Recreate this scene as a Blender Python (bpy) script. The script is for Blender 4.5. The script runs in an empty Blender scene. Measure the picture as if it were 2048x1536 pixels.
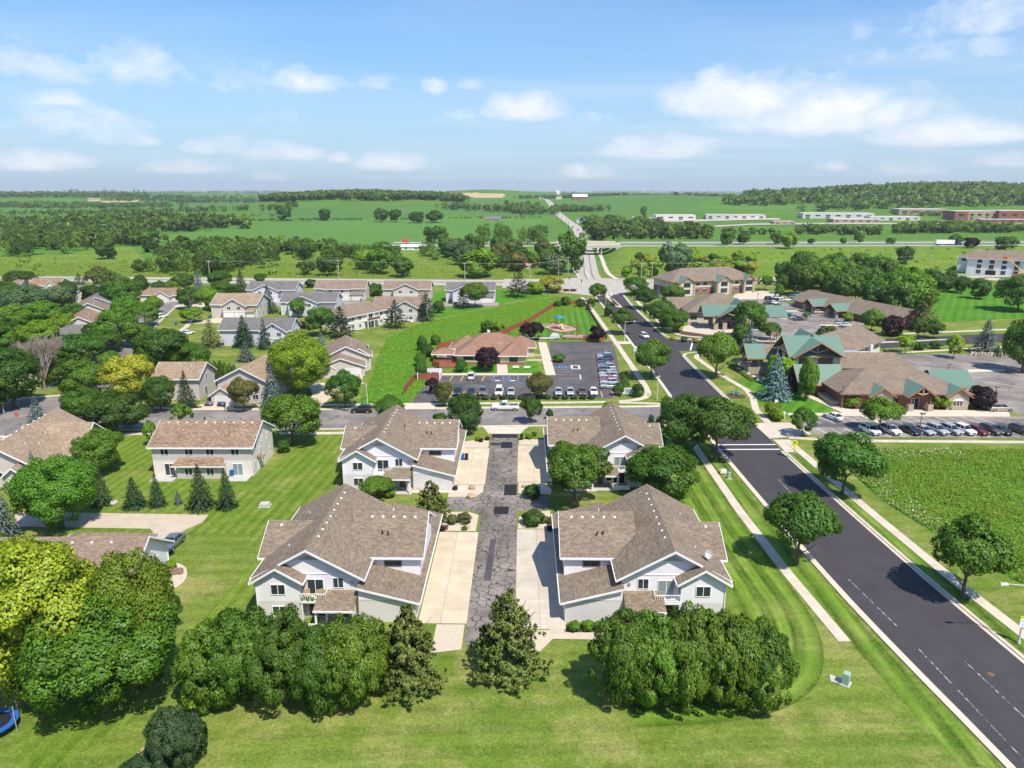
import bpy, math, random
import numpy as np
from mathutils import Vector, Matrix
from mathutils.geometry import tessellate_polygon
rad = math.radians
sc = bpy.context.scene
COL = sc.collection
random.seed(7)

# ------------------------------------------------------------------ camera, sky, sun, exposure
F, HZ, CH, VPX = 1440.0, 385.0, 46.0, 1045.0        # focal length in photo pixels, horizon row, height, heading
PIT = math.atan((768 - HZ) / F)
YAW = math.atan((VPX - 1024) * math.cos(PIT) / F)
cam = bpy.data.objects.new("camera", bpy.data.cameras.new("camera"))
COL.objects.link(cam)
cam.location = (0, 0, CH)
cam.rotation_euler = (math.pi / 2 - PIT, 0, YAW)
cam.data.sensor_fit = 'HORIZONTAL'
cam.data.sensor_width = 36
cam.data.lens = 36 * F / 2048
cam.data.clip_start = 0.5
cam.data.clip_end = 60000
sc.camera = cam

SUN = Vector((0.36, -0.53, 1.0)).normalized()
sun = bpy.data.objects.new("sun", bpy.data.lights.new("sun", 'SUN'))
COL.objects.link(sun)
sun.data.energy = 5.0
sun.data.angle = rad(0.6)
sun.data.color = (1.0, 0.925, 0.80)
sun.rotation_euler = SUN.to_track_quat('Z', 'Y').to_euler()
SKY_STRENGTH = 0.115
sc.view_settings.view_transform = 'Standard'
sc.view_settings.look = 'None'
sc.view_settings.gamma = 1.0
sc.view_settings.exposure = 0.32
sc.view_settings.use_curve_mapping = False
cy = sc.cycles
cy.max_bounces = 6
cy.diffuse_bounces = 3
cy.glossy_bounces = 2
cy.transmission_bounces = 3
cy.transparent_max_bounces = 6
cy.volume_bounces = 0
cy.use_denoising = True
cy.caustics_reflective = False
cy.caustics_refractive = False

# ------------------------------------------------------------------ node helpers
class NT:
 def __init__(s, tree):
  s.t = tree
 def n(s, kind, i=None, **attrs):
  nd = s.t.nodes.new('ShaderNode' + kind)
  for k, v in attrs.items():
   setattr(nd, k, v)
  for k, v in (i or {}).items():
   sk = nd.inputs[k]
   if isinstance(v, bpy.types.NodeSocket):
    s.t.links.new(v, sk)
   else:
    sk.default_value = v
  return nd
 def math(s, op, a, b=0.0, c=None, clamp=False):
  i = {0: a, 1: b}
  if c is not None:
   i[2] = c
  return s.n('Math', i, operation=op, use_clamp=clamp).outputs[0]
 def mix(s, f, a, b, blend='MIX'):
  nd = s.n('Mix', data_type='RGBA', blend_type=blend)
  for k, v in ((0, f), (6, a), (7, b)):
   if isinstance(v, bpy.types.NodeSocket):
    s.t.links.new(v, nd.inputs[k])
   else:
    nd.inputs[k].default_value = v if k == 0 or len(v) == 4 else (*v, 1)
  return nd.outputs[2]
 def ramp(s, f, lo, hi, a=0.0, b=1.0):
  nd = s.n('MapRange', {0: f, 1: lo, 2: hi, 3: a, 4: b}, clamp=True)
  return nd.outputs[0]
 def noise(s, vec, scale, detail=3.0, rough=0.55, dist=0.0):
  return s.n('TexNoise', {'Vector': vec, 'Scale': scale, 'Detail': detail, 'Roughness': rough, 'Distortion': dist}).outputs[0]

MATS = {}
def material(name, build, rough=0.85, spec=0.3):
 if name in MATS:
  return MATS[name]
 m = bpy.data.materials.new(name)
 m.use_nodes = True
 nt = NT(m.node_tree)
 b = m.node_tree.nodes['Principled BSDF']
 b.inputs['Roughness'].default_value = rough
 b.inputs['Specular IOR Level'].default_value = spec
 c = build(nt, b)
 if c is not None:
  if isinstance(c, bpy.types.NodeSocket):
   m.node_tree.links.new(c, b.inputs['Base Color'])
  else:
   b.inputs['Base Color'].default_value = (*c, 1)
 MATS[name] = m
 return m

def pos(nt):
 return nt.n('NewGeometry').outputs['Position']
def obj_co(nt):
 return nt.n('TexCoord').outputs['Object']

def flat(name, col, rough=0.8, var=0.12, scale=1.5, spec=0.3, metal=0.0):
 def f(nt, b):
  b.inputs['Metallic'].default_value = metal
  if var <= 0:
   return col
  n1 = nt.noise(obj_co(nt), scale, 4)
  k = nt.ramp(n1, 0.3, 0.7, 1 - var, 1 + var)
  return nt.mix(1.0, col, nt.n('CombineColor', {0: k, 1: k, 2: k}).outputs[0], 'MULTIPLY')
 return material(name, f, rough, spec)

# ------------------------------------------------------------------ world: sky and clouds
def build_world():
 w = bpy.data.worlds.new("World")
 sc.world = w
 w.use_nodes = True
 nt = NT(w.node_tree)
 bg = w.node_tree.nodes['Background']
 bg.inputs['Strength'].default_value = SKY_STRENGTH
 sky = nt.n('TexSky', sky_type='NISHITA')
 sky.sun_disc = False
 sky.sun_elevation = math.asin(SUN.z)
 sky.sun_rotation = math.atan2(SUN.x, SUN.y)
 sky.altitude = 100
 sky.air_density = 1.25
 sky.dust_density = 0.6
 sky.ozone_density = 2.0
 d = nt.n('TexCoord').outputs['Generated']
 sep = nt.n('SeparateXYZ', {0: d})
 z = sep.outputs[2]
 zz = nt.math('MAXIMUM', nt.math('ADD', z, 0.055), 0.03)
 px = nt.math('DIVIDE', sep.outputs[0], zz)
 py = nt.math('DIVIDE', sep.outputs[1], zz)
 plane = nt.n('CombineXYZ', {0: px, 1: py, 2: 0.0}).outputs[0]
 # thin high cloud drawn out into streaks
 st = nt.n('Mapping', {'Vector': plane, 'Rotation': (0, 0, 0.25), 'Scale': (0.22, 0.55, 1), 'Location': (3.1, 1.7, 0)}).outputs[0]
 w1 = nt.ramp(nt.noise(st, 1.3, 7, 0.6, 0.6), 0.38, 0.74, 0.0, 0.62)
 veil = nt.ramp(nt.noise(plane, 0.13, 4, 0.5), 0.38, 0.66, 0.18, 1.0)
 thin = nt.math('MULTIPLY', w1, veil)
 # fair weather cumulus: rounded heaps with flat bases, placed by bearing and elevation
 az = nt.math('ARCTAN2', sep.outputs[0], sep.outputs[1])
 el = nt.math('ARCSINE', z)
 ae = nt.n('CombineXYZ', {0: az, 1: nt.math('MULTIPLY', el, 1.5), 2: 0.0}).outputs[0]
 big = nt.math('SUBTRACT', nt.noise(ae, 9.0, 6, 0.6, 0.4), 0.5)
 fine = nt.math('SUBTRACT', nt.noise(ae, 30.0, 6, 0.65, 0.3), 0.5)
 heaps = [(1500, 185, 190, 70, 1.1), (1660, 215, 230, 66, 1.05), (1330, 288, 130, 42, 0.85), (1050, 210, 105, 42, 1.0), (1885, 256, 140, 44, 1.0),
             (1170, 342, 72, 24, 0.95), (865, 170, 32, 26, 0.8), (940, 168, 34, 16, 0.45), (60, 318, 100, 28, 1.0), (375, 332, 88, 20, 0.9),
             (560, 298, 98, 30, 0.85), (790, 322, 82, 26, 0.85), (680, 312, 26, 18, 0.6), (560, 233, 55, 22, 0.45), (1670, 332, 34, 13, 0.5),
             (1830, 335, 80, 20, 0.4), (470, 290, 90, 26, 0.5), (100, 195, 55, 20, 0.6), (230, 270, 70, 24, 0.4), (1960, 25, 190, 50, 0.55), (1900, 90, 120, 30, 0.4),
             (250, 130, 330, 45, 0.36), (620, 160, 240, 22, 0.34), (90, 230, 180, 40, 0.4), (1200, 235, 70, 22, 0.35), (2030, 320, 70, 16, 0.4), (540, 352, 34, 14, 0.4), (910, 225, 60, 18, 0.35)]
 # the same weather goes on round the sky outside the picture
 rnd = random.Random(5)
 for k in range(14):
  a = rnd.uniform(0.8, 2 * math.pi - 0.8)
  heaps.append((None, a, rnd.uniform(0.03, 0.30), rnd.uniform(0.03, 0.10), rnd.uniform(0.4, 1.0)))
 dens = None
 for h in heaps:
  if h[0] is None:
   a0, e0, ra, k = h[1], h[2], h[3], h[4]
   if a0 > math.pi:
    a0 -= 2 * math.pi
   re = ra * 0.35
  else:
   u, v, ru, rv, k = h
   r = ray(u, v)
   a0 = math.atan2(r[0], r[1])
   e0 = math.atan2(r[2], math.hypot(r[0], r[1]))
   ra, re = ru / 1500.0, rv / 1500.0
  dx = nt.math('DIVIDE', nt.math('SUBTRACT', az, a0), ra)
  dy = nt.math('DIVIDE', nt.math('SUBTRACT', el, e0 - re * 0.3), re)
  dy = nt.math('MAXIMUM', dy, nt.math('MULTIPLY', dy, -2.2))          # flat base
  q = nt.math('ADD', nt.math('MULTIPLY', dx, dx), nt.math('MULTIPLY', dy, dy))
  q = nt.math('MULTIPLY', nt.math('SUBTRACT', 1.0, q), k)
  dens = q if dens is None else nt.math('MAXIMUM', dens, q)
 edge = nt.math('ADD', nt.math('MULTIPLY', big, 2.4), nt.math('MULTIPLY', fine, 1.3))
 cum = nt.math('MULTIPLY', nt.math('ADD', nt.math('MAXIMUM', dens, -1.0), edge), 1.0)
 cum = nt.ramp(cum, 0.0, 1.05, 0.0, 0.97)
 col = nt.mix(1.0, sky.outputs[0], (0.50, 0.82, 1.16), 'MULTIPLY')
 col = nt.mix(nt.ramp(z, -0.02, 0.22, 0.8, 0.0), col, (4.1, 5.2, 6.7))
 col = nt.mix(thin, col, (5.9, 6.5, 7.3))
 shade = nt.mix(nt.ramp(nt.noise(ae, 16.0, 4, 0.5), 0.35, 0.65), (6.0, 6.5, 7.2), (7.5, 7.6, 7.9))
 col = nt.mix(cum, col, shade)
 w.node_tree.links.new(col, bg.inputs['Color'])

# ------------------------------------------------------------------ picture rays and the lie of the land
def ray(u, v):
 x = (u - 1024) / F
 y = -(v - 768) / F
 fz = math.cos(PIT) + y * math.sin(PIT)
 uz = -math.sin(PIT) + y * math.cos(PIT)
 c, s = math.cos(YAW), math.sin(YAW)
 return (x * c - fz * s, x * s + fz * c, uz)

def G(u, v, z=0.0):
 d = ray(u, v)
 t = (z - CH) / d[2]
 return (d[0] * t, d[1] * t)

def sstep(a, b, x):
 t = np.clip((x - a) / (b - a), 0, 1)
 return t * t * (3 - 2 * t)

def road_x(y):
 return np.interp(y, [330, 403, 446, 513, 575, 640, 760, 900, 1100, 1400, 2400], [40.8, 37, 40, 45, 50, 54, 60, 68, 66, 60, 60])

def land(x, y):
 """height of the ground, metres"""
 x = np.asarray(x, float)
 y = np.asarray(y, float)
 d = np.hypot(x, y)
 z = np.interp(d, [0, 480, 700, 1300, 2000, 3500, 7000, 12000], [0, 0, 2.5, 6, 10, 18, 33, 45])
 def hill(cx, cyy, sx, sy, a):
  return a * np.exp(-((x - cx) / sx) ** 2 - ((y - cyy) / sy) ** 2)
 z = z + hill(-340, 1560, 300, 330, 30) + hill(300, 1900, 330, 420, 29) + hill(-160, 2750, 280, 380, 31) + hill(860, 1500, 400, 300, 44) + hill(150, 2900, 500, 500, 14)
 z = z + hill(-1500, 2500, 700, 450, 24) + hill(-2600, 4200, 900, 900, 20) + hill(1700, 3300, 900, 700, 14) + hill(-900, 3800, 700, 600, 10)
 far = sstep(1800, 4000, d)
 z = z + far * (5 * np.sin(x / 410 + 1.3) * np.cos(y / 530) + 6 * np.sin(x / 900 + y / 1300) + 4 * np.sin(x / 230 + y / 300 + 2))
 # motorway bank
 bank = sstep(430, 552, y) * (1 - sstep(640, 720, y)) * sstep(-200, -90, x)
 z = np.maximum(z, 6.5 * bank)
 cut = (1 - sstep(12, 30, np.abs(x - road_x(y)))) * (y < 700)
 z = z * (1 - cut * (1 - sstep(640, 760, y)))
 return z

def Gt(u, v, dmax=14000.0):
 """where a picture ray meets the ground"""
 d = ray(u, v)
 hl = math.hypot(d[0], d[1])
 t = 30.0 / hl
 p = t
 while t * hl < dmax:
  if CH + d[2] * t <= float(land(d[0] * t, d[1] * t)):
   a, b = p, t
   for _ in range(22):
    m = (a + b) / 2
    if CH + d[2] * m <= float(land(d[0] * m, d[1] * m)):
     b = m
    else:
     a = m
   return (d[0] * b, d[1] * b, float(land(d[0] * b, d[1] * b)))
  p = t
  t *= 1.012
 t = dmax / hl
 return (d[0] * t, d[1] * t, float(land(d[0] * t, d[1] * t)))

def Pj(X, Y, Z):
 c, s = math.cos(YAW), math.sin(YAW)
 r = X * c + Y * s
 f = -X * s + Y * c
 Z = Z - CH
 zc = f * math.cos(PIT) - Z * math.sin(PIT)
 yc = f * math.sin(PIT) + Z * math.cos(PIT)
 return (1024 + F * r / zc, 768 - F * yc / zc, zc)

build_world()

# ------------------------------------------------------------------ objects
def tag(o, label=None, cat=None, group=None, kind=None):
 for k, v in (('label', label), ('category', cat), ('group', group), ('kind', kind)):
  if v:
   o[k] = v
 return o

def mkobj(name, mesh, parent=None, loc=None, rz=0.0, scale=None):
 o = bpy.data.objects.new(name, mesh)
 COL.objects.link(o)
 if parent is not None:
  o.parent = parent
 if loc is not None:
  o.location = loc
 if rz:
  o.rotation_euler = (0, 0, rz)
 if scale is not None:
  o.scale = scale
 return o

def thing(name, label, cat, loc=(0, 0, 0), rz=0.0, group=None):
 o = mkobj(name, None, None, loc, rz)
 o.empty_display_size = 0.5
 return tag(o, label, cat, group)

def copy_tree(root, loc=None, rz=None, label=None, group=None, paint=None):
 def cp(o, parent):
  c = o.copy()
  COL.objects.link(c)
  c.parent = parent
  for ch in o.children:
   cp(ch, c)
  return c
 r = cp(root, None)
 if loc is not None:
  r.location = loc
 if rz is not None:
  r.rotation_euler = (0, 0, rz)
 tag(r, label, None, group)
 return r

class MB:
 """collects faces, builds ONE mesh"""
 def __init__(s, m=1):
  s.v, s.f, s.uv, s.mi, s.m = [], [], [], [], m
 def face(s, pts, uv=None, mi=0):
  b = len(s.v)
  s.v += [(p[0] * s.m, p[1], p[2]) for p in pts]
  idx = list(range(b, b + len(pts)))
  uv = uv or [(p[0], p[1]) for p in pts]
  if s.m < 0:
   idx = idx[::-1]
   uv = uv[::-1]
  s.f.append(idx)
  s.uv.append(uv)
  s.mi.append(mi)
 def box(s, x0, x1, y0, y1, z0, z1, mi=0, taper=0.0):
  if x0 > x1: x0, x1 = x1, x0
  if y0 > y1: y0, y1 = y1, y0
  t = taper
  a = [(x0, y0, z0), (x1, y0, z0), (x1, y1, z0), (x0, y1, z0)]
  b = [(x0 + t, y0 + t, z1), (x1 - t, y0 + t, z1), (x1 - t, y1 - t, z1), (x0 + t, y1 - t, z1)]
  s.loft([a, b], mi)
  return s
 def loft(s, rings, mi=0, caps=True):
  n = len(rings[0])
  for r0, r1 in zip(rings, rings[1:]):
   for k in range(n):
    q = [r0[k], r0[(k + 1) % n], r1[(k + 1) % n], r1[k]]
    L = math.dist(q[0], q[1])
    Hh = math.dist(q[1], q[2])
    s.face(q, [(0, 0), (L, 0), (L, Hh), (0, Hh)], mi)
  if caps:
   s.face(rings[0][::-1], None, mi)
   s.face(rings[-1], None, mi)
  return s
 def prism(s, poly, z0, z1, mi=0):
  s.loft([[(p[0], p[1], z0) for p in poly], [(p[0], p[1], z1) for p in poly]], mi)
  return s
 def tube(s, p0, p1, r0, r1=None, n=6, mi=0):
  r1 = r0 if r1 is None else r1
  a, b = Vector(p0), Vector(p1)
  d = (b - a)
  if d.length < 1e-6:
   return s
  q = d.to_track_quat('Z', 'Y')
  ring = lambda c, r: [tuple(c + q @ Vector((r * math.cos(2 * math.pi * k / n), r * math.sin(2 * math.pi * k / n), 0))) for k in range(n)]
  s.loft([ring(a, r0), ring(b, r1)], mi)
  return s
 def slab(s, pts, t, mi=0):
  """sloping plate: pts is its top outline counter-clockwise from above, t its thickness (downwards)"""
  P = [Vector(p) for p in pts]
  nrm = Vector((0, 0, 0))
  for k in range(len(P)):
   nrm += (P[k] - P[0]).cross(P[(k + 1) % len(P)] - P[0])
  nrm.normalize()
  if nrm.z < 0:
   P.reverse()
   nrm = -nrm
  e = Vector((-nrm.y, nrm.x, 0))
  e = e.normalized() if e.length > 1e-4 else Vector((1, 0, 0))
  w = nrm.cross(e)
  uv = [(p.dot(e), p.dot(w)) for p in P]
  s.face([tuple(p) for p in P], uv, mi)
  L = [p - Vector((0, 0, t)) for p in P]
  s.face([tuple(p) for p in L[::-1]], uv[::-1], mi)
  for k in range(len(P)):
   j = (k + 1) % len(P)
   s.face([tuple(L[k]), tuple(L[j]), tuple(P[j]), tuple(P[k])], [uv[k], uv[j], uv[j], uv[k]], mi)
  return s
 def mesh(s, name, mats, smooth=False):
  me = bpy.data.meshes.new(name)
  me.from_pydata(s.v, [], s.f)
  uvl = me.uv_layers.new(name='UVMap')
  uvl.data.foreach_set('uv', [c for f in s.uv for p in f for c in p])
  for m in (mats if isinstance(mats, (list, tuple)) else [mats]):
   me.materials.append(m)
  me.polygons.foreach_set('material_index', s.mi)
  if smooth:
   me.polygons.foreach_set('use_smooth', [True] * len(s.f))
  me.update()
  return me
 def build(s, name, mats, parent=None, loc=None, rz=0.0, smooth=False):
  return mkobj(name, s.mesh(name, mats, smooth), parent, loc, rz)

def sheet(name, pts, z, mat, kind='structure', parent=None, thick=0.0):
 """flat piece of ground from an outline in metres"""
 area = sum(pts[k][0] * pts[(k + 1) % len(pts)][1] - pts[(k + 1) % len(pts)][0] * pts[k][1] for k in range(len(pts)))
 if area < 0:
  pts = pts[::-1]
 P = [Vector((p[0], p[1], z)) for p in pts]
 mb = MB()
 for t in tessellate_polygon([P]):
  q = [tuple(P[k]) for k in t]
  if (q[1][0] - q[0][0]) * (q[2][1] - q[0][1]) - (q[2][0] - q[0][0]) * (q[1][1] - q[0][1]) < 0:
   q.reverse()
  mb.face(q)
 if thick:
  for k in range(len(P)):
   a, b = P[k], P[(k + 1) % len(P)]
   mb.face([(a.x, a.y, z - thick), (b.x, b.y, z - thick), tuple(b), tuple(a)])
 o = mb.build(name, mat, parent)
 if kind:
  o['kind'] = kind
 return o

def resample(pts, step):
 out = [Vector(p).to_2d() if len(p) > 2 else Vector(p) for p in pts]
 res = [out[0].copy()]
 carry = 0.0
 for a, b in zip(out, out[1:]):
  L = (b - a).length
  t = step - carry
  while t <= L:
   res.append(a + (b - a) * (t / L))
   t += step
  carry = (carry + L) % step if L + carry >= step else carry + L
 if (res[-1] - out[-1]).length > step * 0.3:
  res.append(out[-1].copy())
 return res

def smooth_line(pts, n=2):
 pts = [Vector(p) for p in pts]
 for _ in range(n):
  q = [pts[0]]
  for a, b in zip(pts, pts[1:]):
   q += [a * 0.75 + b * 0.25, a * 0.25 + b * 0.75]
  q.append(pts[-1])
  pts = q
 return pts

def offset_line(pts, d):
 """left offset of an open line (d>0 is to the left of its direction)"""
 out = []
 for k, p in enumerate(pts):
  a = pts[max(0, k - 1)]
  b = pts[min(len(pts) - 1, k + 1)]
  t = (b - a).normalized()
  out.append(p + Vector((-t.y, t.x)) * d)
 return out

def ribbon(name, line, a, b, z0, z1, mat, kind='structure', parent=None, top_only=False, zf=None):
 """strip of ground between offsets a (right, smaller) and b (left); z1 top, z0 bottom"""
 line = [Vector(p) for p in line]
 A, B = offset_line(line, a), offset_line(line, b)
 mb = MB()
 s = 0.0
 for k in range(len(line) - 1):
  L = (line[k + 1] - line[k]).length
  za, zb = (z1, z1) if zf is None else (zf(line[k]) + z1, zf(line[k + 1]) + z1)
  a0, a1, b0, b1 = (*A[k], za), (*A[k + 1], zb), (*B[k], za), (*B[k + 1], zb)
  mb.face([a0, a1, b1, b0], [(a, s), (a, s + L), (b, s + L), (b, s)])
  if not top_only:
   lo = lambda p: (p[0], p[1], p[2] - (z1 - z0))
   mb.face([lo(a0), lo(a1), a1, a0], [(0, s), (0, s + L), (z1 - z0, s + L), (z1 - z0, s)])
   mb.face([b0, b1, lo(b1), lo(b0)], [(0, s), (0, s + L), (z1 - z0, s + L), (z1 - z0, s)])
  s += L
 if not top_only:
  for q in ((A[0], B[0], 0), (B[-1], A[-1], -1)):
   zt = z1 if zf is None else zf(line[q[2]]) + z1
   mb.face([(*q[0], zt), (*q[1], zt), (*q[1], zt - z1 + z0), (*q[0], zt - z1 + z0)])
 o = mb.build(name, mat, parent)
 if kind:
  o['kind'] = kind
 return o

def slab_walk(name, line, w, mat, z=0.07, step=1.55, piece='slab'):
 """pavement of single concrete slabs with open joints, each slab a piece of it"""
 line = [Vector(p) for p in line]
 rs = resample(line, step)
 A, B = offset_line(rs, -w / 2), offset_line(rs, w / 2)
 base = ribbon(name, rs, -w / 2 + 0.02, w / 2 - 0.02, -0.1, z - 0.03, M_joint)
 rnd = random.Random(len(rs))
 for k in range(len(rs) - 1):
  g = 0.012
  t = (rs[k + 1] - rs[k]).normalized() * g
  q = [A[k] + t, A[k + 1] - t, B[k + 1] - t, B[k] + t]
  zz = z + rnd.uniform(-0.004, 0.006)
  mb = MB()
  mb.prism([tuple(p) for p in q], -0.08, zz)
  mb.build(piece, mat, base)
 return base
# ------------------------------------------------------------------ surface materials
def grass_mat(name, cols, stripe=None, patch=0.06, fine=5.0, use_uv=False, dry=0.35):
 """cols: dark, mid, light, dry; stripe=(angle deg, width m, strength)"""
 def f(nt, b):
  p = pos(nt)
  n1 = nt.noise(p, patch, 5, 0.6)
  n2 = nt.noise(p, fine, 3, 0.7)
  n3 = nt.noise(p, 0.35, 4, 0.6)
  c = nt.mix(nt.ramp(n1, 0.35, 0.65), cols[0], cols[1])
  c = nt.mix(nt.math('MULTIPLY', nt.ramp(n3, 0.42, 0.7), 0.75), c, cols[2])
  n4 = nt.noise(p, 0.11, 5, 0.65, 0.4)
  c = nt.mix(nt.math('MULTIPLY', nt.ramp(n4, 0.5, 0.72), dry), c, cols[3])
  k = nt.math('MULTIPLY', nt.ramp(n2, 0.28, 0.72, 0.62, 1.38), nt.ramp(nt.noise(p, 1.4, 4, 0.7), 0.3, 0.7, 0.86, 1.14))
  if stripe:
   if use_uv:
    sx = nt.n('SeparateXYZ', {0: nt.n('TexCoord').outputs['UV']}).outputs[0]
   else:
    mp = nt.n('Mapping', {'Vector': p, 'Rotation': (0, 0, rad(-stripe[0]))}).outputs[0]
    sx = nt.n('SeparateXYZ', {0: mp}).outputs[1]
   sx = nt.math('ADD', sx, nt.math('MULTIPLY', nt.math('SUBTRACT', nt.noise(p, 0.25, 2), 0.5), 0.5))
   w = nt.math('SINE', nt.math('MULTIPLY', sx, math.pi / stripe[1]))
   w2 = nt.math('SINE', nt.math('MULTIPLY', sx, 2.7 * math.pi / stripe[1]))
   br = nt.ramp(nt.noise(p, 0.18, 3), 0.3, 0.7, 0.35, 1.0)
   w = nt.math('ADD', nt.ramp(w, -0.6, 0.6, -1, 1), nt.math('MULTIPLY', w2, 0.4))
   k = nt.math('ADD', k, nt.math('MULTIPLY', nt.math('MULTIPLY', w, br), stripe[2]))
  c = nt.mix(1.0, c, nt.n('CombineColor', {0: k, 1: k, 2: k}).outputs[0], 'MULTIPLY')
  bp = nt.n('Bump', {'Strength': 0.35, 'Distance': 0.08, 'Height': nt.noise(p, 9.0, 3, 0.7)}).outputs[0]
  nt.t.links.new(bp, b.inputs['Normal'])
  return c
 return material(name, f, 0.95, 0.1)

LAWN = [(0.095, 0.158, 0.018), (0.14, 0.195, 0.030), (0.185, 0.225, 0.048), (0.32, 0.28, 0.105)]
M_ground = grass_mat('lawn_grass', LAWN, (3, 1.3, 0.10), 0.05, 4.0, dry=0.8)
M_lawn_e = grass_mat('lawn_grass_striped_east', [(0.078, 0.152, 0.014), (0.108, 0.185, 0.020), (0.15, 0.215, 0.034), (0.25, 0.25, 0.075)], (0, 1.2, 0.36), 0.05, use_uv=True, dry=0.5)
M_lawn_w = grass_mat('lawn_grass_striped_west', [(0.085, 0.155, 0.014), (0.125, 0.19, 0.022), (0.17, 0.225, 0.036), (0.28, 0.26, 0.08)], (86, 0.85, 0.17), 0.05, dry=0.6)
M_lawn_far = grass_mat('lawn_grass_bright', [(0.05, 0.17, 0.01), (0.07, 0.20, 0.014), (0.10, 0.235, 0.02), (0.17, 0.24, 0.04)], (58, 1.6, 0.14), 0.04)
M_swale = grass_mat('swale_grass', [(0.04, 0.175, 0.012), (0.06, 0.215, 0.018), (0.085, 0.245, 0.024), (0.13, 0.25, 0.035)], (25, 2.6, 0.12), 0.05, 1.6)
M_play = grass_mat('play_lawn', [(0.055, 0.17, 0.012), (0.075, 0.2, 0.016), (0.095, 0.22, 0.02), (0.15, 0.23, 0.04)], (88, 1.3, 0.26), 0.05)
M_meadow = grass_mat('meadow', [(0.09, 0.175, 0.018), (0.135, 0.21, 0.024), (0.18, 0.24, 0.034), (0.27, 0.27, 0.06)], None, 0.03, 0.9, dry=0.6)
M_rough = grass_mat('rough_grass', [(0.05, 0.15, 0.015), (0.08, 0.19, 0.02), (0.12, 0.22, 0.025), (0.2, 0.22, 0.06)], None, 0.012, 0.5, dry=0.5)
M_crop = grass_mat('soybean_crop', [(0.075, 0.18, 0.028), (0.092, 0.205, 0.034), (0.112, 0.225, 0.044), (0.145, 0.24, 0.055)], (8, 3.0, 0.07), 0.006, 0.3, dry=0.3)
M_crop_b = grass_mat('far_crop', [(0.065, 0.152, 0.03), (0.082, 0.175, 0.036), (0.105, 0.20, 0.045), (0.13, 0.215, 0.055)], (40, 4.0, 0.06), 0.004, 0.2, dry=0.3)
M_wheat = grass_mat('wheat_stubble', [(0.42, 0.31, 0.15), (0.48, 0.36, 0.18), (0.52, 0.40, 0.22), (0.55, 0.44, 0.26)], (10, 6, 0.05), 0.004, 0.2)

def asphalt(name, col, var=0.15, crack=None, rough=0.9, streak=0.0, blot=0.0):
 def f(nt, b):
  p = pos(nt)
  k = nt.math('ADD', nt.ramp(nt.noise(p, 0.3, 5, 0.6), 0.3, 0.7, 1 - var, 1 + var), nt.ramp(nt.noise(p, 14.0, 2), 0.3, 0.7, -0.1, 0.1))
  if blot:
   k = nt.math('MULTIPLY', k, nt.ramp(nt.noise(p, 0.09, 4, 0.6, 0.5), 0.42, 0.62, 1 - blot, 1.05))
  if streak:
   mp = nt.n('Mapping', {'Vector': p, 'Scale': (1.2, 0.05, 1)}).outputs[0]
   k = nt.math('ADD', k, nt.math('MULTIPLY', nt.math('SUBTRACT', nt.noise(mp, 1.5, 4, 0.6), 0.5), streak))
  c = nt.mix(1.0, col, nt.n('CombineColor', {0: k, 1: k, 2: k}).outputs[0], 'MULTIPLY')
  if crack:
   sc_, wid, dark, amt = crack
   wv = nt.n('VectorMath', {0: p, 1: nt.n('VectorMath', {0: nt.n('TexNoise', {'Vector': p, 'Scale': 0.9, 'Detail': 3.0}).outputs[1], 'Scale': 1.1}, operation='SCALE').outputs[0]}, operation='ADD').outputs[0]
   vo = nt.n('TexVoronoi', {'Vector': wv, 'Scale': sc_, 'Randomness': 0.95}, feature='DISTANCE_TO_EDGE').outputs[0]
   ln = nt.ramp(vo, wid, wid * 1.7, 1, 0)
   br = nt.ramp(nt.noise(p, 0.35, 3), 0.5 - amt, 0.56 - amt, 0, 1)
   c = nt.mix(nt.math('MULTIPLY', ln, br), c, dark)
  return c
 return material(name, f, rough, 0.2)

M_asph_new = asphalt('fresh_asphalt', (0.058, 0.053, 0.057), 0.12, None, 0.8, 0.3)
M_asph_old = asphalt('worn_asphalt', (0.235, 0.212, 0.198), 0.14, (0.10, 0.004, (0.05, 0.048, 0.05), 0.06), 0.9, 0.0, 0.25)
M_asph_crk = asphalt('cracked_asphalt', (0.24, 0.212, 0.188), 0.26, (0.85, 0.024, (0.022, 0.021, 0.022), 0.14), 0.9, 0.2, 0.3)
M_asph_lot = asphalt('lot_asphalt', (0.115, 0.106, 0.105), 0.2, (0.30, 0.010, (0.028, 0.027, 0.03), 0.05), 0.9, 0.0, 0.2)
M_asph_lot2 = asphalt('grey_lot_asphalt', (0.27, 0.24, 0.215), 0.15, (0.12, 0.004, (0.06, 0.056, 0.056), 0.08), 0.9, 0.25, 0.35)
M_patch = asphalt('tar_patch', (0.022, 0.022, 0.025), 0.2)
M_hwy = asphalt('pale_road', (0.40, 0.365, 0.315), 0.12, None, 0.9, 0.25)

def conc_mat(name, col, var=0.1, stain=0.2, stc=(0.30, 0.22, 0.13)):
 def f(nt, b):
  p = pos(nt)
  k = nt.math('ADD', nt.ramp(nt.noise(p, 0.5, 4, 0.6), 0.3, 0.7, 1 - var, 1 + var), nt.ramp(nt.noise(p, 6.0, 3), 0.3, 0.7, -0.05, 0.05))
  rnd_ = nt.n('ObjectInfo').outputs['Random']
  k = nt.math('MULTIPLY', k, nt.ramp(rnd_, 0, 1, 0.93, 1.05))
  c = nt.mix(1.0, col, nt.n('CombineColor', {0: k, 1: k, 2: k}).outputs[0], 'MULTIPLY')
  return nt.mix(nt.math('MULTIPLY', nt.ramp(nt.noise(p, 0.45, 5, 0.7, 0.8), 0.55, 0.75), stain), c, stc)
 return material(name, f, 0.9, 0.2)
M_walk = conc_mat('walk_concrete', (0.55, 0.475, 0.385))
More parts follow.
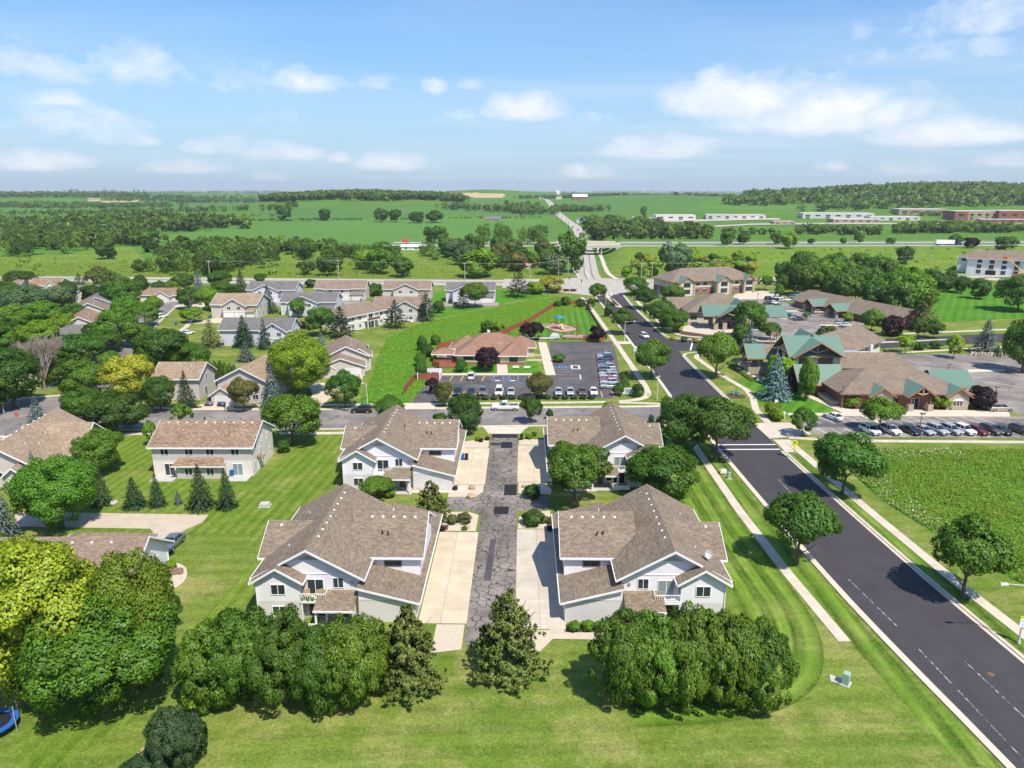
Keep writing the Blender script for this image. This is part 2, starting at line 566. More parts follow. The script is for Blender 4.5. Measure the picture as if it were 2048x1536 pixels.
M_drive = conc_mat('tan_drive_concrete', (0.55, 0.455, 0.335), 0.12, 0.4, (0.40, 0.30, 0.18))
M_drive_g = conc_mat('grey_drive_concrete', (0.50, 0.44, 0.36), 0.12, 0.3, (0.33, 0.28, 0.22))
M_curb = conc_mat('curb_concrete', (0.57, 0.495, 0.405))
M_joint = flat('joint_grit', (0.22, 0.18, 0.13), 0.95)
M_paint_w = flat('white_road_paint', (0.72, 0.71, 0.68), 0.7, 0.2, 3)
M_paint_worn = material('worn_white_paint', lambda nt, b: nt.mix(nt.ramp(nt.noise(pos(nt), 1.3, 5, 0.75), 0.46, 0.58), (0.06, 0.058, 0.066), (0.42, 0.41, 0.40)), 0.8)
M_paint_y = flat('orange_line_paint', (0.66, 0.38, 0.10), 0.7, 0.2, 3)
M_paint_o = flat('pale_orange_paint', (0.55, 0.36, 0.24), 0.7, 0.2, 3)
M_paint_b = flat('blue_line_paint', (0.10, 0.32, 0.68), 0.7, 0.2, 3)
M_gravel = material('white_gravel', lambda nt, b: nt.mix(nt.n('TexVoronoi', {'Vector': pos(nt), 'Scale': 7.0}).outputs[0], (0.62, 0.54, 0.42), (0.42, 0.35, 0.26)), 0.95)
M_mulch = flat('mulch', (0.10, 0.055, 0.035), 0.95, 0.35, 8)
M_pond = material('pond_water', lambda nt, b: (b.inputs['Normal'], nt.t.links.new(nt.n('Bump', {'Strength': 0.25, 'Distance': 0.05, 'Height': nt.noise(pos(nt), 2.5, 3)}).outputs[0], b.inputs['Normal']), (0.035, 0.04, 0.042))[2], 0.08, 0.5)
M_bark = flat('bark', (0.14, 0.10, 0.075), 0.95, 0.3, 6)

# ------------------------------------------------------------------ ground, one polar sheet out to the horizon, split by what grows on it
def poly_w(px):
 return [Gt(u, v)[:2] for u, v in px]

CROPS = [   # outlines followed in the picture, laid on the land
 ('crop_field', 'M_crop', [(300, 472), (420, 461), (560, 448), (700, 439), (900, 434), (1080, 436), (1092, 452), (1100, 470), (1060, 487), (800, 490), (500, 490), (330, 486)]),
 ('crop_field', 'M_crop_b', [(500, 424), (600, 414), (720, 410.5), (900, 412), (1085, 419), (1080, 434), (900, 432.5), (700, 437), (560, 445), (505, 438)]),
 ('wheat_field', 'M_wheat', [(852, 388.5), (900, 386), (960, 386), (1012, 388), (1005, 395), (940, 395.5), (868, 394.5)]),
 ('crop_field', 'M_crop_b', [(870, 395.5), (1005, 396), (1005, 407), (930, 410), (880, 404)]),
 ('crop_field', 'M_crop_b', [(1110, 402), (1180, 397), (1215, 391), (1290, 398), (1400, 407), (1400, 420), (1300, 428), (1230, 430), (1130, 412)]),
 ('crop_field', 'M_crop_b', [(1245, 388), (1290, 385.5), (1380, 389), (1440, 396), (1400, 403), (1300, 396)]),
 ('crop_field', 'M_crop', [(1395, 418), (1480, 419), (1650, 419), (1640, 412), (1520, 411), (1400, 409)]),
 ('crop_field', 'M_crop', [(0, 412), (160, 411), (165, 417), (90, 423), (0, 424)]),
 ('crop_field', 'M_crop_b', [(200, 404), (320, 400), (500, 394), (540, 401), (520, 415), (400, 424), (300, 409)]),
 ('crop_field', 'M_crop_b', [(205, 393), (240, 386), (290, 390), (330, 397), (260, 398)]),
 ('wheat_field', 'M_wheat', [(200, 402.5), (275, 400.5), (280, 403.5), (205, 405.5)]),
 ('crop_field', 'M_crop_b', [(1088, 452), (1098, 452), (1110, 470), (1100, 476)]),
 ('meadow', 'M_meadow', [(0, 512), (130, 508), (260, 492), (290, 520), (560, 505), (700, 500), (900, 505), (1080, 520), (1100, 545), (1080, 556), (600, 557), (300, 558), (0, 562)]),
 ('meadow', 'M_meadow', [(1215, 510), (1300, 494), (1500, 493), (1900, 493), (2120, 493), (2120, 535), (1950, 550), (1700, 545), (1520, 553), (1300, 552), (1230, 545)]),
 ('grassland', 'M_rough', [(1700, 470), (2060, 472), (2060, 452), (1800, 448), (1640, 452), (1640, 470)]),
]
def build_ground():
 az = np.concatenate([np.linspace(-180, -44, 46)[:-1], np.linspace(-44, 44, 620), np.linspace(44, 180, 46)[1:]])
 az = np.radians(az)
 dd = np.concatenate([[0.0, 60, 150, 250, 330], np.geomspace(345, 11500, 270)])
 A, D = np.meshgrid(az, dd)
 X, Y = D * np.sin(A), D * np.cos(A)
 Z = land(X, Y)
 nr, nc = X.shape
 V = np.stack([X, Y, Z], -1).reshape(-1, 3)
 idx = np.arange(nr * nc).reshape(nr, nc)
 Q = np.stack([idx[:-1, :-1], idx[:-1, 1:], idx[1:, 1:], idx[1:, :-1]], -1).reshape(-1, 4)[:, ::-1]
 cx = V[Q].mean(1)
 owner = np.full(len(Q), -1)
 for k, (nm, m, px) in enumerate(CROPS):
  P = np.array(poly_w(px))
  x, y = cx[:, 0], cx[:, 1]
  ins = np.zeros(len(Q), bool)
  j = len(P) - 1
  for i in range(len(P)):
   c = ((P[i, 1] > y) != (P[j, 1] > y)) & (x < (P[j, 0] - P[i, 0]) * (y - P[i, 1]) / (P[j, 1] - P[i, 1] + 1e-9) + P[i, 0])
   ins ^= c
   j = i
  owner[ins & (y > 0)] = k
 d = np.hypot(cx[:, 0], cx[:, 1])
 owner[(owner < 0) & (d > 450)] = -2
 for k in sorted(set(owner)):
  q = Q[owner == k]
  nm, m = ('ground', M_ground) if k == -1 else (('grassland', M_rough) if k == -2 else (CROPS[k][0], globals()[CROPS[k][1]]))
  u, inv = np.unique(q, return_inverse=True)
  me = bpy.data.meshes.new(nm)
  me.vertices.add(len(u)); me.vertices.foreach_set('co', V[u].ravel())
  me.loops.add(q.size); me.loops.foreach_set('vertex_index', inv.ravel().astype(np.int32))
  me.polygons.add(len(q)); me.polygons.foreach_set('loop_start', np.arange(0, q.size, 4, dtype=np.int32))
  me.polygons.foreach_set('loop_total', np.full(len(q), 4, dtype=np.int32))
  me.polygons.foreach_set('use_smooth', np.ones(len(q), bool))
  me.materials.append(m)
  me.update(calc_edges=True)
  me.validate()
  mkobj(nm, me)['kind'] = 'structure'
build_ground()

# ------------------------------------------------------------------ roads
RL = [(43, 20), (40.6, 50), (38.9, 66), (37.75, 81), (36.9, 110), (36.3, 135), (34.7, 165), (34.6, 225), (34.5, 260), (34.1, 292), (33.6, 330)]
RR = [(55, 20), (52.4, 50), (51.1, 65), (49.9, 81), (48.6, 110), (47.8, 135), (47.2, 170), (47.0, 206), (47.0, 238), (46.7, 275), (46.2, 304), (47.2, 340)]
RLs, RRs = smooth_line(RL), smooth_line(RR)
sheet('main_road', [tuple(p) for p in RLs] + [tuple(p) for p in RRs][::-1], 0.02, M_asph_new)
STN, STF = 138.0, 150.5                                  # residential street, near and far kerb
def curve(*p):
 return smooth_line(p, 3)
# street outline with corner radii
st_near = [(-150, 112), (-104, 128), (-92, 133), (-80, 136), (-40, 137), (-4, 139.6), (28, 140.6)] + [tuple(p) for p in curve((28, 140.6), (35, 140.8), (36.2, 133))]
st_far = [(-150, 146), (-118, 157), (-106, 160.5)]
st_far2 = [(-88, 152.2), (-72, 150.2), (-42, 150.6), (-5, 152.4), (24, 153.6)] + [tuple(p) for p in curve((24, 153.6), (33.5, 154.2), (34.7, 163))]
branch_l = [(-106, 160.5), (-112, 175), (-124, 200), (-136, 230), (-148, 262), (-158, 300), (-160, 335)]
branch_r = [(-88, 152.2), (-97, 158), (-103, 176), (-114, 205), (-124, 232), (-134, 262), (-143, 292), (-146, 335)]
sheet('street', st_near + [(40, 140), (40, 158)] + st_far2[::-1] + branch_r + branch_l[::-1] + st_far[::-1], 0.012, M_asph_old)

def kerb(line, side=1, w=0.42, h=0.15, name='kerb'):
 line = [Vector(p) for p in line]
 a, b = (0.0, w) if side > 0 else (-w, 0.0)
 o = ribbon(name, line, a, b, 0.0, h, M_curb)
 g = ribbon('gutter', line, *((-0.45, 0.0) if side > 0 else (0.0, 0.45)), 0.0, 0.035, M_curb, None, o)
 return o
lower = [Vector(p) for p in RLs if p[1] < 129]
kerb(lower + [Vector(p) for p in curve((36.5, 131), (36.2, 139.5), (28, 140.6))] + [Vector(p) for p in ((-4, 139.6), (-40, 137), (-80, 136), (-92, 133), (-104, 128), (-150, 112))])
kerb(st_far2[:] + [tuple(p) for p in RLs if p[1] > 166])
kerb([tuple(p) for p in RRs if p[1] < 131.5], -1)
kerb([tuple(p) for p in RRs if 142 < p[1] < 198] + [tuple(p) for p in curve((47.0, 198), (47.2, 210), (60, 212))] + [(72, 211), (84, 209)], -1)
kerb([(110, 240), (86, 226), (66, 229)] + [tuple(p) for p in curve((66, 229), (48, 229.5), (46.9, 246))] + [tuple(p) for p in RRs if p[1] > 250], -1)
kerb(branch_r[1:], -1)
kerb([(-118, 157), (-108, 161)] + branch_l, 1)

# side road into the clinic and its lane to the east
sheet('side_road', [(44, 212.5), (60, 212.4), (72, 211.3), (84, 209.5), (110, 217), (150, 226), (210, 238), (260, 249), (256, 262), (205, 250), (150, 239), (110, 230), (86, 224), (66, 228.5), (44, 230)], 0.03, M_asph_new)
# junction with the county road, county road, road under the motorway
sheet('junction', [(33.5, 330), (22, 341), (6, 352), (-10, 360), (-10, 398), (20, 398), (31, 404), (31, 402), (44, 402), (60, 398), (90, 398), (90, 366), (66, 356), (52, 350), (47.2, 338)], 0.036, M_hwy)
CR = [(-700, 420), (-400, 404), (-175, 390), (-68, 383), (0, 381), (60, 382), (130, 393), (260, 420), (420, 455), (650, 500)]
CRs = smooth_line(CR, 2)
zr = lambda p: float(land(p[0], p[1]))
ribbon('county_road', CRs, -13, -1.5, 0, 0.03, M_hwy, top_only=True, zf=zr)
ribbon('county_road', CRs, 1.5, 12, 0, 0.03, M_hwy, top_only=True, zf=zr)
UR = smooth_line([(37.5, 396), (38, 420), (40, 446), (45, 513), (50, 575), (54, 640), (60, 760), (68, 900), (66, 1100), (60, 1400), (60, 1900), (60, 2500)], 3)
ribbon('country_road', UR, -6.5, 6.5, 0, 0.06, M_hwy, top_only=True, zf=lambda p: float(max(land(p[0] - 5, p[1]), land(p[0] + 5, p[1]), land(p[0], p[1]))))
for k, off in enumerate((-2.6, 1.6)):
 ribbon('tyre_track', [p for p in UR if p[1] < 560], off, off + 0.7, 0, 0.09, asphalt('tyre_track', (0.18, 0.17, 0.165)), top_only=True, zf=zr)
ribbon('cycle_path', smooth_line([(52, 396), (50, 420), (53, 470), (57, 520), (62, 600), (70, 700), (80, 830)], 2), -1.3, 1.3, 0, 0.1, M_walk, top_only=True, zf=lambda p: float(land(p[0], p[1])) + 0.1)
# motorway
zh = 6.62
def deck(y0, y1, xa, xb, name='motorway'):
 n = 60
 line = [Vector((xa + (xb - xa) * k / n, 0)) for k in range(n + 1)]
 bend = lambda x: 0.00009 * (x - 50) ** 2 * (1 if x > 50 else 0.6)
 line = [Vector((p.x, (y0 + y1) / 2 + bend(p.x))) for p in line]
 return line
for (y0, y1) in ((553, 569), (584, 600)):
 line = deck(y0, y1, -105, 1400)
 ribbon('motorway', line, -(y1 - y0) / 2, (y1 - y0) / 2, 0, 0.0, M_hwy, top_only=True, zf=lambda p: max(zh, float(land(p[0], p[1])) + 0.15, float(land(p[0], p[1] + 8)) + 0.1, float(land(p[0], p[1] - 8)) + 0.1))

# road markings
for yy in (126.0, 128.6):
 sheet('crossing_line', [(36.9, yy), (47.9, yy + 0.3), (47.9, yy + 0.75), (36.9, yy + 0.45)], 0.028, M_paint_w)
def dash(x, y0, y1, w, m=None, name='lane_line'):
 sheet(name, [(x[0], y0), (x[0] + w, y0), (x[1] + w, y1), (x[1], y1)], 0.027, m or M_paint_worn)
for y0, y1, xa, xb in ((47, 64, 46.3, 45.0), (40, 66, 42.7, 41.4), (104, 112, 42.7, 42.5), (70, 80, 41.2, 40.2)):
 dash((xa, xb), y0, y1, 0.13)
sheet('stop_line', [(30.5, 141), (31.3, 141), (31.3, 148), (30.5, 148)], 0.024, M_paint_w)
for a, b in (((50.5, 213), (55, 229)), ((53.6, 212.8), (57.6, 229))):
 t = 0.5
 sheet('crossing_line', [a, (a[0] + t, a[1]), (b[0] + t, b[1]), b], 0.038, M_paint_w)
for a, b in (((38, 341), (46, 342)), ((41.5, 332), (41.9, 341)), ((22, 350), (25, 356)), ((35, 398.5), (44, 398.5)), ((31.5, 404), (31.9, 470)), ((37.8, 402), (38.3, 440))):
 dx, dy = b[0] - a[0], b[1] - a[1]
 L = math.hypot(dx, dy)
 nx, ny = -dy / L * 0.2, dx / L * 0.2
 sheet('road_line', [(a[0] - nx, a[1] - ny), (b[0] - nx, b[1] - ny), (b[0] + nx, b[1] + ny), (a[0] + nx, a[1] + ny)], 0.05 if a[1] < 400 else 0.11, M_paint_w)
for (x, y) in ((46.4, 62.0), (-3.0, 86.8)):
 mb = MB()
 mb.prism([(0.34 * math.cos(k * math.pi / 8), 0.34 * math.sin(k * math.pi / 8)) for k in range(16)], 0, 0.035)
 mc = mb.build('manhole_cover', flat('rusty_iron', (0.16, 0.10, 0.075), 0.8), None, (x, y, 0.012))
 tag(mc, 'round rusty manhole cover set in the dark main road' if x > 0 else 'round manhole cover in a square tar patch on the cracked lane', 'manhole cover')
# planted island in the main road
isl = [(37.4, 338), (38.6, 316), (39.2, 298), (40.2, 296.3), (41.6, 297), (40.9, 318), (39.3, 338), (38.3, 340)]
sheet('traffic_island', isl, 0.16, M_curb, thick=0.16)
sheet('island_bed', [(39.3, 325), (39.6, 300), (40.9, 300), (40.3, 325)], 0.175, M_mulch)

# ------------------------------------------------------------------ pavements of single slabs
slab_walk('sidewalk', [(34.3, 67.2), (33.3, 81), (32.6, 100), (32.5, 127), (32.4, 130.5)], 1.35, M_walk)
swr = [(57.0, 50), (54.6, 63), (53.0, 81), (52.0, 100), (51.2, 124), (50.9, 132)]
slab_walk('sidewalk', swr, 1.45, M_walk)
slab_walk('sidewalk', [(50.9, 142.5), (51.3, 152), (53.5, 161), (54.2, 168), (52.8, 177), (51.2, 190), (50.2, 203)], 1.5, M_walk)
slab_walk('sidewalk', [(51.8, 133.2), (60, 131.5), (72, 131.3), (110, 131.0), (125, 131)], 1.4, M_walk)
slab_walk('sidewalk', [(-118, 131), (-100, 131.5), (-84, 133.4), (-40, 134.4), (-13, 136)], 1.3, M_walk)
slab_walk('sidewalk', [(5.6, 137), (20, 138), (27, 138.3)], 1.3, M_walk)
far_walk = smooth_line([(-100, 155.5), (-88, 154.6), (-72, 153.2), (-42, 153.9), (-23, 155.2), (6, 156.4), (22, 157.4), (28.5, 160), (30.4, 166), (30.2, 185), (30.0, 205), (29.8, 222), (29.0, 260), (28.4, 300), (27.0, 326)], 2)
slab_walk('sidewalk', [p for p in far_walk if p[0] < 21 and p[1] < 160], 1.35, M_walk)
slab_walk('sidewalk', [p for p in far_walk if p[0] > 20 and p[1] < 213], 1.55, M_walk, step=1.8)
ribbon('sidewalk', [p for p in far_walk if p[1] > 211], -0.75, 0.75, 0, 0.08, M_walk)
ribbon('sidewalk', smooth_line([(22, 156.8), (28, 156.4), (33, 155.6)], 1), -0.6, 0.6, 0, 0.075, M_walk)
ribbon('sidewalk', smooth_line([(50.2, 203), (51.5, 207.5), (60, 209.2), (72, 208), (84, 205.6)], 2), -0.7, 0.7, 0, 0.07, M_walk)
ribbon('sidewalk', smooth_line([(84, 228), (68, 232), (56, 233.5), (50.7, 240), (50.2, 275), (50.0, 310), (51.0, 335)], 2), -0.75, 0.75, 0, 0.07, M_walk)
ribbon('sidewalk', smooth_line([(110, 237), (150, 245), (205, 257), (256, 269)], 2), -0.9, 0.9, 0, 0.07, M_walk)
ribbon('sidewalk', smooth_line([(110, 210), (150, 220), (210, 233), (260, 244)], 2), -0.7, 0.7, 0, 0.07, M_walk)
ribbon('sidewalk', smooth_line([(-100, 160), (-104, 168), (-116, 196)], 2), -3.6, -2.4, 0, 0.07, M_walk)
ribbon('sidewalk', smooth_line([(-118, 163), (-112, 168), (-116, 180), (-128, 204), (-140, 234)], 2), 2.4, 3.8, 0, 0.07, M_walk)
ribbon('sidewalk', smooth_line([(-108, 212), (-117, 238), (-119, 252), (-127, 272), (-133, 284)], 2), -0.9, 0.9, 0, 0.07, M_walk)
sheet('crossing_apron', [(29.4, 222), (34.4, 222), (34.4, 226), (29.4, 226)], 0.075, M_walk)
sheet('corner_apron', [(48.4, 131.8), (50.2, 131.8), (50.2, 124.8), (48.4, 124.8)], 0.08, M_walk)
# entrance to the clinic lot
sheet('lot_apron', [(47.9, 132.3), (50.2, 133), (57, 135), (57, 142.6), (50.2, 142.4), (47.6, 141.8)], 0.06, M_walk)

# ------------------------------------------------------------------ the private lane with its cracked asphalt and concrete drives
sheet('lane', [(-6.0, 66), (-0.6, 68.5), (-0.65, 97), (-0.7, 99), (4.0, 99.6), (4.3, 104.5), (-0.3, 105), (-0.7, 106), (-0.73, 134.5), (-5.85, 134.5), (-5.95, 107.5), (-7, 105.8), (-11.5, 105.3), (-11.3, 99.4), (-7, 99), (-5.95, 97.5)], 0.022, M_asph_crk)
for q in ([(-2.75, 104.8), (-0.75, 104.8), (-0.75, 109.2), (-2.75, 109.2)], [(-4.1, 97.9), (-1.9, 97.9), (-1.9, 100.6), (-4.1, 100.6)], [(-3.9, 126.4), (-1.75, 126.4), (-1.75, 129.8), (-3.9, 129.8)],
          [(-5.8, 132.2), (-0.75, 132.2), (-0.75, 134.4), (-5.8, 134.4)], [(-5.8, 128.2), (-3.95, 128.2), (-3.95, 129.2), (-5.8, 129.2)]):
 sheet('tar_patch', q, 0.029, M_patch)
sheet('tar_patch', [(-4.6, 79), (-3.7, 79), (-3.5, 90), (-4.2, 90)], 0.027, asphalt('faded_tar', (0.075, 0.072, 0.075), 0.3))
sheet('lane_apron', [(-6.6, 134.6), (-0.2, 134.6), (0.6, 137.3), (1.6, 139.3), (-8, 139.0), (-7.2, 137)], 0.05, M_walk)

def panel_drive(name, xs, ys, mat, z=0.06):
 base = sheet(name, [(xs[0] + .02, ys[0] + .02), (xs[-1] - .02, ys[0] + .02), (xs[-1] - .02, ys[-1] - .02), (xs[0] + .02, ys[-1] - .02)], z - 0.025, M_joint)
 for a, b in zip(xs, xs[1:]):
  for c, d in zip(ys, ys[1:]):
   g = 0.02
   MB().box(a + g, b - g, c + g, d - g, -0.06, z + random.uniform(-.003, .005)).build('panel', mat, base)
 return base
panel_drive('driveway', [-11.4, -8.9, -5.98], np.linspace(69.9, 92.0, 9).tolist(), M_drive)
panel_drive('driveway', [-0.63, 2.1, 5.0], np.linspace(69.0, 93.0, 9).tolist(), M_drive_g)
panel_drive('driveway', [-11.3, -8.8, -5.94], np.linspace(109.0, 126.2, 7).tolist(), M_drive)
panel_drive('driveway', [-0.7, 2.1, 4.9], np.linspace(110.2, 128.0, 7).tolist(), M_drive)
# gravel beds and little paths between the drives
for q in ([(-11.4, 92.3), (-6.4, 92.3), (-6.3, 97.6), (-8, 98.7), (-11.2, 98.4)], [(-0.5, 93.2), (4.3, 93.2), (4.3, 99.2), (1.2, 98.6), (-0.3, 97)], [(-11.5, 104), (-7.2, 104.2), (-6.1, 106), (-6.1, 108.8), (-11.5, 108.8)],
          [(-0.5, 105.6), (4.6, 105.2), (5, 108), (5, 110), (-0.5, 110)], [(-9.3, 64.6), (-6.2, 65.2), (-6.2, 69.7), (-9.3, 69.7)], [(-0.5, 65.3), (2.0, 65.0), (3.4, 67.2), (3.2, 68.8), (-0.5, 68.8)],
          [(-11.3, 126.4), (-6.2, 126.4), (-6.2, 130.4), (-8.5, 131), (-11.3, 129.8)], [(-0.5, 128.2), (4.9, 128.2), (4.9, 131), (1, 131.6), (-0.5, 130.8)]):
 sheet('gravel_bed', q, 0.05, M_gravel)
sheet('garden_path', [(3.1, 67.2), (13.5, 67.0), (13.5, 68.4), (4.7, 68.4), (4.7, 69), (3.1, 69)], 0.065, M_walk)
sheet('garden_path', [(-10.0, 92.4), (-8.9, 92.4), (-8.9, 97), (-10, 97)], 0.066, M_walk)
sheet('garden_path', [(2.3, 93.1), (3.3, 93.1), (3.3, 97.2), (2.3, 97.2)], 0.066, M_walk)
sheet('garden_path', [(-19.8, 105.4), (-10.0, 105.6), (-8.9, 106.1), (-8.9, 108.8), (-10, 108.8), (-10.2, 106.8), (-19.8, 106.6)], 0.066, M_walk)
sheet('garden_path', [(2.6, 106.6), (12, 106.4), (12, 107.5), (3.7, 107.7), (3.7, 110), (2.6, 110)], 0.066, M_walk)
for q in ([(4.9, 68.6), (10.8, 68.6), (10.8, 69.9), (4.9, 69.9)], [(-12.5, 92.5), (-10.4, 92.5), (-10.4, 94.2), (-12.5, 94.2)], [(3.6, 93.4), (5.6, 93.4), (5.6, 95.4), (3.6, 95.4)], [(-13.6, 107), (-10.3, 107), (-10.3, 108.6), (-13.6, 108.6)], [(4.2, 108.4), (6, 108.4), (6, 109.9), (4.2, 109.9)]):
 sheet('mulch_bed', q, 0.062, M_mulch)

# ------------------------------------------------------------------ lawns with mowing stripes
east_path = smooth_line([(27.6, 138), (27.6, 110), (27.6, 92), (28.3, 80), (28.6, 72), (27.5, 66.5), (25, 62.0), (20, 59.3), (10, 58.4)], 3)
ribbon('lawn', east_path, -3.9, 4.2, 0, 0.012, M_lawn_e, top_only=True)
sheet('lawn', [(-30.5, 70), (-30.5, 133), (-42, 133), (-42, 119), (-43.5, 110), (-47, 100), (-60, 97), (-60, 91), (-38, 91), (-34, 84), (-36, 66), (-44, 52), (-40, 46), (-34, 56)], 0.01, M_lawn_w)
sheet('lawn', [(-62, 113.5), (-62, 133), (-78, 132), (-77, 112), (-79, 104), (-70, 97), (-46, 97), (-44, 108)], 0.011, M_lawn_w)
sheet('lawn', [(33.3, 129), (33.3, 100), (34.0, 81), (34.9, 66), (36.6, 50), (39.8, 50), (37.9, 66), (36.9, 81), (36.2, 110), (35.7, 129)], 0.009, M_lawn_e)
sheet('lawn', [(48.7, 124), (49.4, 108), (50.7, 81), (51.9, 65), (53.2, 50), (56.2, 50), (53.8, 63), (52.2, 81), (51.2, 100), (50.4, 124)], 0.009, M_lawn_e)
# swale and yards beyond the street
SW = [(-37, 155.3), (-25.5, 156.2), (-24, 166), (-25, 188), (-22, 204), (-6, 225), (10, 255), (22, 290), (26, 320), (18, 328), (4, 318), (-8, 300), (-24, 278), (-38, 255), (-44, 230), (-42, 205), (-40, 190), (-38, 172)]
sheet('swale', SW, 0.012, M_swale)
sheet('lawn', [(-46, 262), (-30, 272), (-14, 298), (0, 318), (14, 330), (-4, 350), (-38, 352), (-44, 320), (-34, 300)], 0.008, M_lawn_far)
sheet('lawn', [(55.2, 146), (66, 148), (72, 160), (60, 178), (54, 176), (56, 166), (54, 158)], 0.01, M_lawn_far)
sheet('lawn', [(150, 262), (250, 290), (262, 330), (225, 385), (165, 372), (150, 310)], 0.01, M_lawn_far)
sheet('dirt_track', [(-34.5, 45), (-33.9, 45), (-30.2, 54.3), (-28.3, 57.4), (-28.7, 57.6), (-31.3, 54.2)], 0.016, flat('bare_soil', (0.40, 0.29, 0.17), 0.95, 0.25, 2))
# ------------------------------------------------------------------ foliage
def leaf_mat(name, c, c2=None, rough=0.55, trans=0.34, var=0.3, attr=False):
 c2 = c2 or tuple(min(1, k * 1.7 + 0.015 * (i == 1)) for i, k in enumerate(c))
 m = bpy.data.materials.new(name)
 m.use_nodes = True
 nt = NT(m.node_tree)
 m.node_tree.nodes.remove(m.node_tree.nodes['Principled BSDF'])
 geo = nt.n('NewGeometry')
 isl = geo.outputs['Random Per Island']
 if attr:
  at = nt.n('Attribute', attribute_name='tone').outputs['Fac']
  orr = at
 else:
  orr = nt.n('ObjectInfo').outputs['Random']
 n1 = nt.noise(geo.outputs['Position'], 0.55, 2)
 f = nt.math('ADD', nt.math('MULTIPLY', isl, 0.55), nt.math('MULTIPLY', nt.ramp(n1, 0.3, 0.7), 0.45))
 col = nt.mix(f, c, c2)
 k = nt.math('MULTIPLY', nt.ramp(orr, 0, 1, 1 - var, 1 + var), nt.ramp(isl, 0, 1, 0.75, 1.2))
 col = nt.mix(1.0, col, nt.n('CombineColor', {0: nt.math('MULTIPLY', k, nt.ramp(nt.math('FRACT', nt.math('MULTIPLY', orr, 7.31)), 0, 1, 0.85, 1.2)), 1: k, 2: k}).outputs[0], 'MULTIPLY')
 di = nt.n('BsdfDiffuse', {'Color': col})
 tr = nt.n('BsdfTranslucent', {'Color': nt.mix(0.35, col, (0.35, 0.5, 0.05), 'MIX') if trans > 0.2 else col})
 mx = nt.n('MixShader', {0: trans, 1: di.outputs[0], 2: tr.outputs[0]})
 gl = nt.n('BsdfGlossy', {'Roughness': rough, 'Color': (0.9, 0.95, 1, 1)})
 mx2 = nt.n('MixShader', {0: 0.022, 1: mx.outputs[0], 2: gl.outputs[0]})
 out = m.node_tree.nodes['Material Output']
 m.node_tree.links.new(mx2.outputs[0], out.inputs['Surface'])
 MATS[name] = m
 return m

LM = {
 'maple': leaf_mat('maple_leaves', (0.080, 0.165, 0.009)),
 'dark': leaf_mat('dark_leaves', (0.055, 0.122, 0.010)),
 'light': leaf_mat('light_leaves', (0.15, 0.255, 0.010)),
 'locust': leaf_mat('honeylocust_leaves', (0.22, 0.31, 0.010), (0.36, 0.44, 0.03)),
 'yellow': leaf_mat('yellowing_leaves', (0.26, 0.30, 0.012), (0.50, 0.47, 0.04)),
 'olive': leaf_mat('seeding_leaves', (0.085, 0.13, 0.015), (0.22, 0.22, 0.055)),
 'willow': leaf_mat('willow_leaves', (0.085, 0.15, 0.05), (0.16, 0.24, 0.10)),
 'purple': leaf_mat('purple_leaves', (0.016, 0.007, 0.011), (0.045, 0.015, 0.022), trans=0.1),
 'arbor': leaf_mat('arborvitae_sprays', (0.050, 0.130, 0.008), (0.135, 0.235, 0.016), trans=0.15),
 'spruce': leaf_mat('spruce_needles', (0.022, 0.060, 0.022), (0.05, 0.105, 0.03), trans=0.05),
 'blue': leaf_mat('blue_spruce_needles', (0.085, 0.14, 0.135), (0.20, 0.27, 0.26), trans=0.05),
 'pine': leaf_mat('pine_needles', (0.060, 0.105, 0.012), (0.17, 0.19, 0.035), trans=0.05),
 'brown': leaf_mat('browning_spruce_needles', (0.06, 0.07, 0.02), (0.14, 0.12, 0.05), trans=0.05),
 'weed': leaf_mat('weed_leaves', (0.11, 0.235, 0.010), (0.20, 0.33, 0.02)),
 'wood': leaf_mat('woodland_leaves', (0.062, 0.132, 0.013), (0.12, 0.20, 0.022), attr=True, var=0.5),
 'woodfar': leaf_mat('distant_woodland_leaves', (0.070, 0.142, 0.020), (0.125, 0.205, 0.032), attr=True, var=0.45),
 'flower': leaf_mat('white_flowers', (0.55, 0.58, 0.45), (0.75, 0.76, 0.66), trans=0.1),
}

def cards_mesh(name, C, N, T, su, sv, mat, tone=None, nshade=None):
 """one mesh of leaf-sized rhombs: centres C, normals N, long axes T, half sizes su/sv"""
 B = np.cross(N, T)
 n = len(C)
 V = np.empty((n, 4, 3))
 V[:, 0] = C - T * sv[:, None]
 V[:, 1] = C - B * su[:, None]
 V[:, 2] = C + T * sv[:, None]
 V[:, 3] = C + B * su[:, None]
 me = bpy.data.meshes.new(name)
 me.vertices.add(4 * n); me.vertices.foreach_set('co', V.ravel())
 me.loops.add(4 * n); me.loops.foreach_set('vertex_index', np.arange(4 * n, dtype=np.int32))
 me.polygons.add(n); me.polygons.foreach_set('loop_start', np.arange(0, 4 * n, 4, dtype=np.int32))
 me.polygons.foreach_set('loop_total', np.full(n, 4, dtype=np.int32))
 me.polygons.foreach_set('use_smooth', np.ones(n, bool))
 me.materials.append(mat)
 if tone is not None:
  a = me.attributes.new('tone', 'FLOAT', 'POINT')
  a.data.foreach_set('value', np.repeat(tone, 4))
 me.update(calc_edges=True)
 if nshade is not None:
  me.normals_split_custom_set_from_vertices(np.repeat(nshade, 4, axis=0))
 return me

def unit(a):
 return a / np.maximum(np.linalg.norm(a, axis=-1, keepdims=True), 1e-9)

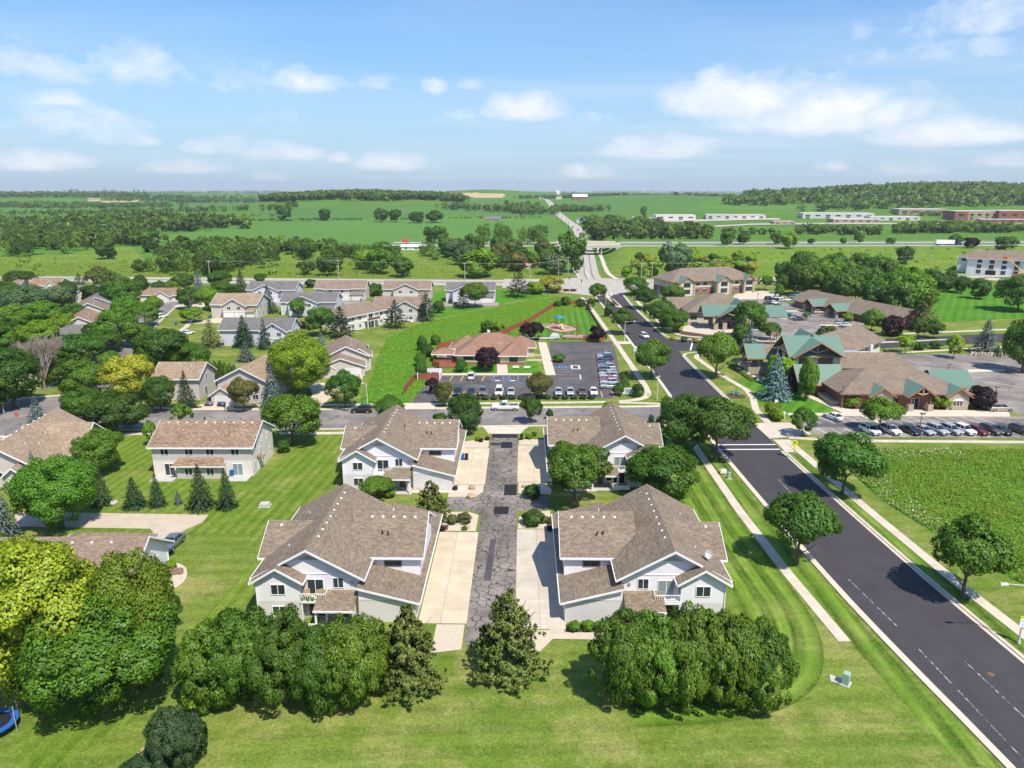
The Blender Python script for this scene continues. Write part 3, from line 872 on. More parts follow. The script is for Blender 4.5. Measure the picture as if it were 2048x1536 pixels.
def crown_cards(seed, ncl, nleaf, zlo=0.15, rc=(0.12, 0.2), leaf=0.02, shape='round', squash=1.0, stretch=1.0, gaps=0.0):
 """crown in a unit box: height 1, radius 0.5; clumps of leaves over an uneven ellipsoid"""
 r = np.random.default_rng(seed)
 hz = (1 - zlo) / 2
 zc = zlo + hz
 d = unit(r.normal(size=(ncl, 3)))
 d[:, 2] = np.abs(d[:, 2]) * np.where(r.random(ncl) < 0.72, 1, -1)
 wob = 1 + 0.16 * np.sin(d[:, 0] * 4 + seed) * np.cos(d[:, 1] * 3.3 + seed * 1.7) + r.normal(scale=0.06, size=ncl)
 rcl = r.uniform(rc[0], rc[1], ncl)
 lay = np.where(r.random(ncl) < 0.8, r.uniform(0.82, 1.0, ncl), r.uniform(0.35, 0.7, ncl)) * wob
 rad_ = np.stack([0.5 - rcl * 0.8, 0.5 - rcl * 0.8, np.maximum(hz - rcl * 0.8, 0.05)], -1)
 c = d * rad_ * lay[:, None]
 if shape == 'street':        # spreading, widest low
  t = np.clip((c[:, 2] + hz) / (2 * hz), 0, 1)
  c[:, :2] *= (1.12 - 0.5 * t ** 2)[:, None]
 elif shape == 'cone':
  t = np.clip((c[:, 2] + hz) / (2 * hz), 0, 1)
  c[:, :2] *= np.clip(1.35 * (1 - t) ** 0.75 + 0.12, 0, 1.15)[:, None]
 elif shape == 'egg':
  t = np.clip((c[:, 2] + hz) / (2 * hz), 0, 1)
  c[:, :2] *= np.clip(1.18 - 0.55 * t ** 1.6, 0, 1.2)[:, None]
 elif shape == 'dome':
  t = np.clip((c[:, 2] + hz) / (2 * hz), 0, 1)
  c[:, :2] *= np.clip(1.12 - 0.22 * t ** 2, 0, 1.2)[:, None]
 elif shape == 'vase':
  t = np.clip((c[:, 2] + hz) / (2 * hz), 0, 1)
  c[:, :2] *= (0.45 + 0.75 * t)[:, None]
 c[:, 2] += zc
 w = rcl ** 2
 k = r.choice(ncl, nleaf, p=w / w.sum())
 dl = unit(r.normal(size=(nleaf, 3)))
 out = unit(c[k] - np.array([0, 0, zc * 0.8]))
 dt = (dl * out).sum(-1)
 dl = np.where((dt < -0.35)[:, None], dl - 2 * dt[:, None] * out, dl)
 rr = rcl[k] * r.uniform(0.55, 1.08, nleaf) ** 0.7
 sc3 = np.array([1, 1, stretch * 0.85])
 C = c[k] + dl * rr[:, None] * sc3
 if shape != 'shrub':
  keep = C[:, 2] > zlo - 0.05
 else:
  keep = C[:, 2] > 0.0
 C, dl, out = C[keep], dl[keep], out[keep]
 n = len(C)
 up = np.array([0, 0, 0.25])
 N = unit(dl * 0.55 + out * 0.3 + up + r.normal(scale=0.5, size=(n, 3)))
 S = unit(dl * 0.8 + out * 0.35 + up * 0.6 + r.normal(scale=0.22, size=(n, 3)))
 T = r.normal(size=(n, 3))
 if stretch > 1.2:
  T = T * 0.5 + np.array([0, 0, 1.0])
 T = unit(T - (T * N).sum(-1, keepdims=True) * N)
 s = leaf * r.uniform(0.65, 1.35, n)
 return C, N, T, s * 0.62, s * (1.0 if stretch <= 1.2 else 1.5), S

def conifer_cards(seed, tiers, per, leaf=0.022, droop=0.18, power=0.9, zlo=0.03, jag=0.25, width=0.5):
 r = np.random.default_rng(seed)
 L = []
 for t in range(tiers):
  f = t / (tiers - 1)
  z = zlo + (1 - zlo) * f ** 1.0
  R = width * (1 - f) ** power + 0.015
  nb = max(4, int(per * (0.35 + 0.65 * (1 - f))))
  a0 = r.uniform(0, 6.28)
  for b in range(nb):
   a = a0 + 2 * math.pi * b / nb + r.normal(scale=0.16)
   Rb = R * (1 - jag * r.random())
   m = int(5 + 20 * Rb / width)
   s = r.uniform(0.12, 1, m) ** 0.75
   x = s * Rb
   lat = r.normal(scale=0.30, size=m) * (0.4 + 0.6 * (1 - s)) * 0.10
   zz = z - droop * Rb * s ** 1.3 + r.normal(scale=0.010, size=m)
   p = np.stack([x * math.cos(a) - lat * math.sin(a), x * math.sin(a) + lat * math.cos(a), zz], -1)
   outd = np.array([math.cos(a), math.sin(a), -droop * 0.8])
   L.append(np.concatenate([p, np.tile(outd, (m, 1))], 1))
 A = np.concatenate(L)
 C, T = A[:, :3], unit(A[:, 3:] + r.normal(scale=0.35, size=(len(A), 3)))
 n = len(C)
 rd = unit(np.stack([C[:, 0], C[:, 1], np.full(n, 0.12)], -1))
 N = unit(np.array([0, 0, 0.8]) + rd * 0.6 + r.normal(scale=0.4, size=(n, 3)))
 N = unit(N - (N * T).sum(-1, keepdims=True) * T)
 S = unit(rd * 0.75 + np.array([0, 0, 0.45]) + r.normal(scale=0.28, size=(n, 3)))
 s = leaf * r.uniform(0.7, 1.4, n)
 return C, N, T, s * 0.55, s * 1.25, S

def pine_cards(seed, tiers=17, per=14, leaf=0.021):
 r = np.random.default_rng(seed)
 L = []
 for t in range(tiers):
  f = t / (tiers - 1)
  z = 0.08 + 0.88 * f
  R = 0.47 * (1 - f ** 1.4) ** 0.8 * r.uniform(.85, 1.08) + 0.03
  for b in range(max(3, int(per * (1.15 - f * .75)))):
   a = r.uniform(0, 6.28)
   Rb = R * r.uniform(.6, 1.05)
   for q in range(int(2 + 7 * Rb / .47)):
    s = r.uniform(.3, 1) ** .7
    c = np.array([Rb * s * math.cos(a), Rb * s * math.sin(a), z + .10 * Rb * s * s + r.normal(scale=.014)]) + np.append(r.normal(scale=.022, size=2), 0)
    m = 26
    d = unit(r.normal(size=(m, 3)) + np.array([.5 * math.cos(a), .5 * math.sin(a), .9]))
    L.append(np.concatenate([c + d * r.uniform(.008, .032, (m, 1)), d], 1))
 A = np.concatenate(L)
 C, T = A[:, :3], unit(A[:, 3:])
 n = len(C)
 rd = unit(np.stack([C[:, 0], C[:, 1], np.full(n, .15)], -1))
 N = unit(rd * .7 + np.array([0, 0, .5]) + r.normal(scale=.5, size=(n, 3)))
 N = unit(N - (N * T).sum(-1, keepdims=True) * T)
 S = unit(rd * .55 + T * .5 + np.array([0, 0, .35]) + r.normal(scale=.25, size=(n, 3)))
 s = leaf * r.uniform(.7, 1.3, n)
 return C, N, T, s * .33, s * .95, S

def trunk_mesh(name, seed, top=0.6, r0=0.03, limbs=6, base=0.3, spread=0.3, mat=None):
 rd = random.Random(seed)
 mb = MB()
 p = Vector((0, 0, -0.01))
 n = 5
 pts = [Vector((rd.uniform(-.012, .012) * k, rd.uniform(-.012, .012) * k, top * k / n)) for k in range(n + 1)]
 for k in range(n):
  mb.tube(pts[k], pts[k + 1], r0 * (1 - 0.75 * k / n) * (1.25 if k == 0 else 1), r0 * (1 - 0.75 * (k + 1) / n), 7)
 for k in range(limbs):
  f = base + (top - base) * rd.random() * 0.85
  a = 2.4 * k + rd.uniform(-.4, .4)
  s = pts[min(n, int(f / top * n))]
  L = spread * rd.uniform(0.6, 1.0)
  e1 = s + Vector((math.cos(a) * L * .5, math.sin(a) * L * .5, L * .45))
  e2 = e1 + Vector((math.cos(a + .3) * L * .5, math.sin(a + .3) * L * .5, L * .5))
  mb.tube(s, e1, r0 * 0.42, r0 * 0.26, 5)
  mb.tube(e1, e2, r0 * 0.26, r0 * 0.1, 4)
  mb.tube(e1, e1 + Vector((math.cos(a - .8) * L * .4, math.sin(a - .8) * L * .4, L * .35)), r0 * 0.2, r0 * 0.07, 4)
 return mb.mesh(name, mat or M_bark, True)

PROTO = {}
def proto(kind):
 """(crown meshes, trunk meshes) for a tree form, made once and shared"""
 if kind in PROTO:
  return PROTO[kind]
 cr, tr = [], []
 m = LM['maple']
 def add(cards, tk):
  C, N, T, su, sv, S = cards
  cr.append(cards_mesh('crown', C, N, T, su, sv, m, None, S))
  tr.append(trunk_mesh('trunk', len(cr) + len(kind), **tk))
 if kind == 'round':
  for s in range(4):
   add(crown_cards(11 + s, 62, 15000, 0.10, (0.10, 0.19), 0.0185), dict(top=0.6, base=0.15))
 elif kind == 'big':          # close to the camera: more and smaller leaves
  for s in range(3):
   add(crown_cards(31 + s, 120, 46000, 0.08, (0.07, 0.15), 0.0115), dict(top=0.65, base=0.15, limbs=9))
 elif kind == 'street':
  for s in range(4):
   add(crown_cards(51 + s, 64, 15000, 0.27, (0.09, 0.17), 0.0185, 'street'), dict(top=0.7, base=0.25, r0=0.025, limbs=8, spread=0.42))
 elif kind == 'oval':
  for s in range(3):
   add(crown_cards(71 + s, 60, 11000, 0.18, (0.09, 0.17), 0.020, 'egg'), dict(top=0.65, base=0.2, r0=0.02))
 elif kind == 'shrub':
  for s in range(3):
   add(crown_cards(91 + s, 36, 6500, 0.0, (0.13, 0.22), 0.030, 'shrub'), dict(top=0.45, base=0.06, r0=0.02))
 elif kind == 'ball':         # clipped
  for s in range(2):
   add(crown_cards(101 + s, 90, 8000, 0.0, (0.12, 0.16), 0.024, 'egg'), dict(top=0.5, base=0.1, r0=0.02))
 elif kind == 'arbor':
  for s in range(3):
   add(crown_cards(111 + s, 150, 32000, 0.0, (0.06, 0.12), 0.0125, 'dome', stretch=1.25), dict(top=0.6, base=0.1, r0=0.03))
 elif kind == 'column':
  for s in range(2):
   add(crown_cards(121 + s, 60, 7000, 0.04, (0.12, 0.2), 0.024, 'egg', stretch=1.4), dict(top=0.7, base=0.1, r0=0.02))
 elif kind == 'pine':
  for s in range(3):
   add(pine_cards(131 + s), dict(top=0.9, base=0.08, r0=0.025, limbs=22, spread=0.34))
 elif kind == 'whitepine':
  for s in range(2):
   add(conifer_cards(141 + s, 15, 9, 0.030, -0.12, 0.75, 0.12, 0.4), dict(top=0.9, base=0.1, r0=0.025, limbs=4, spread=0.2))
 elif kind == 'spruce':
  for s in range(4):
   add(conifer_cards(151 + s, 26, 15, 0.021, 0.30, 0.85, 0.04, 0.28), dict(top=0.9, base=0.1, r0=0.025, limbs=3, spread=0.1))
 elif kind == 'openspruce':
  for s in range(2):
   add(conifer_cards(161 + s, 17, 10, 0.025, 0.40, 0.8, 0.05, 0.4), dict(top=0.92, base=0.1, r0=0.025, limbs=3, spread=0.1))
 elif kind == 'mid':          # trees some hundred metres off
  for s in range(6):
   add(crown_cards(171 + s, 40, 3600, 0.06, (0.12, 0.21), 0.038), dict(top=0.55, base=0.15))
 elif kind == 'midcone':
  for s in range(2):
   add(conifer_cards(181 + s, 14, 10, 0.04, 0.25, 0.9, 0.03, 0.3), dict(top=0.9, base=0.1, limbs=2, spread=0.1))
 elif kind == 'midbush':
  for s in range(4):
   add(crown_cards(191 + s, 30, 2200, 0.0, (0.14, 0.24), 0.05, 'shrub'), dict(top=0.4, base=0.08, r0=0.02))
 elif kind == 'lot':          # young open tree
  for s in range(2):
   add(crown_cards(201 + s, 40, 5200, 0.22, (0.08, 0.15), 0.026, 'egg'), dict(top=0.75, base=0.2, r0=0.02, limbs=8))
 elif kind == 'gappy':
  for s in range(1):
   add(crown_cards(215, 58, 17000, 0.2, (0.08, 0.15), 0.0175), dict(top=0.8, base=0.2, r0=0.025, limbs=12, spread=0.45))
 PROTO[kind] = (cr, tr)
 return PROTO[kind]

NTREE = 0
def plant(kind, leaf, x, y, z, h, w, label, cat='tree', group=None, name=None):
 global NTREE
 NTREE += 1
 cr, tr = proto(kind)
 k = NTREE % len(cr)
 shrub = kind in ('shrub', 'ball', 'midbush')
 root = thing(name or ('shrub' if shrub else 'tree'), label, cat, (x, y, z - 0.03), 0.0, group)
 rz = (NTREE * 2.399) % 6.283
 f = w / (0.98 if kind not in ('spruce', 'openspruce', 'whitepine') else 0.84)
 t = mkobj('stem' if shrub else 'trunk', tr[k], root, (0, 0, 0), rz, (min(f, h * 0.9), min(f, h * 0.9), h))
 c = mkobj('crown', cr[k], root, (0, 0, 0), rz, (f, f, h))
 c.material_slots[0].link = 'OBJECT'
 c.material_slots[0].material = LM[leaf]
 return root

def tpx(kind, leaf, u, vt, vb, wpx, label, cat='tree', group=None, name=None):
 """a tree from its picture: foot (u,vb) on the ground gives the distance, then height and spread"""
 x, y, z = Gt(u, vb)
 lo, hi = 0.2, 60.0
 for _ in range(40):
  m = (lo + hi) / 2
  if Pj(x, y, z + m)[1] > vt:
   lo = m
  else:
   hi = m
 h = lo
 zc = Pj(x, y, z + h * 0.5)[2]
 w = wpx * zc / F
 # the far side of a wide crown seen from above reaches higher in the picture: allow for it
 dep = (CH - h) / math.hypot(x, y)
 if kind not in ('spruce', 'openspruce', 'midcone', 'pine', 'whitepine', 'column', 'arbor'):
  w = min(w, 1.4 * (vb - vt) * zc / F)
  h = max(h - (0.14 if kind != 'big' else 0.0) * w * dep, h * 0.72, (0.68 if kind not in ('shrub', 'midbush', 'ball') else 0.5) * w)
 return plant(kind, leaf, x, y, z, h, w, label, cat, group, name)

# ---- close to the camera
N1 = 'arborvitae hedge trees behind the two nearest townhouses'
T = [
 ('big', 'locust', 62, 1078, 1402, 330, 'huge yellow-green honeylocust, the larger of two beside the low grey-roofed house'),
 ('big', 'locust', 285, 1097, 1372, 175, 'yellow-green honeylocust next to the white gable end of the low house'),
 ('big', 'maple', 215, 1190, 1418, 300, 'broad dark green tree overlapping the two yellow-green honeylocusts'),
 ('oval', 'dark', 345, 1180, 1262, 46, 'small dark tree at the edge of the honeylocusts beside the striped lawn'),
 ('arbor', 'spruce', 355, 1420, 1542, 108, 'dense egg-shaped juniper alone on the lawn in front of the hedge'),
 ('shrub', 'spruce', 285, 1508, 1562, 84, 'low dense juniper next to the egg-shaped one'),
 ('lot', 'light', 384, 1384, 1428, 36, 'pale green sapling between the juniper and the hedge end'),
 ('arbor', 'arbor', 432, 1250, 1402, 142, 'arborvitae at the lawn end of the longer hedge'),
 ('arbor', 'arbor', 500, 1219, 1398, 142, 'tallest arborvitae of the longer hedge'),
 ('arbor', 'arbor', 573, 1228, 1404, 142, 'arborvitae in the hedge in front of the lower balcony railing'),
 ('arbor', 'arbor', 643, 1254, 1410, 142, 'lowest arborvitae of the longer hedge, below the porch roof'),
 ('arbor', 'arbor', 712, 1231, 1404, 142, 'arborvitae of the longer hedge touching the pine'),
 ('pine', 'pine', 818, 1213, 1378, 158, 'shaggy pine at the corner of the tan concrete driveway'),
 ('pine', 'pine', 1018, 1182, 1348, 162, 'shaggy pine standing at the end of the cracked lane'),
 ('arbor', 'arbor', 1250, 1224, 1400, 142, 'arborvitae hedge tree by the mulch bed of the townhouse with the dish'),
 ('arbor', 'arbor', 1312, 1233, 1404, 142, 'arborvitae hedge tree in front of the brown porch roof'),
 ('arbor', 'arbor', 1375, 1218, 1408, 142, 'tallest arborvitae in the hedge below the townhouse with the satellite dish'),
 ('arbor', 'arbor', 1440, 1227, 1408, 142, 'arborvitae hedge tree below the corner windows of the townhouse'),
 ('arbor', 'arbor', 1503, 1243, 1408, 142, 'arborvitae at the hedge end facing the curved mowing stripes'),
 # along the main road
 ('street', 'dark', 1594, 978, 1130, 146, 'street tree between the dark road and the walk that ends in the lawn'),
 ('street', 'maple', 1926, 1026, 1195, 162, 'street tree beside the weedy meadow, the one nearer the speed sign'),
 ('street', 'dark', 1684, 858, 988, 138, 'street tree beside the yellow school crossing sign'),
 ('round', 'dark', 1362, 784, 905, 108, 'dark tree behind the second townhouse, touching its street side neighbour'),
 ('street', 'dark', 1430, 788, 918, 146, 'big dark street tree by the white crossing lines'),
 ('round', 'maple', 1320, 885, 990, 176, 'very large rounded maple between the two townhouses on the road side'),
 ('gappy', 'maple', 1150, 879, 1012, 144, 'tree with a bare patch in its crown in front of the rear townhouse'),
 ('street', 'dark', 1302, 676, 757, 80, 'street tree on the grass strip by the row of parked cars'),
 ('street', 'maple', 1432, 662, 757, 86, 'street tree between the side road mouth and the pond'),
 ('street', 'dark', 1244, 614, 669, 56, 'dark street tree behind the tall street lamp with an arm'),
 ('shrub', 'dark', 1217, 607, 633, 20, 'small dark tree on the verge behind the lamp post'),
 ('street', 'dark', 1196, 565, 604, 42, 'dark street tree beside the planted traffic island'),
 ('round', 'dark', 1270, 551, 590, 48, 'dark tree at the corner of the big junction'),
 ('street', 'dark', 1288, 571, 618, 58, 'street tree across the road from the traffic island'),
 ('street', 'dark', 1320, 597, 652, 62, 'street tree in front of the clinic with the green canopy'),
 ('round', 'maple', 1346, 616, 664, 62, 'low rounded tree in the clinic flower bed'),
 ('round', 'maple', 1345, 568, 612, 44, 'rounded tree at the corner of the brick office'),
 ('spruce', 'blue', 1315, 573, 596, 18, 'small blue spruce between the street trees and the brick office'),
 ('spruce', 'blue', 1368, 602, 626, 17, 'small blue spruce by the clinic side entrance'),
 # between the townhouses and along the street
 ('round', 'dark', 930, 785, 866, 76, 'dark dense tree at the street end of the lane'),
 ('oval', 'dark', 1060, 788, 846, 46, 'small street tree by the parked white pickup'),
 ('shrub', 'maple', 880, 824, 845, 56, 'spreading shrub behind the rear townhouse by the dark dense tree'),
 ('column', 'spruce', 1099, 818, 838, 15, 'small pointed evergreen at the corner of the rear townhouse'),
 ('ball', 'spruce', 1302, 828, 846, 13, 'small round bush at the street corner of the rear townhouse'),
 ('shrub', 'light', 1218, 802, 824, 26, 'light shrub peeping over the townhouse roof by the street'),
 ('oval', 'dark', 780, 787, 848, 62, 'dark tree behind the ridge of the rear townhouse by the street'),
 ('oval', 'maple', 752, 949, 1000, 74, 'leafy shrub in front of the rear townhouse porch'),
 ('pine', 'pine', 862, 961, 1040, 80, 'spreading dark pine shrub beside the gravel bed and drive'),
 ('oval', 'olive', 1080, 742, 798, 58, 'seed-laden tree on the hedge line of the day-care lot'),
 ('oval', 'olive', 890, 760, 812, 44, 'small pale tree at the day-care lot entrance'),
 ('oval', 'purple', 866, 754, 788, 30, 'small purple-leaved tree beside the bin enclosure'),
 ('round', 'purple', 974, 691, 742, 50, 'purple maple in front of the day-care wall'),
 ('round', 'purple', 1063, 641, 682, 50, 'purple maple behind the day-care building'),
 ('round', 'purple', 1192, 650, 684, 32, 'small purple tree by the fence corner of the playground'),
 ('ball', 'dark', 922, 716, 744, 28, 'round bush against the day-care wall by the red fence'),
 ('shrub', 'maple', 975, 638, 666, 30, 'dark green bush of the pair behind the day-care roof'),
 ('shrub', 'light', 998, 640, 667, 24, 'yellow-green bush of the pair behind the day-care roof'),
 ('oval', 'dark', 690, 737, 817, 74, 'dark pointed maple by the curved driveway'),
 ('round', 'maple', 587, 780, 890, 118, 'large round maple overhanging the street beside the long brown-roofed house'),
 ('ball', 'dark', 567, 878, 905, 26, 'round bush at the corner of the long brown-roofed house'),
 ('big', 'light', 600, 664, 790, 128, 'large light green tree between the tan house and the curved driveway'),
 ('spruce', 'blue', 546, 726, 815, 54, 'tall blue spruce in front of the large light green tree'),
 ('street', 'olive', 488, 751, 823, 62, 'open street tree beside the tan driveway with two dark cars'),
 ('spruce', 'blue', 493, 686, 722, 44, 'blue spruce behind the tan hipped roof'),
 ('spruce', 'blue', 643, 666, 704, 40, 'blue spruce behind the low house on the curved driveway'),
 ('spruce', 'spruce', 374, 743, 815, 48, 'dark green spruce in front of the small tan house'),
 ('lot', 'maple', 365, 802, 858, 42, 'young street tree on the far side of the long brown-roofed house'),
 ('round', 'dark', 322, 748, 822, 66, 'dark tree between the yellow tree and the spruce'),
 ('round', 'yellow', 263, 704, 802, 104, 'yellow-leaved tree standing out among the green ones'),
 ('round', 'maple', 172, 716, 792, 96, 'rounded green tree to the side of the yellow one'),
 ('round', 'maple', 172, 772, 842, 78, 'round tree at the street bend, the smaller of the two on the verge'),
 ('round', 'dark', 232, 780, 866, 126, 'large round tree overhanging the street bend'),
 ('spruce', 'blue', 78, 793, 856, 52, 'blue spruce behind the big tan roof by the street'),
 ('lot', 'light', 302, 838, 892, 26, 'thin pale sapling by the corner of the long brown-roofed house'),
 ('spruce', 'spruce', 412, 834, 864, 28, 'small spruce behind the long brown roof'),
 ('round', 'dark', 28, 690, 815, 120, 'dark tree by the street lamp at the street bend'),
 ('round', 'maple', -30, 740, 830, 110, 'dark tree at the picture side of the lamp at the street bend'),
 ('spruce', 'spruce', 403, 930, 1016, 64, 'largest green spruce on the lawn of the long brown-roofed house'),
 ('spruce', 'spruce', 455, 937, 1016, 48, 'narrow spruce next to the largest one on the lawn'),
 ('spruce', 'spruce', 316, 948, 1012, 40, 'spruce between the tiny blue one and the squat one'),
 ('spruce', 'spruce', 270, 954, 1014, 54, 'squat dark spruce on the lawn'),
 ('spruce', 'spruce', 206, 932, 1010, 46, 'dark spruce beside the big round maple on the lawn'),
 ('spruce', 'blue', 357, 980, 1008, 20, 'tiny blue spruce on the lawn'),
 ('big', 'maple', 125, 912, 1056, 160, 'big round maple in front of the tan roofed house'),
 ('round', 'maple', 204, 853, 945, 96, 'round maple on the lawn between two houses'),
 ('spruce', 'blue', 8, 962, 1080, 76, 'blue spruce by the concrete drive of the tan roofed house'),
 ('spruce', 'blue', 72, 902, 968, 40, 'blue spruce half hidden behind the big round maple'),
 ('round', 'dark', -10, 1065, 1130, 80, 'dark bush by the drive behind the huge honeylocust'),
]
for t in T:
 sh = t[0] in ('shrub', 'ball')
 tpx(*t[:6], t[6], 'shrub' if sh else 'tree', N1 if 'arborvitae' in t[6] else None)

# ---- residential trees further back
RT = 'trees among the houses beyond the street'
T = [('oval', 'dark', 41, 538, 580, 60), ('round', 'willow', 55, 568, 640, 130), ('round', 'willow', 118, 568, 628, 62), ('round', 'maple', 28, 608, 665, 92), ('round', 'light', 85, 636, 700, 110),
     ('oval', 'dark', 138, 560, 605, 44), ('whitepine', 'spruce', 160, 547, 578, 32), ('oval', 'olive', 202, 531, 584, 52), ('round', 'dark', 188, 567, 605, 46), ('round', 'dark', 247, 552, 615, 74), ('oval', 'dark', 285, 548, 600, 36),
     ('round', 'maple', 240, 612, 695, 80), ('round', 'maple', 292, 602, 652, 58), ('round', 'maple', 275, 643, 694, 58), ('round', 'dark', 168, 664, 730, 92), ('round', 'dark', 330, 652, 735, 112), ('round', 'dark', 393, 682, 738, 60),
     ('round', 'dark', 367, 546, 578, 52), ('spruce', 'blue', 398, 540, 580, 24), ('round', 'maple', 377, 572, 618, 44), ('oval', 'light', 418, 570, 620, 52), ('round', 'dark', 441, 540, 575, 48), ('round', 'dark', 447, 560, 596, 50),
     ('spruce', 'spruce', 483, 538, 584, 32), ('midbush', 'dark', 522, 545, 564, 26), ('spruce', 'spruce', 538, 571, 626, 40), ('round', 'light', 387, 612, 645, 46), ('openspruce', 'brown', 422, 637, 694, 56), ('spruce', 'spruce', 489, 631, 694, 50),
     ('openspruce', 'spruce', 530, 637, 698, 38), ('spruce', 'blue', 503, 606, 632, 20), ('oval', 'maple', 598, 594, 636, 36), ('round', 'dark', 642, 610, 672, 54), ('whitepine', 'spruce', 682, 614, 676, 60), ('shrub', 'purple', 600, 640, 668, 28),
     ('whitepine', 'spruce', 791, 600, 656, 52), ('whitepine', 'spruce', 853, 586, 642, 46), ('round', 'dark', 878, 600, 626, 26), ('street', 'maple', 951, 562, 614, 58), ('whitepine', 'spruce', 926, 577, 617, 34), ('whitepine', 'spruce', 1037, 540, 594, 56),
     ('shrub', 'yellow', 1103, 550, 585, 52), ('shrub', 'light', 1070, 560, 588, 40), ('shrub', 'dark', 750, 565, 592, 34), ('shrub', 'dark', 622, 557, 575, 24),
     ('oval', 'dark', 195, 640, 690, 50), ('round', 'dark', 110, 690, 740, 60), ('round', 'maple', 60, 650, 700, 70), ('round', 'dark', 0, 640, 700, 80), ('round', 'maple', 20, 560, 610, 60), ('round', 'dark', 320, 560, 590, 30), ('round', 'maple', 90, 600, 650, 70), ('oval', 'maple', 225, 700, 745, 50), ('round', 'light', 130, 625, 672, 62), ('round', 'maple', 60, 690, 745, 75), ('round', 'maple', 118, 720, 768, 66), ('round', 'light', 15, 600, 640, 62), ('round', 'maple', 300, 690, 740, 60), ('round', 'dark', 215, 655, 705, 62), ('round', 'light', 345, 690, 735, 46), ('round', 'maple', 100, 575, 615, 56), ('round', 'maple', 255, 590, 640, 56), ('oval', 'light', 310, 590, 625, 36), ('round', 'dark', 150, 605, 645, 48), ('round', 'maple', 430, 590, 622, 34), ('round', 'maple', 20, 650, 700, 80), ('oval', 'maple', 225, 540, 575, 34), ('round', 'maple', 345, 560, 590, 32), ('round', 'dark', 140, 668, 712, 60)]
names = {'dark': 'dark green', 'willow': 'grey-green willowy', 'maple': 'mid green', 'light': 'light green', 'spruce': 'dark evergreen', 'olive': 'olive', 'blue': 'blue', 'brown': 'brownish evergreen', 'purple': 'purple', 'yellow': 'yellow-green'}
forms = {'oval': 'pointed tree', 'round': 'round tree', 'whitepine': 'layered pine', 'spruce': 'spruce', 'midbush': 'bush', 'openspruce': 'open spruce', 'shrub': 'bush', 'street': 'spreading tree'}
for t in T:
 tpx(*t, f"{names[t[1]]} {forms[t[0]]} among the houses beyond the street", 'tree', f"{names[t[1]]} {forms[t[0]]}s among the houses beyond the street")
for k, (u, vt, vb, w) in enumerate(((424, 722, 772, 13), (434, 724, 772, 13), (444, 722, 770, 13), (453, 726, 768, 13), (462, 728, 766, 12), (470, 730, 764, 12))):
 tpx('column', 'arbor', u, vt, vb, w, 'narrow arborvitae in the short hedge between the two tan houses', 'tree', 'narrow arborvitae hedge')
for k, (u, vt, vb, w) in enumerate(((723, 694, 732, 16), (735, 694, 728, 16))):
 tpx('column', 'dark', u, vt, vb, w, ('egg-shaped evergreen touching the low house wall', 'egg-shaped evergreen next to the swale')[k])
for k, (u, vt, vb, w, wh) in enumerate(((844, 671, 702, 22, 'at the top of the row'), (871, 669, 690, 22, 'behind the red fence'), (854, 687, 716, 28, 'by the gazebo'), (841, 706, 732, 26, 'fourth from the top of the row'), (843, 719, 757, 26, 'next to the bin enclosure'))):
 tpx('column', 'dark', u, vt, vb, w, f'clipped egg-shaped evergreen beside the day-care fence, {wh}')
for u, vt, vb, w, lab in ((1181, 595, 620, 16, 'clipped evergreen at the corner of the playground fence'), (1161, 596, 613, 20, 'round bush behind the far red fence'), (1131, 592, 611, 22, 'dark bush behind the far red fence, the taller'), (1116, 600, 613, 16, 'dark bush behind the far red fence, the smaller'),
                          (1236, 763, 792, 23, 'clipped bush on the car side of the day-care sign'), (1275, 765, 794, 25, 'clipped bush on the walk side of the day-care sign')):
 tpx('ball', 'dark', u, vt, vb, w, lab, 'shrub')

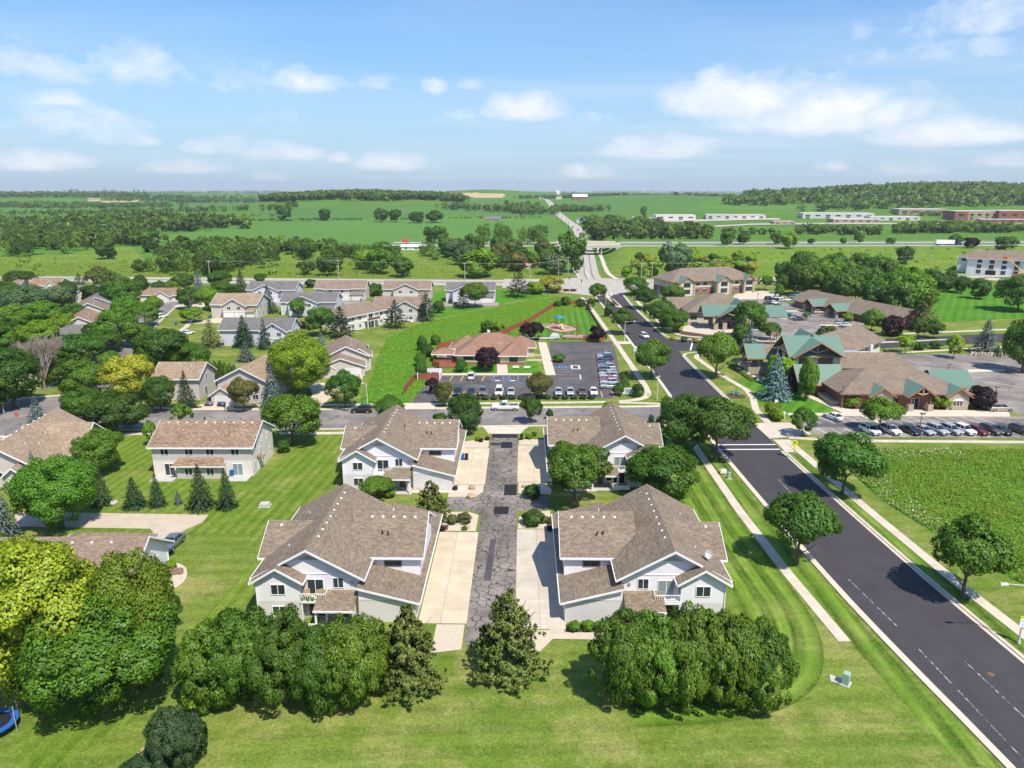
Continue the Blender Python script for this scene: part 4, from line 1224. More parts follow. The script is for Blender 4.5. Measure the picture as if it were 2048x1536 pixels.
# ---- around the clinic
T = [('round', 'maple', 1497, 597, 676, 62, 'tall tree in front of the green porte-cochere'), ('shrub', 'dark', 1478, 645, 690, 34, 'dark low tree at the foot of the tall one by the porte-cochere'), ('oval', 'dark', 1541, 642, 680, 42, 'dark tree by the clinic sign pole'),
     ('spruce', 'blue', 1498, 648, 708, 46, 'narrow blue spruce by the side road'), ('shrub', 'maple', 1505, 698, 722, 44, 'spreading bush at the far bank of the pond'), ('spruce', 'blue', 1548, 710, 798, 74, 'big blue spruce on the pond lawn'),
     ('shrub', 'light', 1560, 708, 770, 60, 'bright bush behind the big blue spruce'), ('column', 'light', 1612, 716, 802, 40, 'columnar light green tree in front of the clinic tower'), ('shrub', 'purple', 1588, 742, 784, 34, 'purple bush between the blue spruce and the columnar tree'),
     ('shrub', 'light', 1701, 788, 815, 46, 'bright clipped bush by the lamp pole at the clinic wall'), ('shrub', 'light', 1868, 786, 816, 30, 'bright clipped bush on one side of the clinic entrance'), ('shrub', 'light', 1890, 790, 818, 30, 'bright clipped bush under the arched clinic window'),
     ('oval', 'dark', 1604, 812, 872, 54, 'dark rounded tree in the clinic front lot by the bush bed'), ('street', 'maple', 1757, 792, 864, 84, 'spreading tree over the parked white cars'), ('shrub', 'purple', 1960, 766, 818, 54, 'purple-green bush at the clinic corner by the van'),
     ('oval', 'light', 1907, 668, 717, 36, 'young tree on the island of the empty lot'), ('spruce', 'blue', 1968, 638, 706, 58, 'blue spruce behind the stone wall of the empty lot'), ('round', 'maple', 2044, 628, 745, 84, 'big tree by the stone wall at the lot edge'),
     ('spruce', 'spruce', 1993, 690, 712, 24, 'small spruce beside the stone wall'), ('lot', 'light', 1810, 667, 706, 42, 'airy tree beside the divided lane'), ('shrub', 'dark', 1838, 682, 700, 40, 'low dark bush by the lot edge, beside the airy tree'), ('shrub', 'dark', 1870, 680, 697, 44, 'low dark bush by the lot edge, nearer the young tree'),
     ('oval', 'maple', 1742, 615, 662, 46, 'dense green tree beside the long clinic roof'), ('shrub', 'purple', 1782, 627, 672, 46, 'purple tree beside the long clinic roof'), ('spruce', 'spruce', 1796, 632, 672, 20, 'narrow spruce at the end of the long clinic roof'),
     ('openspruce', 'brown', 1846, 580, 662, 74, 'tall brownish spruce at the edge of the big lawn'), ('oval', 'dark', 1835, 633, 676, 36, 'round-headed tree by the lane, one of a pair'), ('oval', 'dark', 1866, 638, 676, 36, 'second round-headed tree of the pair by the lane'),
     ('round', 'dark', 2035, 545, 622, 90, 'big dark tree below the unfinished apartment block'), ('oval', 'maple', 1567, 548, 588, 34, 'tree at the end of the brick office drive'), ('lot', 'maple', 1530, 548, 580, 30, 'tree by the brick office entrance'), ('lot', 'maple', 1556, 565, 605, 20, 'thin tree behind the parked cars'),
     ('lot', 'maple', 1554, 605, 622, 16, 'small tree on the car park island'), ('lot', 'maple', 1612, 622, 640, 17, 'small tree at the end of the car row'), ('shrub', 'light', 1638, 604, 620, 20, 'round bush by the long clinic entrance, the first'), ('shrub', 'light', 1660, 612, 628, 20, 'round bush by the long clinic entrance, the second'),
     ('shrub', 'light', 1695, 625, 642, 22, 'round bush by the long clinic porch'), ('lot', 'olive', 1655, 648, 690, 50, 'flowering small tree behind the tower roof'), ('lot', 'olive', 1688, 652, 688, 34, 'flowering small tree by the grey wing'), ('shrub', 'light', 1545, 802, 836, 34, 'bright bush bed by the lot sign'), ('shrub', 'light', 1556, 818, 842, 24, 'smaller bright bush by the lot sign'),
     ('spruce', 'spruce', 1426, 570, 594, 12, 'small spruce against the brick office')]
for t in T:
 tpx(*t, 'shrub' if t[0] == 'shrub' else 'tree')

# ---- woods and trees one can tell apart beyond the county road
def scatter(poly, n, hm, kinds, label, group, seed, form='mid', asp=(0.75, 1.05)):
 rd = random.Random(seed)
 xs, ys = [p[0] for p in poly], [p[1] for p in poly]
 got = []
 tries = 0
 while len(got) < n and tries < n * 60:
  tries += 1
  u, v = rd.uniform(min(xs), max(xs)), rd.uniform(min(ys), max(ys))
  ins = False
  j = len(poly) - 1
  for i in range(len(poly)):
   if (poly[i][1] > v) != (poly[j][1] > v) and u < (poly[j][0] - poly[i][0]) * (v - poly[i][1]) / (poly[j][1] - poly[i][1] + 1e-9) + poly[i][0]:
    ins = not ins
   j = i
  if not ins:
   continue
  x, y, z = Gt(u, v)
  if any(math.hypot(x - a, y - b) < (hm[0] + hm[1]) * 0.22 for a, b in got):
   continue
  got.append((x, y))
  h = rd.uniform(*hm)
  plant(form, rd.choice(kinds), x, y, z, h, h * rd.uniform(*asp), label, 'tree', group)

scatter([(1560, 560), (1640, 545), (1740, 548), (1800, 580), (1850, 610), (1850, 640), (1780, 640), (1700, 605), (1600, 590), (1545, 575)], 44, (11, 16), ['dark', 'dark', 'maple'], 'tree of the dark grove between the clinic and the motorway bank', 'dark grove behind the clinic', 3)
scatter([(1820, 560), (1900, 565), (1960, 580), (1990, 590), (1960, 600), (1880, 585), (1815, 575)], 14, (6, 10), ['dark'], 'dark tree of the belt in front of the unfinished block', 'tree belt by the unfinished block', 4)
scatter([(870, 500), (1000, 505), (1120, 512), (1120, 530), (1040, 545), (930, 540)], 36, (8, 13), ['dark', 'willow', 'maple', 'olive'], 'tree of the mixed grove before the motorway bridge', 'mixed grove before the bridge', 6)
scatter([(1215, 535), (1300, 515), (1420, 512), (1530, 530), (1500, 556), (1380, 562), (1250, 556)], 46, (4.5, 8), ['light', 'maple', 'light', 'yellow', 'dark'], 'bright scrub bush on the motorway bank', 'scrub bushes on the motorway bank', 8, 'midbush', (0.9, 1.3))
T = [('mid', 'maple', 1143, 458, 545, 62, 'tall tree beside the motorway bridge'), ('mid', 'willow', 1105, 503, 550, 60, 'grey-green willow before the motorway bridge'), ('mid', 'willow', 1350, 482, 556, 64, 'grey-green poplar on the motorway bank'),
     ('mid', 'light', 955, 497, 555, 96, 'large light green willow beyond the county road'), ('mid', 'dark', 660, 498, 552, 50, 'dark tree behind the utility pole'), ('mid', 'dark', 612, 518, 550, 36, 'dark bush in the far meadow'), ('mid', 'maple', 762, 493, 548, 54, 'leafy tree in the thicket beyond the county road'),
     ('mid', 'maple', 805, 512, 554, 48, 'round tree by the road in the far meadow'), ('mid', 'light', 730, 498, 540, 46, 'light tree in the thicket beyond the county road'), ('mid', 'dark', 215, 478, 518, 44, 'round tree by itself in the far meadow'), ('mid', 'dark', 280, 517, 545, 30, 'small tree in the far meadow near the grove'),
     ('mid', 'dark', 1718, 462, 487, 22, 'tree by the motorway with a forked crown'), ('mid', 'dark', 1808, 490, 528, 34, 'single tree on the grassy motorway bank'), ('mid', 'light', 1578, 462, 498, 34, 'yellow-green tree by the motorway'), ('mid', 'dark', 1552, 464, 490, 24, 'dark tree next to the yellow-green one by the motorway'),
     ('mid', 'purple', 1940, 474, 496, 36, 'brown-purple bush by the motorway truck'), ('mid', 'dark', 1910, 466, 490, 28, 'dark tree by the motorway truck'), ('mid', 'dark', 2010, 470, 502, 44, 'dark pine by the motorway'), ('midbush', 'dark', 1622, 476, 488, 16, 'small bush by the motorway'), ('midbush', 'maple', 1686, 474, 488, 14, 'small round bush by the motorway'), ('midbush', 'dark', 1780, 474, 488, 22, 'spreading bush by the motorway'),
     ('mid', 'dark', 1452, 462, 492, 30, 'dark tree at the motorway verge behind the scrub'), ('mid', 'dark', 1486, 460, 490, 24, 'narrow dark tree at the motorway verge')]
for t in T:
 tpx(*t)
FT = 'single trees in the far fields'
for u, vt, vb, w, lab in ((568, 412, 441, 34, 'tree and brush at the field edge'), (650, 416, 441, 25, 'rounded tree alone between the two green fields'), (762, 415, 444, 28, 'dark tree at the fork of the field boundary'), (790, 417, 444, 26, 'forked tree next to the dark one'), (835, 422, 446, 36, 'broad round tree on the field boundary'), (870, 419, 445, 40, 'broadest round tree on the field boundary'),
                          (1287, 411, 434, 14, 'upright tree in front of the far green hill'), (870, 450, 486, 50, 'tall round tree at the low edge of the green field'), (940, 466, 488, 20, 'round tree in the green field corner'), (558, 470, 490, 20, 'yellowish round tree at the green field edge')):
 tpx('mid', 'dark' if 'yellow' not in lab else 'light', u, vt, vb, w, lab)

# dead tree: bare grey branches
def dead_tree():
 x, y, z = Gt(90, 779)
 rd = random.Random(3)
 root = thing('dead_tree', 'leafless grey tree with a dense fan of bare branches', 'tree', (x, y, z))
 tm, bm_ = MB(), MB()
 def grow(p, d, L, r, n):
  e = p + d * L
  (tm if n > 4 else bm_).tube(p, e, r, r * 0.7, 5 if n > 3 else 3)
  if n == 0:
   return
  for k in range(3 if n > 1 else 4):
   a = Vector((rd.gauss(0, 1), rd.gauss(0, 1), rd.gauss(0.6, 0.5))).normalized()
   grow(e - d * L * rd.uniform(0, 0.4), (d * 0.9 + a * 0.4).normalized(), L * rd.uniform(0.62, 0.8), r * 0.62, n - 1)
 for k in range(13):
  a = k * 0.77
  t = 0.25 + 0.6 * ((k * 5) % 13) / 13
  grow(Vector((0, 0, 2.0 + 0.08 * k)), Vector((math.cos(a) * t, math.sin(a) * t, 1)).normalized(), 4.3, 0.17, 4)
 mt = flat('dead_wood', (0.30, 0.24, 0.20), 0.95, 0.2, 4)
 MB().tube((0, 0, -0.05), (0, 0, 2.6), 0.28, 0.2, 8).build('trunk', mt, root)
 bm_.build('crown', mt, root)
dead_tree()

# ---- woods too far to tell one tree from the next
def wood(name, label, areas, leafname, seed, cards=46, leaf=.17, asp=(.75, 1.15)):
 r = np.random.default_rng(seed)
 base = [crown_cards(400 + k, 14 if cards < 200 else 30, cards, 0.0, (0.2, 0.32) if cards < 200 else (.14, .24), leaf, 'shrub') for k in range(5)]
 CC, NN, TT, SU, SV, SS, TO = [], [], [], [], [], [], []
 for ar in areas:
  if ar[0] == 'e':
   _, ex, ey, rx, ry, n, h0, h1 = ar
   q = r.normal(size=(n * 3, 2))
   q = q / np.linalg.norm(q, axis=1, keepdims=True) * np.sqrt(r.random((n * 3, 1)))
   an = np.arctan2(q[:, 1], q[:, 0])
   q *= (1 + .16 * np.sin(3 * an + ex) + .1 * np.sin(7 * an + ey))[:, None]
   pts = (q * np.array([rx, ry]) + np.array([ex, ey]))[:n]
  elif ar[0] == 'a':
   _, d0, d1, n, h0, h1 = ar
   an, dd = r.uniform(-.85, .85, n * 6), np.sqrt(r.uniform(d0 * d0, d1 * d1, n * 6))
   pts = np.stack([dd * np.sin(an), dd * np.cos(an)], -1)
   f = np.sin(pts[:, 0] / 310 + 1.1) * np.sin(pts[:, 1] / 270) + np.sin(pts[:, 0] / 770 + pts[:, 1] / 610) + .5 * np.sin(pts[:, 0] / 120 + 2 * np.sin(pts[:, 1] / 200))
   pts = pts[f > .55][:n]
  else:
   poly, n, h0, h1 = ar
   P = np.array([Gt(u, v)[:2] for u, v in poly])
   lo, hi = P.min(0), P.max(0)
   pts = r.uniform(lo, hi, size=(n * 8, 2))
   ins = np.zeros(len(pts), bool)
   j = len(P) - 1
   for i in range(len(P)):
    c = ((P[i, 1] > pts[:, 1]) != (P[j, 1] > pts[:, 1])) & (pts[:, 0] < (P[j, 0] - P[i, 0]) * (pts[:, 1] - P[i, 1]) / (P[j, 1] - P[i, 1] + 1e-9) + P[i, 0])
    ins ^= c
    j = i
   pts = pts[ins][:n]
  z = land(pts[:, 0], pts[:, 1])
  for (x, y), zz in zip(pts, z):
   C, N, T_, su, sv, S = base[r.integers(5)]
   h = r.uniform(h0, h1)
   w = h * r.uniform(*asp)
   a = r.uniform(0, 6.28)
   ca, sa = math.cos(a), math.sin(a)
   Rm = np.array([[ca, sa, 0], [-sa, ca, 0], [0, 0, 1]])
   CC.append((C @ Rm) * np.array([w, w, h]) + np.array([x, y, zz - 0.3]))
   NN.append(N @ Rm); TT.append(T_ @ Rm); SS.append(S @ Rm)
   SU.append(su * w); SV.append(sv * w * 0.8)
   TO.append(np.full(len(C), r.random()))
 cat = np.concatenate
 me = cards_mesh(name, cat(CC), cat(NN), cat(TT), cat(SU), cat(SV), LM[leafname], cat(TO), cat(SS))
 o = mkobj(name, me)
 return tag(o, label, 'woodland', None, 'stuff')

wood('woodland', 'dark wood along the field behind the mixed wood', [([(100, 446), (300, 440), (490, 446), (500, 457), (330, 466), (180, 470)], 170, 11, 17), ([(0, 450), (120, 450), (180, 468), (0, 474)], 120, 9, 15), ([(0, 470), (300, 462), (330, 486), (250, 494), (0, 505)], 170, 8, 14), ([(300, 494), (560, 494), (700, 497), (700, 502), (300, 505)], 70, 7, 12)], 'wood', 1, 90)
wood('woodland', 'dark wood crowning the hill above the two green fields', [('e', -345, 1530, 215, 120, 620, 12, 18), ([(525, 418), (600, 412), (570, 424)], 20, 7, 11)], 'wood', 2, 60)
wood('woodland', 'wood beside the motorway bridge and the white workshops', [([(1170, 470), (1165, 450), (1200, 442), (1260, 446), (1330, 458), (1400, 462), (1420, 478), (1300, 484), (1180, 486)], 130, 9, 15), ([(1030, 427), (1075, 424), (1078, 416), (1010, 412)], 40, 9, 14), ([(1105, 425), (1155, 424), (1155, 419), (1105, 419)], 34, 8, 13)], 'wood', 3, 90)
wood('woodland', 'wooded ridge behind the brick business park', [('e', 890, 1510, 430, 280, 2500, 11, 18), ('e', 1250, 1350, 130, 120, 200, 10, 15), ('e', 820, 1270, 330, 60, 420, 10, 16)], 'woodfar', 4, 40)
wood('woodland', 'belt of trees along the far side of the motorway', [([(1590, 470), (1760, 471), (1760, 464), (1600, 462)], 46, 7, 11), ([(1780, 468), (1900, 467), (2060, 466), (2060, 458), (1920, 454), (1800, 458)], 240, 6, 11), ([(1400, 470), (1560, 470), (1560, 466), (1400, 464)], 26, 5, 9)], 'wood', 5, 70)
wood('woodland', 'hedgerows and copses across the distant farmland', [('e', -1150, 1750, 330, 90, 420, 10, 16), ('e', -1650, 2300, 700, 110, 800, 11, 17), ('e', -900, 2150, 300, 60, 260, 10, 15), ('e', -560, 2500, 380, 70, 280, 10, 15), ('e', -700, 1250, 300, 40, 150, 8, 13), ('e', -75, 1320, 75, 40, 60, 9, 14),
     ('e', 20, 1280, 45, 60, 60, 10, 15), ('e', 115, 1350, 50, 22, 40, 9, 13), ('e', 240, 2150, 170, 45, 150, 10, 15), ('e', 520, 1950, 120, 40, 90, 9, 14), ('e', 420, 2500, 200, 60, 140, 10, 15), ('e', 640, 1120, 60, 14, 30, 6, 9), ('e', -430, 1130, 60, 10, 16, 3, 6), ('e', 90, 2350, 120, 40, 120, 10, 15), ('e', 1500, 2300, 500, 120, 500, 11, 17)], 'woodfar', 6, 30)
wood('woodland', 'last wooded hills on the horizon', [('a', 2900, 9500, 5200, 14, 26)], 'woodfar', 7, 12)
wood('grove', 'dense dark grove beyond the county road', [([(285, 535), (330, 520), (420, 512), (560, 512), (560, 530), (500, 548), (420, 552), (320, 552)], 60, 9, 15)], 'wood', 21, 420, .062)
wood('grove', 'mixed wood behind the far meadow', [([(0, 470), (130, 470), (270, 482), (330, 490), (200, 500), (100, 514), (0, 520)], 80, 8, 14)], 'wood', 22, 420, .062)
wood('grove', 'thicket of scrub trees beyond the county road', [([(560, 505), (700, 510), (860, 508), (870, 520), (760, 535), (600, 520)], 44, 6, 11)], 'wood', 25, 420, .062)
wood('grove', 'clump of tall poplars by the motorway', [([(960, 480), (1090, 482), (1100, 492), (960, 495)], 20, 12, 18)], 'wood', 27, 420, .062, (.5, .7))
wood('scrub', 'low scattered bushes in the meadow beyond the county road', [([(0, 520), (280, 515), (600, 510), (900, 520), (1080, 535), (1050, 550), (600, 552), (0, 556)], 80, .8, 3.6)], 'light', 31, 120, .12, (1.0, 1.6))
wood('scrub', 'low scattered bushes on the grassy motorway bank', [([(1250, 502), (1900, 498), (2050, 500), (1900, 540), (1500, 546), (1300, 548)], 70, .6, 2.2)], 'light', 32, 120, .12, (1.1, 1.8))
wood('hedgerow', 'thin hedgerow between the two green fields', [([(500, 442), (600, 441.5), (760, 440), (960, 437), (1085, 436.5), (1085, 435), (960, 435.5), (760, 438.5), (500, 440)], 110, 1.5, 3.2)], 'wood', 33, 40, .17, (1.5, 3))
# ------------------------------------------------------------------ building materials
def siding(name, col, pitch=0.16, depth=0.22):
 def f(nt, b):
  z = nt.n('SeparateXYZ', {0: obj_co(nt)}).outputs[2]
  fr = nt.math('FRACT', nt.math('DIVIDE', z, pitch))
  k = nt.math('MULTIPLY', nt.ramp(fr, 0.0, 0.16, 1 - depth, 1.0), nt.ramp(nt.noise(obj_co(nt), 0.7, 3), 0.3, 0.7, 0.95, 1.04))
  nt.t.links.new(nt.n('Bump', {'Strength': 0.5, 'Distance': 0.02, 'Height': fr}).outputs[0], b.inputs['Normal'])
  return nt.mix(1.0, col, nt.n('CombineColor', {0: k, 1: k, 2: k}).outputs[0], 'MULTIPLY')
 return material(name, f, 0.6, 0.3)
def shingle(name, col, var=0.22, bw=0.42, rh=0.19, moss=0.0):
 def f(nt, b):
  uv = nt.n('TexCoord').outputs['UV']
  br = nt.n('TexBrick', {'Vector': uv, 'Color1': (1 - var, 1 - var, 1 - var, 1), 'Color2': (1 + var, 1 + var, 1 + var * 0.9, 1), 'Mortar': (0.62, 0.62, 0.62, 1), 'Scale': 1.0, 'Mortar Size': 0.012, 'Brick Width': bw, 'Row Height': rh, 'Bias': 0.0}, offset=0.37, squash=1.0)
  n1 = nt.ramp(nt.noise(obj_co(nt), 0.35, 5, 0.65), 0.3, 0.7, 0.86, 1.14)
  n2 = nt.ramp(nt.noise(uv, 6.0, 3, 0.75), 0.3, 0.7, 0.74, 1.26)
  k = nt.math('MULTIPLY', n1, n2)
  c = nt.mix(1.0, col, br.outputs[0], 'MULTIPLY')
  c = nt.mix(1.0, c, nt.n('CombineColor', {0: k, 1: k, 2: k}).outputs[0], 'MULTIPLY')
  nt.t.links.new(nt.n('Bump', {'Strength': 0.5, 'Distance': 0.02, 'Height': br.outputs[1], }, invert=True).outputs[0], b.inputs['Normal'])
  return c
 return material(name, f, 0.95, 0.15)
def metal_roof(name, col):
 def f(nt, b):
  u = nt.n('SeparateXYZ', {0: nt.n('TexCoord').outputs['UV']}).outputs[0]
  fr = nt.math('FRACT', nt.math('DIVIDE', u, 0.62))
  k = nt.math('ADD', nt.ramp(fr, 0.0, 0.2, 0.45, 1.0), nt.math('MULTIPLY', nt.ramp(fr, 0.84, 0.92, 0, 1), 0.5))
  nt.t.links.new(nt.n('Bump', {'Strength': 0.8, 'Distance': 0.05, 'Height': nt.ramp(fr, 0.8, 0.9, 0, 1)}).outputs[0], b.inputs['Normal'])
  return nt.mix(1.0, col, nt.n('CombineColor', {0: k, 1: k, 2: k}).outputs[0], 'MULTIPLY')
 return material(name, f, 0.45, 0.4)
def bricks(name, c1, c2, mortar, w=0.3, h=0.1):
 def f(nt, b):
  co = obj_co(nt)
  s = nt.n('SeparateXYZ', {0: co})
  v = nt.n('CombineXYZ', {0: nt.math('ADD', s.outputs[0], s.outputs[1]), 1: s.outputs[2], 2: 0.0}).outputs[0]
  br = nt.n('TexBrick', {'Vector': v, 'Color1': (*c1, 1), 'Color2': (*c2, 1), 'Mortar': (*mortar, 1), 'Scale': 1.0, 'Mortar Size': 0.012, 'Brick Width': w, 'Row Height': h})
  return br.outputs[0]
 return material(name, f, 0.9, 0.2)
S_white = siding('white_lap_siding', (0.84, 0.81, 0.83))
S_grey = siding('pale_grey_lap_siding', (0.68, 0.645, 0.645), 0.2, 0.36)
S_tan = siding('tan_lap_siding', (0.54, 0.47, 0.39), 0.2, 0.12)
S_beige = siding('beige_lap_siding', (0.56, 0.505, 0.47), 0.2, 0.12)
S_cream = siding('cream_lap_siding', (0.72, 0.655, 0.60), 0.2, 0.12)
S_lilac = siding('cool_grey_lap_siding', (0.60, 0.585, 0.635), 0.2, 0.12)
R_brown = shingle('brown_shingles', (0.225, 0.176, 0.132), 0.26)
R_tan = shingle('tan_shingles', (0.315, 0.235, 0.165), 0.24)
R_red = shingle('red_brown_shingles', (0.27, 0.185, 0.13), 0.36)
R_grey = shingle('grey_shingles', (0.165, 0.155, 0.155), 0.2)
R_mauve = shingle('mauve_brown_shingles', (0.245, 0.18, 0.14), 0.2)
R_brick = shingle('brick_red_shingles', (0.285, 0.165, 0.118), 0.16)
R_taupe = shingle('taupe_shingles', (0.225, 0.175, 0.135), 0.2)
R_green = metal_roof('green_standing_seam', (0.125, 0.215, 0.165))
M_trim = flat('white_trim', (0.80, 0.80, 0.79), 0.5, 0.05)
M_gutter = flat('pale_gutter', (0.66, 0.70, 0.62), 0.5, 0.05)
M_frame_d = flat('dark_window_frame', (0.16, 0.14, 0.12), 0.5, 0.05)
M_glass = material('window_glass', lambda nt, b: (0.03, 0.04, 0.05), 0.06, 0.6)
M_curtain = material('curtained_glass', lambda nt, b: (0.22, 0.27, 0.28), 0.08, 0.6)
M_blind = material('brown_blind_glass', lambda nt, b: (0.11, 0.085, 0.06), 0.1, 0.5)
M_garage = siding('garage_door_panels', (0.72, 0.71, 0.69), 0.5, 0.15)
M_timber = flat('orange_timber', (0.42, 0.17, 0.06), 0.7, 0.15)
M_timber_d = flat('dark_timber', (0.17, 0.10, 0.065), 0.7, 0.15)
M_stucco = flat('cream_stucco', (0.60, 0.545, 0.46), 0.9, 0.08)
M_stone = material('field_stone', lambda nt, b: nt.mix(nt.ramp(nt.n('TexVoronoi', {'Vector': obj_co(nt), 'Scale': 2.6}, feature='DISTANCE_TO_EDGE').outputs[0], 0.0, 0.06), (0.25, 0.22, 0.18), nt.mix(nt.n('TexVoronoi', {'Vector': obj_co(nt), 'Scale': 2.6}).outputs[0], (0.50, 0.42, 0.32), (0.33, 0.27, 0.21))), 0.9)
M_brickred = bricks('red_brick', (0.26, 0.09, 0.06), (0.33, 0.12, 0.08), (0.30, 0.2, 0.16))
M_fence = flat('red_stained_boards', (0.30, 0.085, 0.05), 0.85, 0.2, 3)
M_iron = flat('black_iron', (0.02, 0.022, 0.022), 0.5, 0.0)
M_steel = flat('galvanised_steel', (0.45, 0.46, 0.46), 0.45, 0.1, 2, 0.5, 0.3)
M_concrete = flat('grey_concrete', (0.46, 0.44, 0.41), 0.9, 0.1)
M_vent = flat('white_vent', (0.78, 0.77, 0.75), 0.5, 0.05)
M_black = flat('black_plastic', (0.02, 0.02, 0.022), 0.5, 0.0)
M_blue = flat('blue_plastic', (0.02, 0.11, 0.42), 0.5, 0.0)

# ------------------------------------------------------------------ building kit
WIN = {}
def window_meshes(w, h, panes, frame, glass):
 key = (round(w, 2), round(h, 2), panes, frame.name, glass.name)
 if key not in WIN:
  f, t = MB(), 0.07
  f.box(-w / 2 - t, w / 2 + t, -0.07, 0.05, -h / 2 - t, -h / 2)
  f.box(-w / 2 - t, w / 2 + t, -0.07, 0.05, h / 2, h / 2 + t)
  f.box(-w / 2 - t, -w / 2, -0.07, 0.05, -h / 2, h / 2)
  f.box(w / 2, w / 2 + t, -0.07, 0.05, -h / 2, h / 2)
  pw = w / panes
  for k in range(1, panes):
   x = -w / 2 + pw * k
   f.box(x - 0.035, x + 0.035, -0.06, 0.05, -h / 2, h / 2)
  g = MB().box(-pw / 2 + 0.03, pw / 2 - 0.03, -0.03, 0.0, -h / 2, h / 2)
  WIN[key] = (f.mesh('window', frame), g.mesh('pane', glass), pw)
 return WIN[key]

class Bld:
 def __init__(s, name, label, cat, x, y, rot=0.0, z=0.0, m=1, group=None):
  s.root = thing(name, label, cat, (x, y, z), rad(rot), group)
  s.m = m
 def mb(s):
  return MB(s.m)
 def add(s, mb, name, mat, parent=None):
  return mb.build(name, mat, parent or s.root)
 def wall(s, x0, x1, y0, y1, z0, z1, mat, name='wall', gable=None, zr=None):
  """box of wall; gable 'x'/'y' raises its two ends to a ridge zr along that axis"""
  b = s.mb()
  b.box(x0, x1, y0, y1, z0, z1)
  if gable == 'y':
   xm = (x0 + x1) / 2
   b.loft([[(x0, y0, z1), (x1, y0, z1), (xm, y0, zr)], [(x0, y1, z1), (x1, y1, z1), (xm, y1, zr)]])
  elif gable == 'x':
   ym = (y0 + y1) / 2
   b.loft([[(x0, y0, z1), (x0, ym, zr), (x0, y1, z1)], [(x1, y0, z1), (x1, ym, zr), (x1, y1, z1)]])
  return s.add(b, name, mat)
 def gable(s, x0, x1, y0, y1, ze, zr, axis, mat, oh=0.5, t=0.16, trim=M_trim, rake=True, name='roof', ends=(1, 1)):
  """pitched roof over wall lines; ze height at the wall line, zr ridge"""
  b, f = s.mb(), s.mb()
  ex0, ex1 = ends
  if axis == 'x':
   ym, hw = (y0 + y1) / 2, (y1 - y0) / 2
   sl = (zr - ze) / hw
   zo = ze - sl * oh
   xa, xb = x0 - oh * ex0, x1 + oh * ex1
   ya, yb = y0 - oh, y1 + oh
   b.slab([(xa, ya, zo + t), (xb, ya, zo + t), (xb, ym, zr + t), (xa, ym, zr + t)], t)
   b.slab([(xa, ym, zr + t), (xb, ym, zr + t), (xb, yb, zo + t), (xa, yb, zo + t)], t)
   for yy, o in ((ya, -1), (yb, 1)):
    f.box(xa, xb, yy, yy + o * 0.09, zo - 0.1, zo + t - 0.01)
   for xx, o, e in ((xa, -1, ex0), (xb, 1, ex1)):
    if e:
     for yy in (ya, yb):
      f.loft([[(xx, yy, zo - 0.12), (xx, yy, zo + t - 0.02), (xx, ym, zr + t - 0.02), (xx, ym, zr - 0.12)], [(xx + o * 0.06, yy, zo - 0.12), (xx + o * 0.06, yy, zo + t - 0.02), (xx + o * 0.06, ym, zr + t - 0.02), (xx + o * 0.06, ym, zr - 0.12)]])
  else:
   xm, hw = (x0 + x1) / 2, (x1 - x0) / 2
   sl = (zr - ze) / hw
   zo = ze - sl * oh
   xa, xb = x0 - oh, x1 + oh
   ya, yb = y0 - oh * ex0, y1 + oh * ex1
   b.slab([(xa, ya, zo + t), (xm, ya, zr + t), (xm, yb, zr + t), (xa, yb, zo + t)], t)
   b.slab([(xm, ya, zr + t), (xb, ya, zo + t), (xb, yb, zo + t), (xm, yb, zr + t)], t)
   for xx, o in ((xa, -1), (xb, 1)):
    f.box(xx, xx + o * 0.09, ya, yb, zo - 0.1, zo + t - 0.01)
   for yy, o, e in ((ya, -1, ex0), (yb, 1, ex1)):
    if e:
     for xx in (xa, xb):
      f.loft([[(xx, yy, zo - 0.12), (xx, yy, zo + t - 0.02), (xm, yy, zr + t - 0.02), (xm, yy, zr - 0.12)], [(xx, yy + o * 0.06, zo - 0.12), (xx, yy + o * 0.06, zo + t - 0.02), (xm, yy + o * 0.06, zr + t - 0.02), (xm, yy + o * 0.06, zr - 0.12)]])
  r = s.add(b, name, mat)
  if trim:
   s.add(f, 'fascia', trim, r)
  return r
 def hip(s, x0, x1, y0, y1, ze, zr, mat, oh=0.6, t=0.15, trim=M_trim, name='roof'):
  xa, xb, ya, yb = x0 - oh, x1 + oh, y0 - oh, y1 + oh
  ze = ze - 0.1
  w = min(xb - xa, yb - ya) / 2
  if xb - xa >= yb - ya:
   ym = (ya + yb) / 2
   A, B = (xa + w, ym, zr), (xb - w, ym, zr)
  else:
   xm = (xa + xb) / 2
   A, B = (xm, ya + w, zr), (xm, yb - w, zr)
  c = [(xa, ya, ze), (xb, ya, ze), (xb, yb, ze), (xa, yb, ze)]
  b, f = s.mb(), s.mb()
  if xb - xa >= yb - ya:
   fs = [[c[0], c[1], B, A], [c[1], c[2], B], [c[2], c[3], A, B], [c[3], c[0], A]]
  else:
   fs = [[c[0], c[1], A], [c[1], c[2], B, A], [c[2], c[3], B], [c[3], c[0], A, B]]
  for q in fs:
   P = [Vector(p) for p in q]
   e = (P[1] - P[0]).normalized()
   nn = e.cross(P[2] - P[0]).normalized()
   wv = nn.cross(e)
   b.face(q, [(p.dot(e), p.dot(wv)) for p in P])
  b.face([(p[0], p[1], ze) for p in c[::-1]])
  r = s.add(b, name, mat)
  if trim:
   for a0, a1, b0, b1 in ((xa - .04, xb + .04, ya - .06, ya + .02), (xa - .04, xb + .04, yb - .02, yb + .06), (xa - .06, xa + .02, ya, yb), (xb - .02, xb + .06, ya, yb)):
    f.box(a0, a1, b0, b1, ze - 0.22, ze + 0.02)
   s.add(f, 'fascia', trim, r)
  return r
 def plane(s, pts, mat, t=0.16, name='roof', trim=None):
  b = s.mb()
  b.slab(pts, t)
  return s.add(b, name, mat)
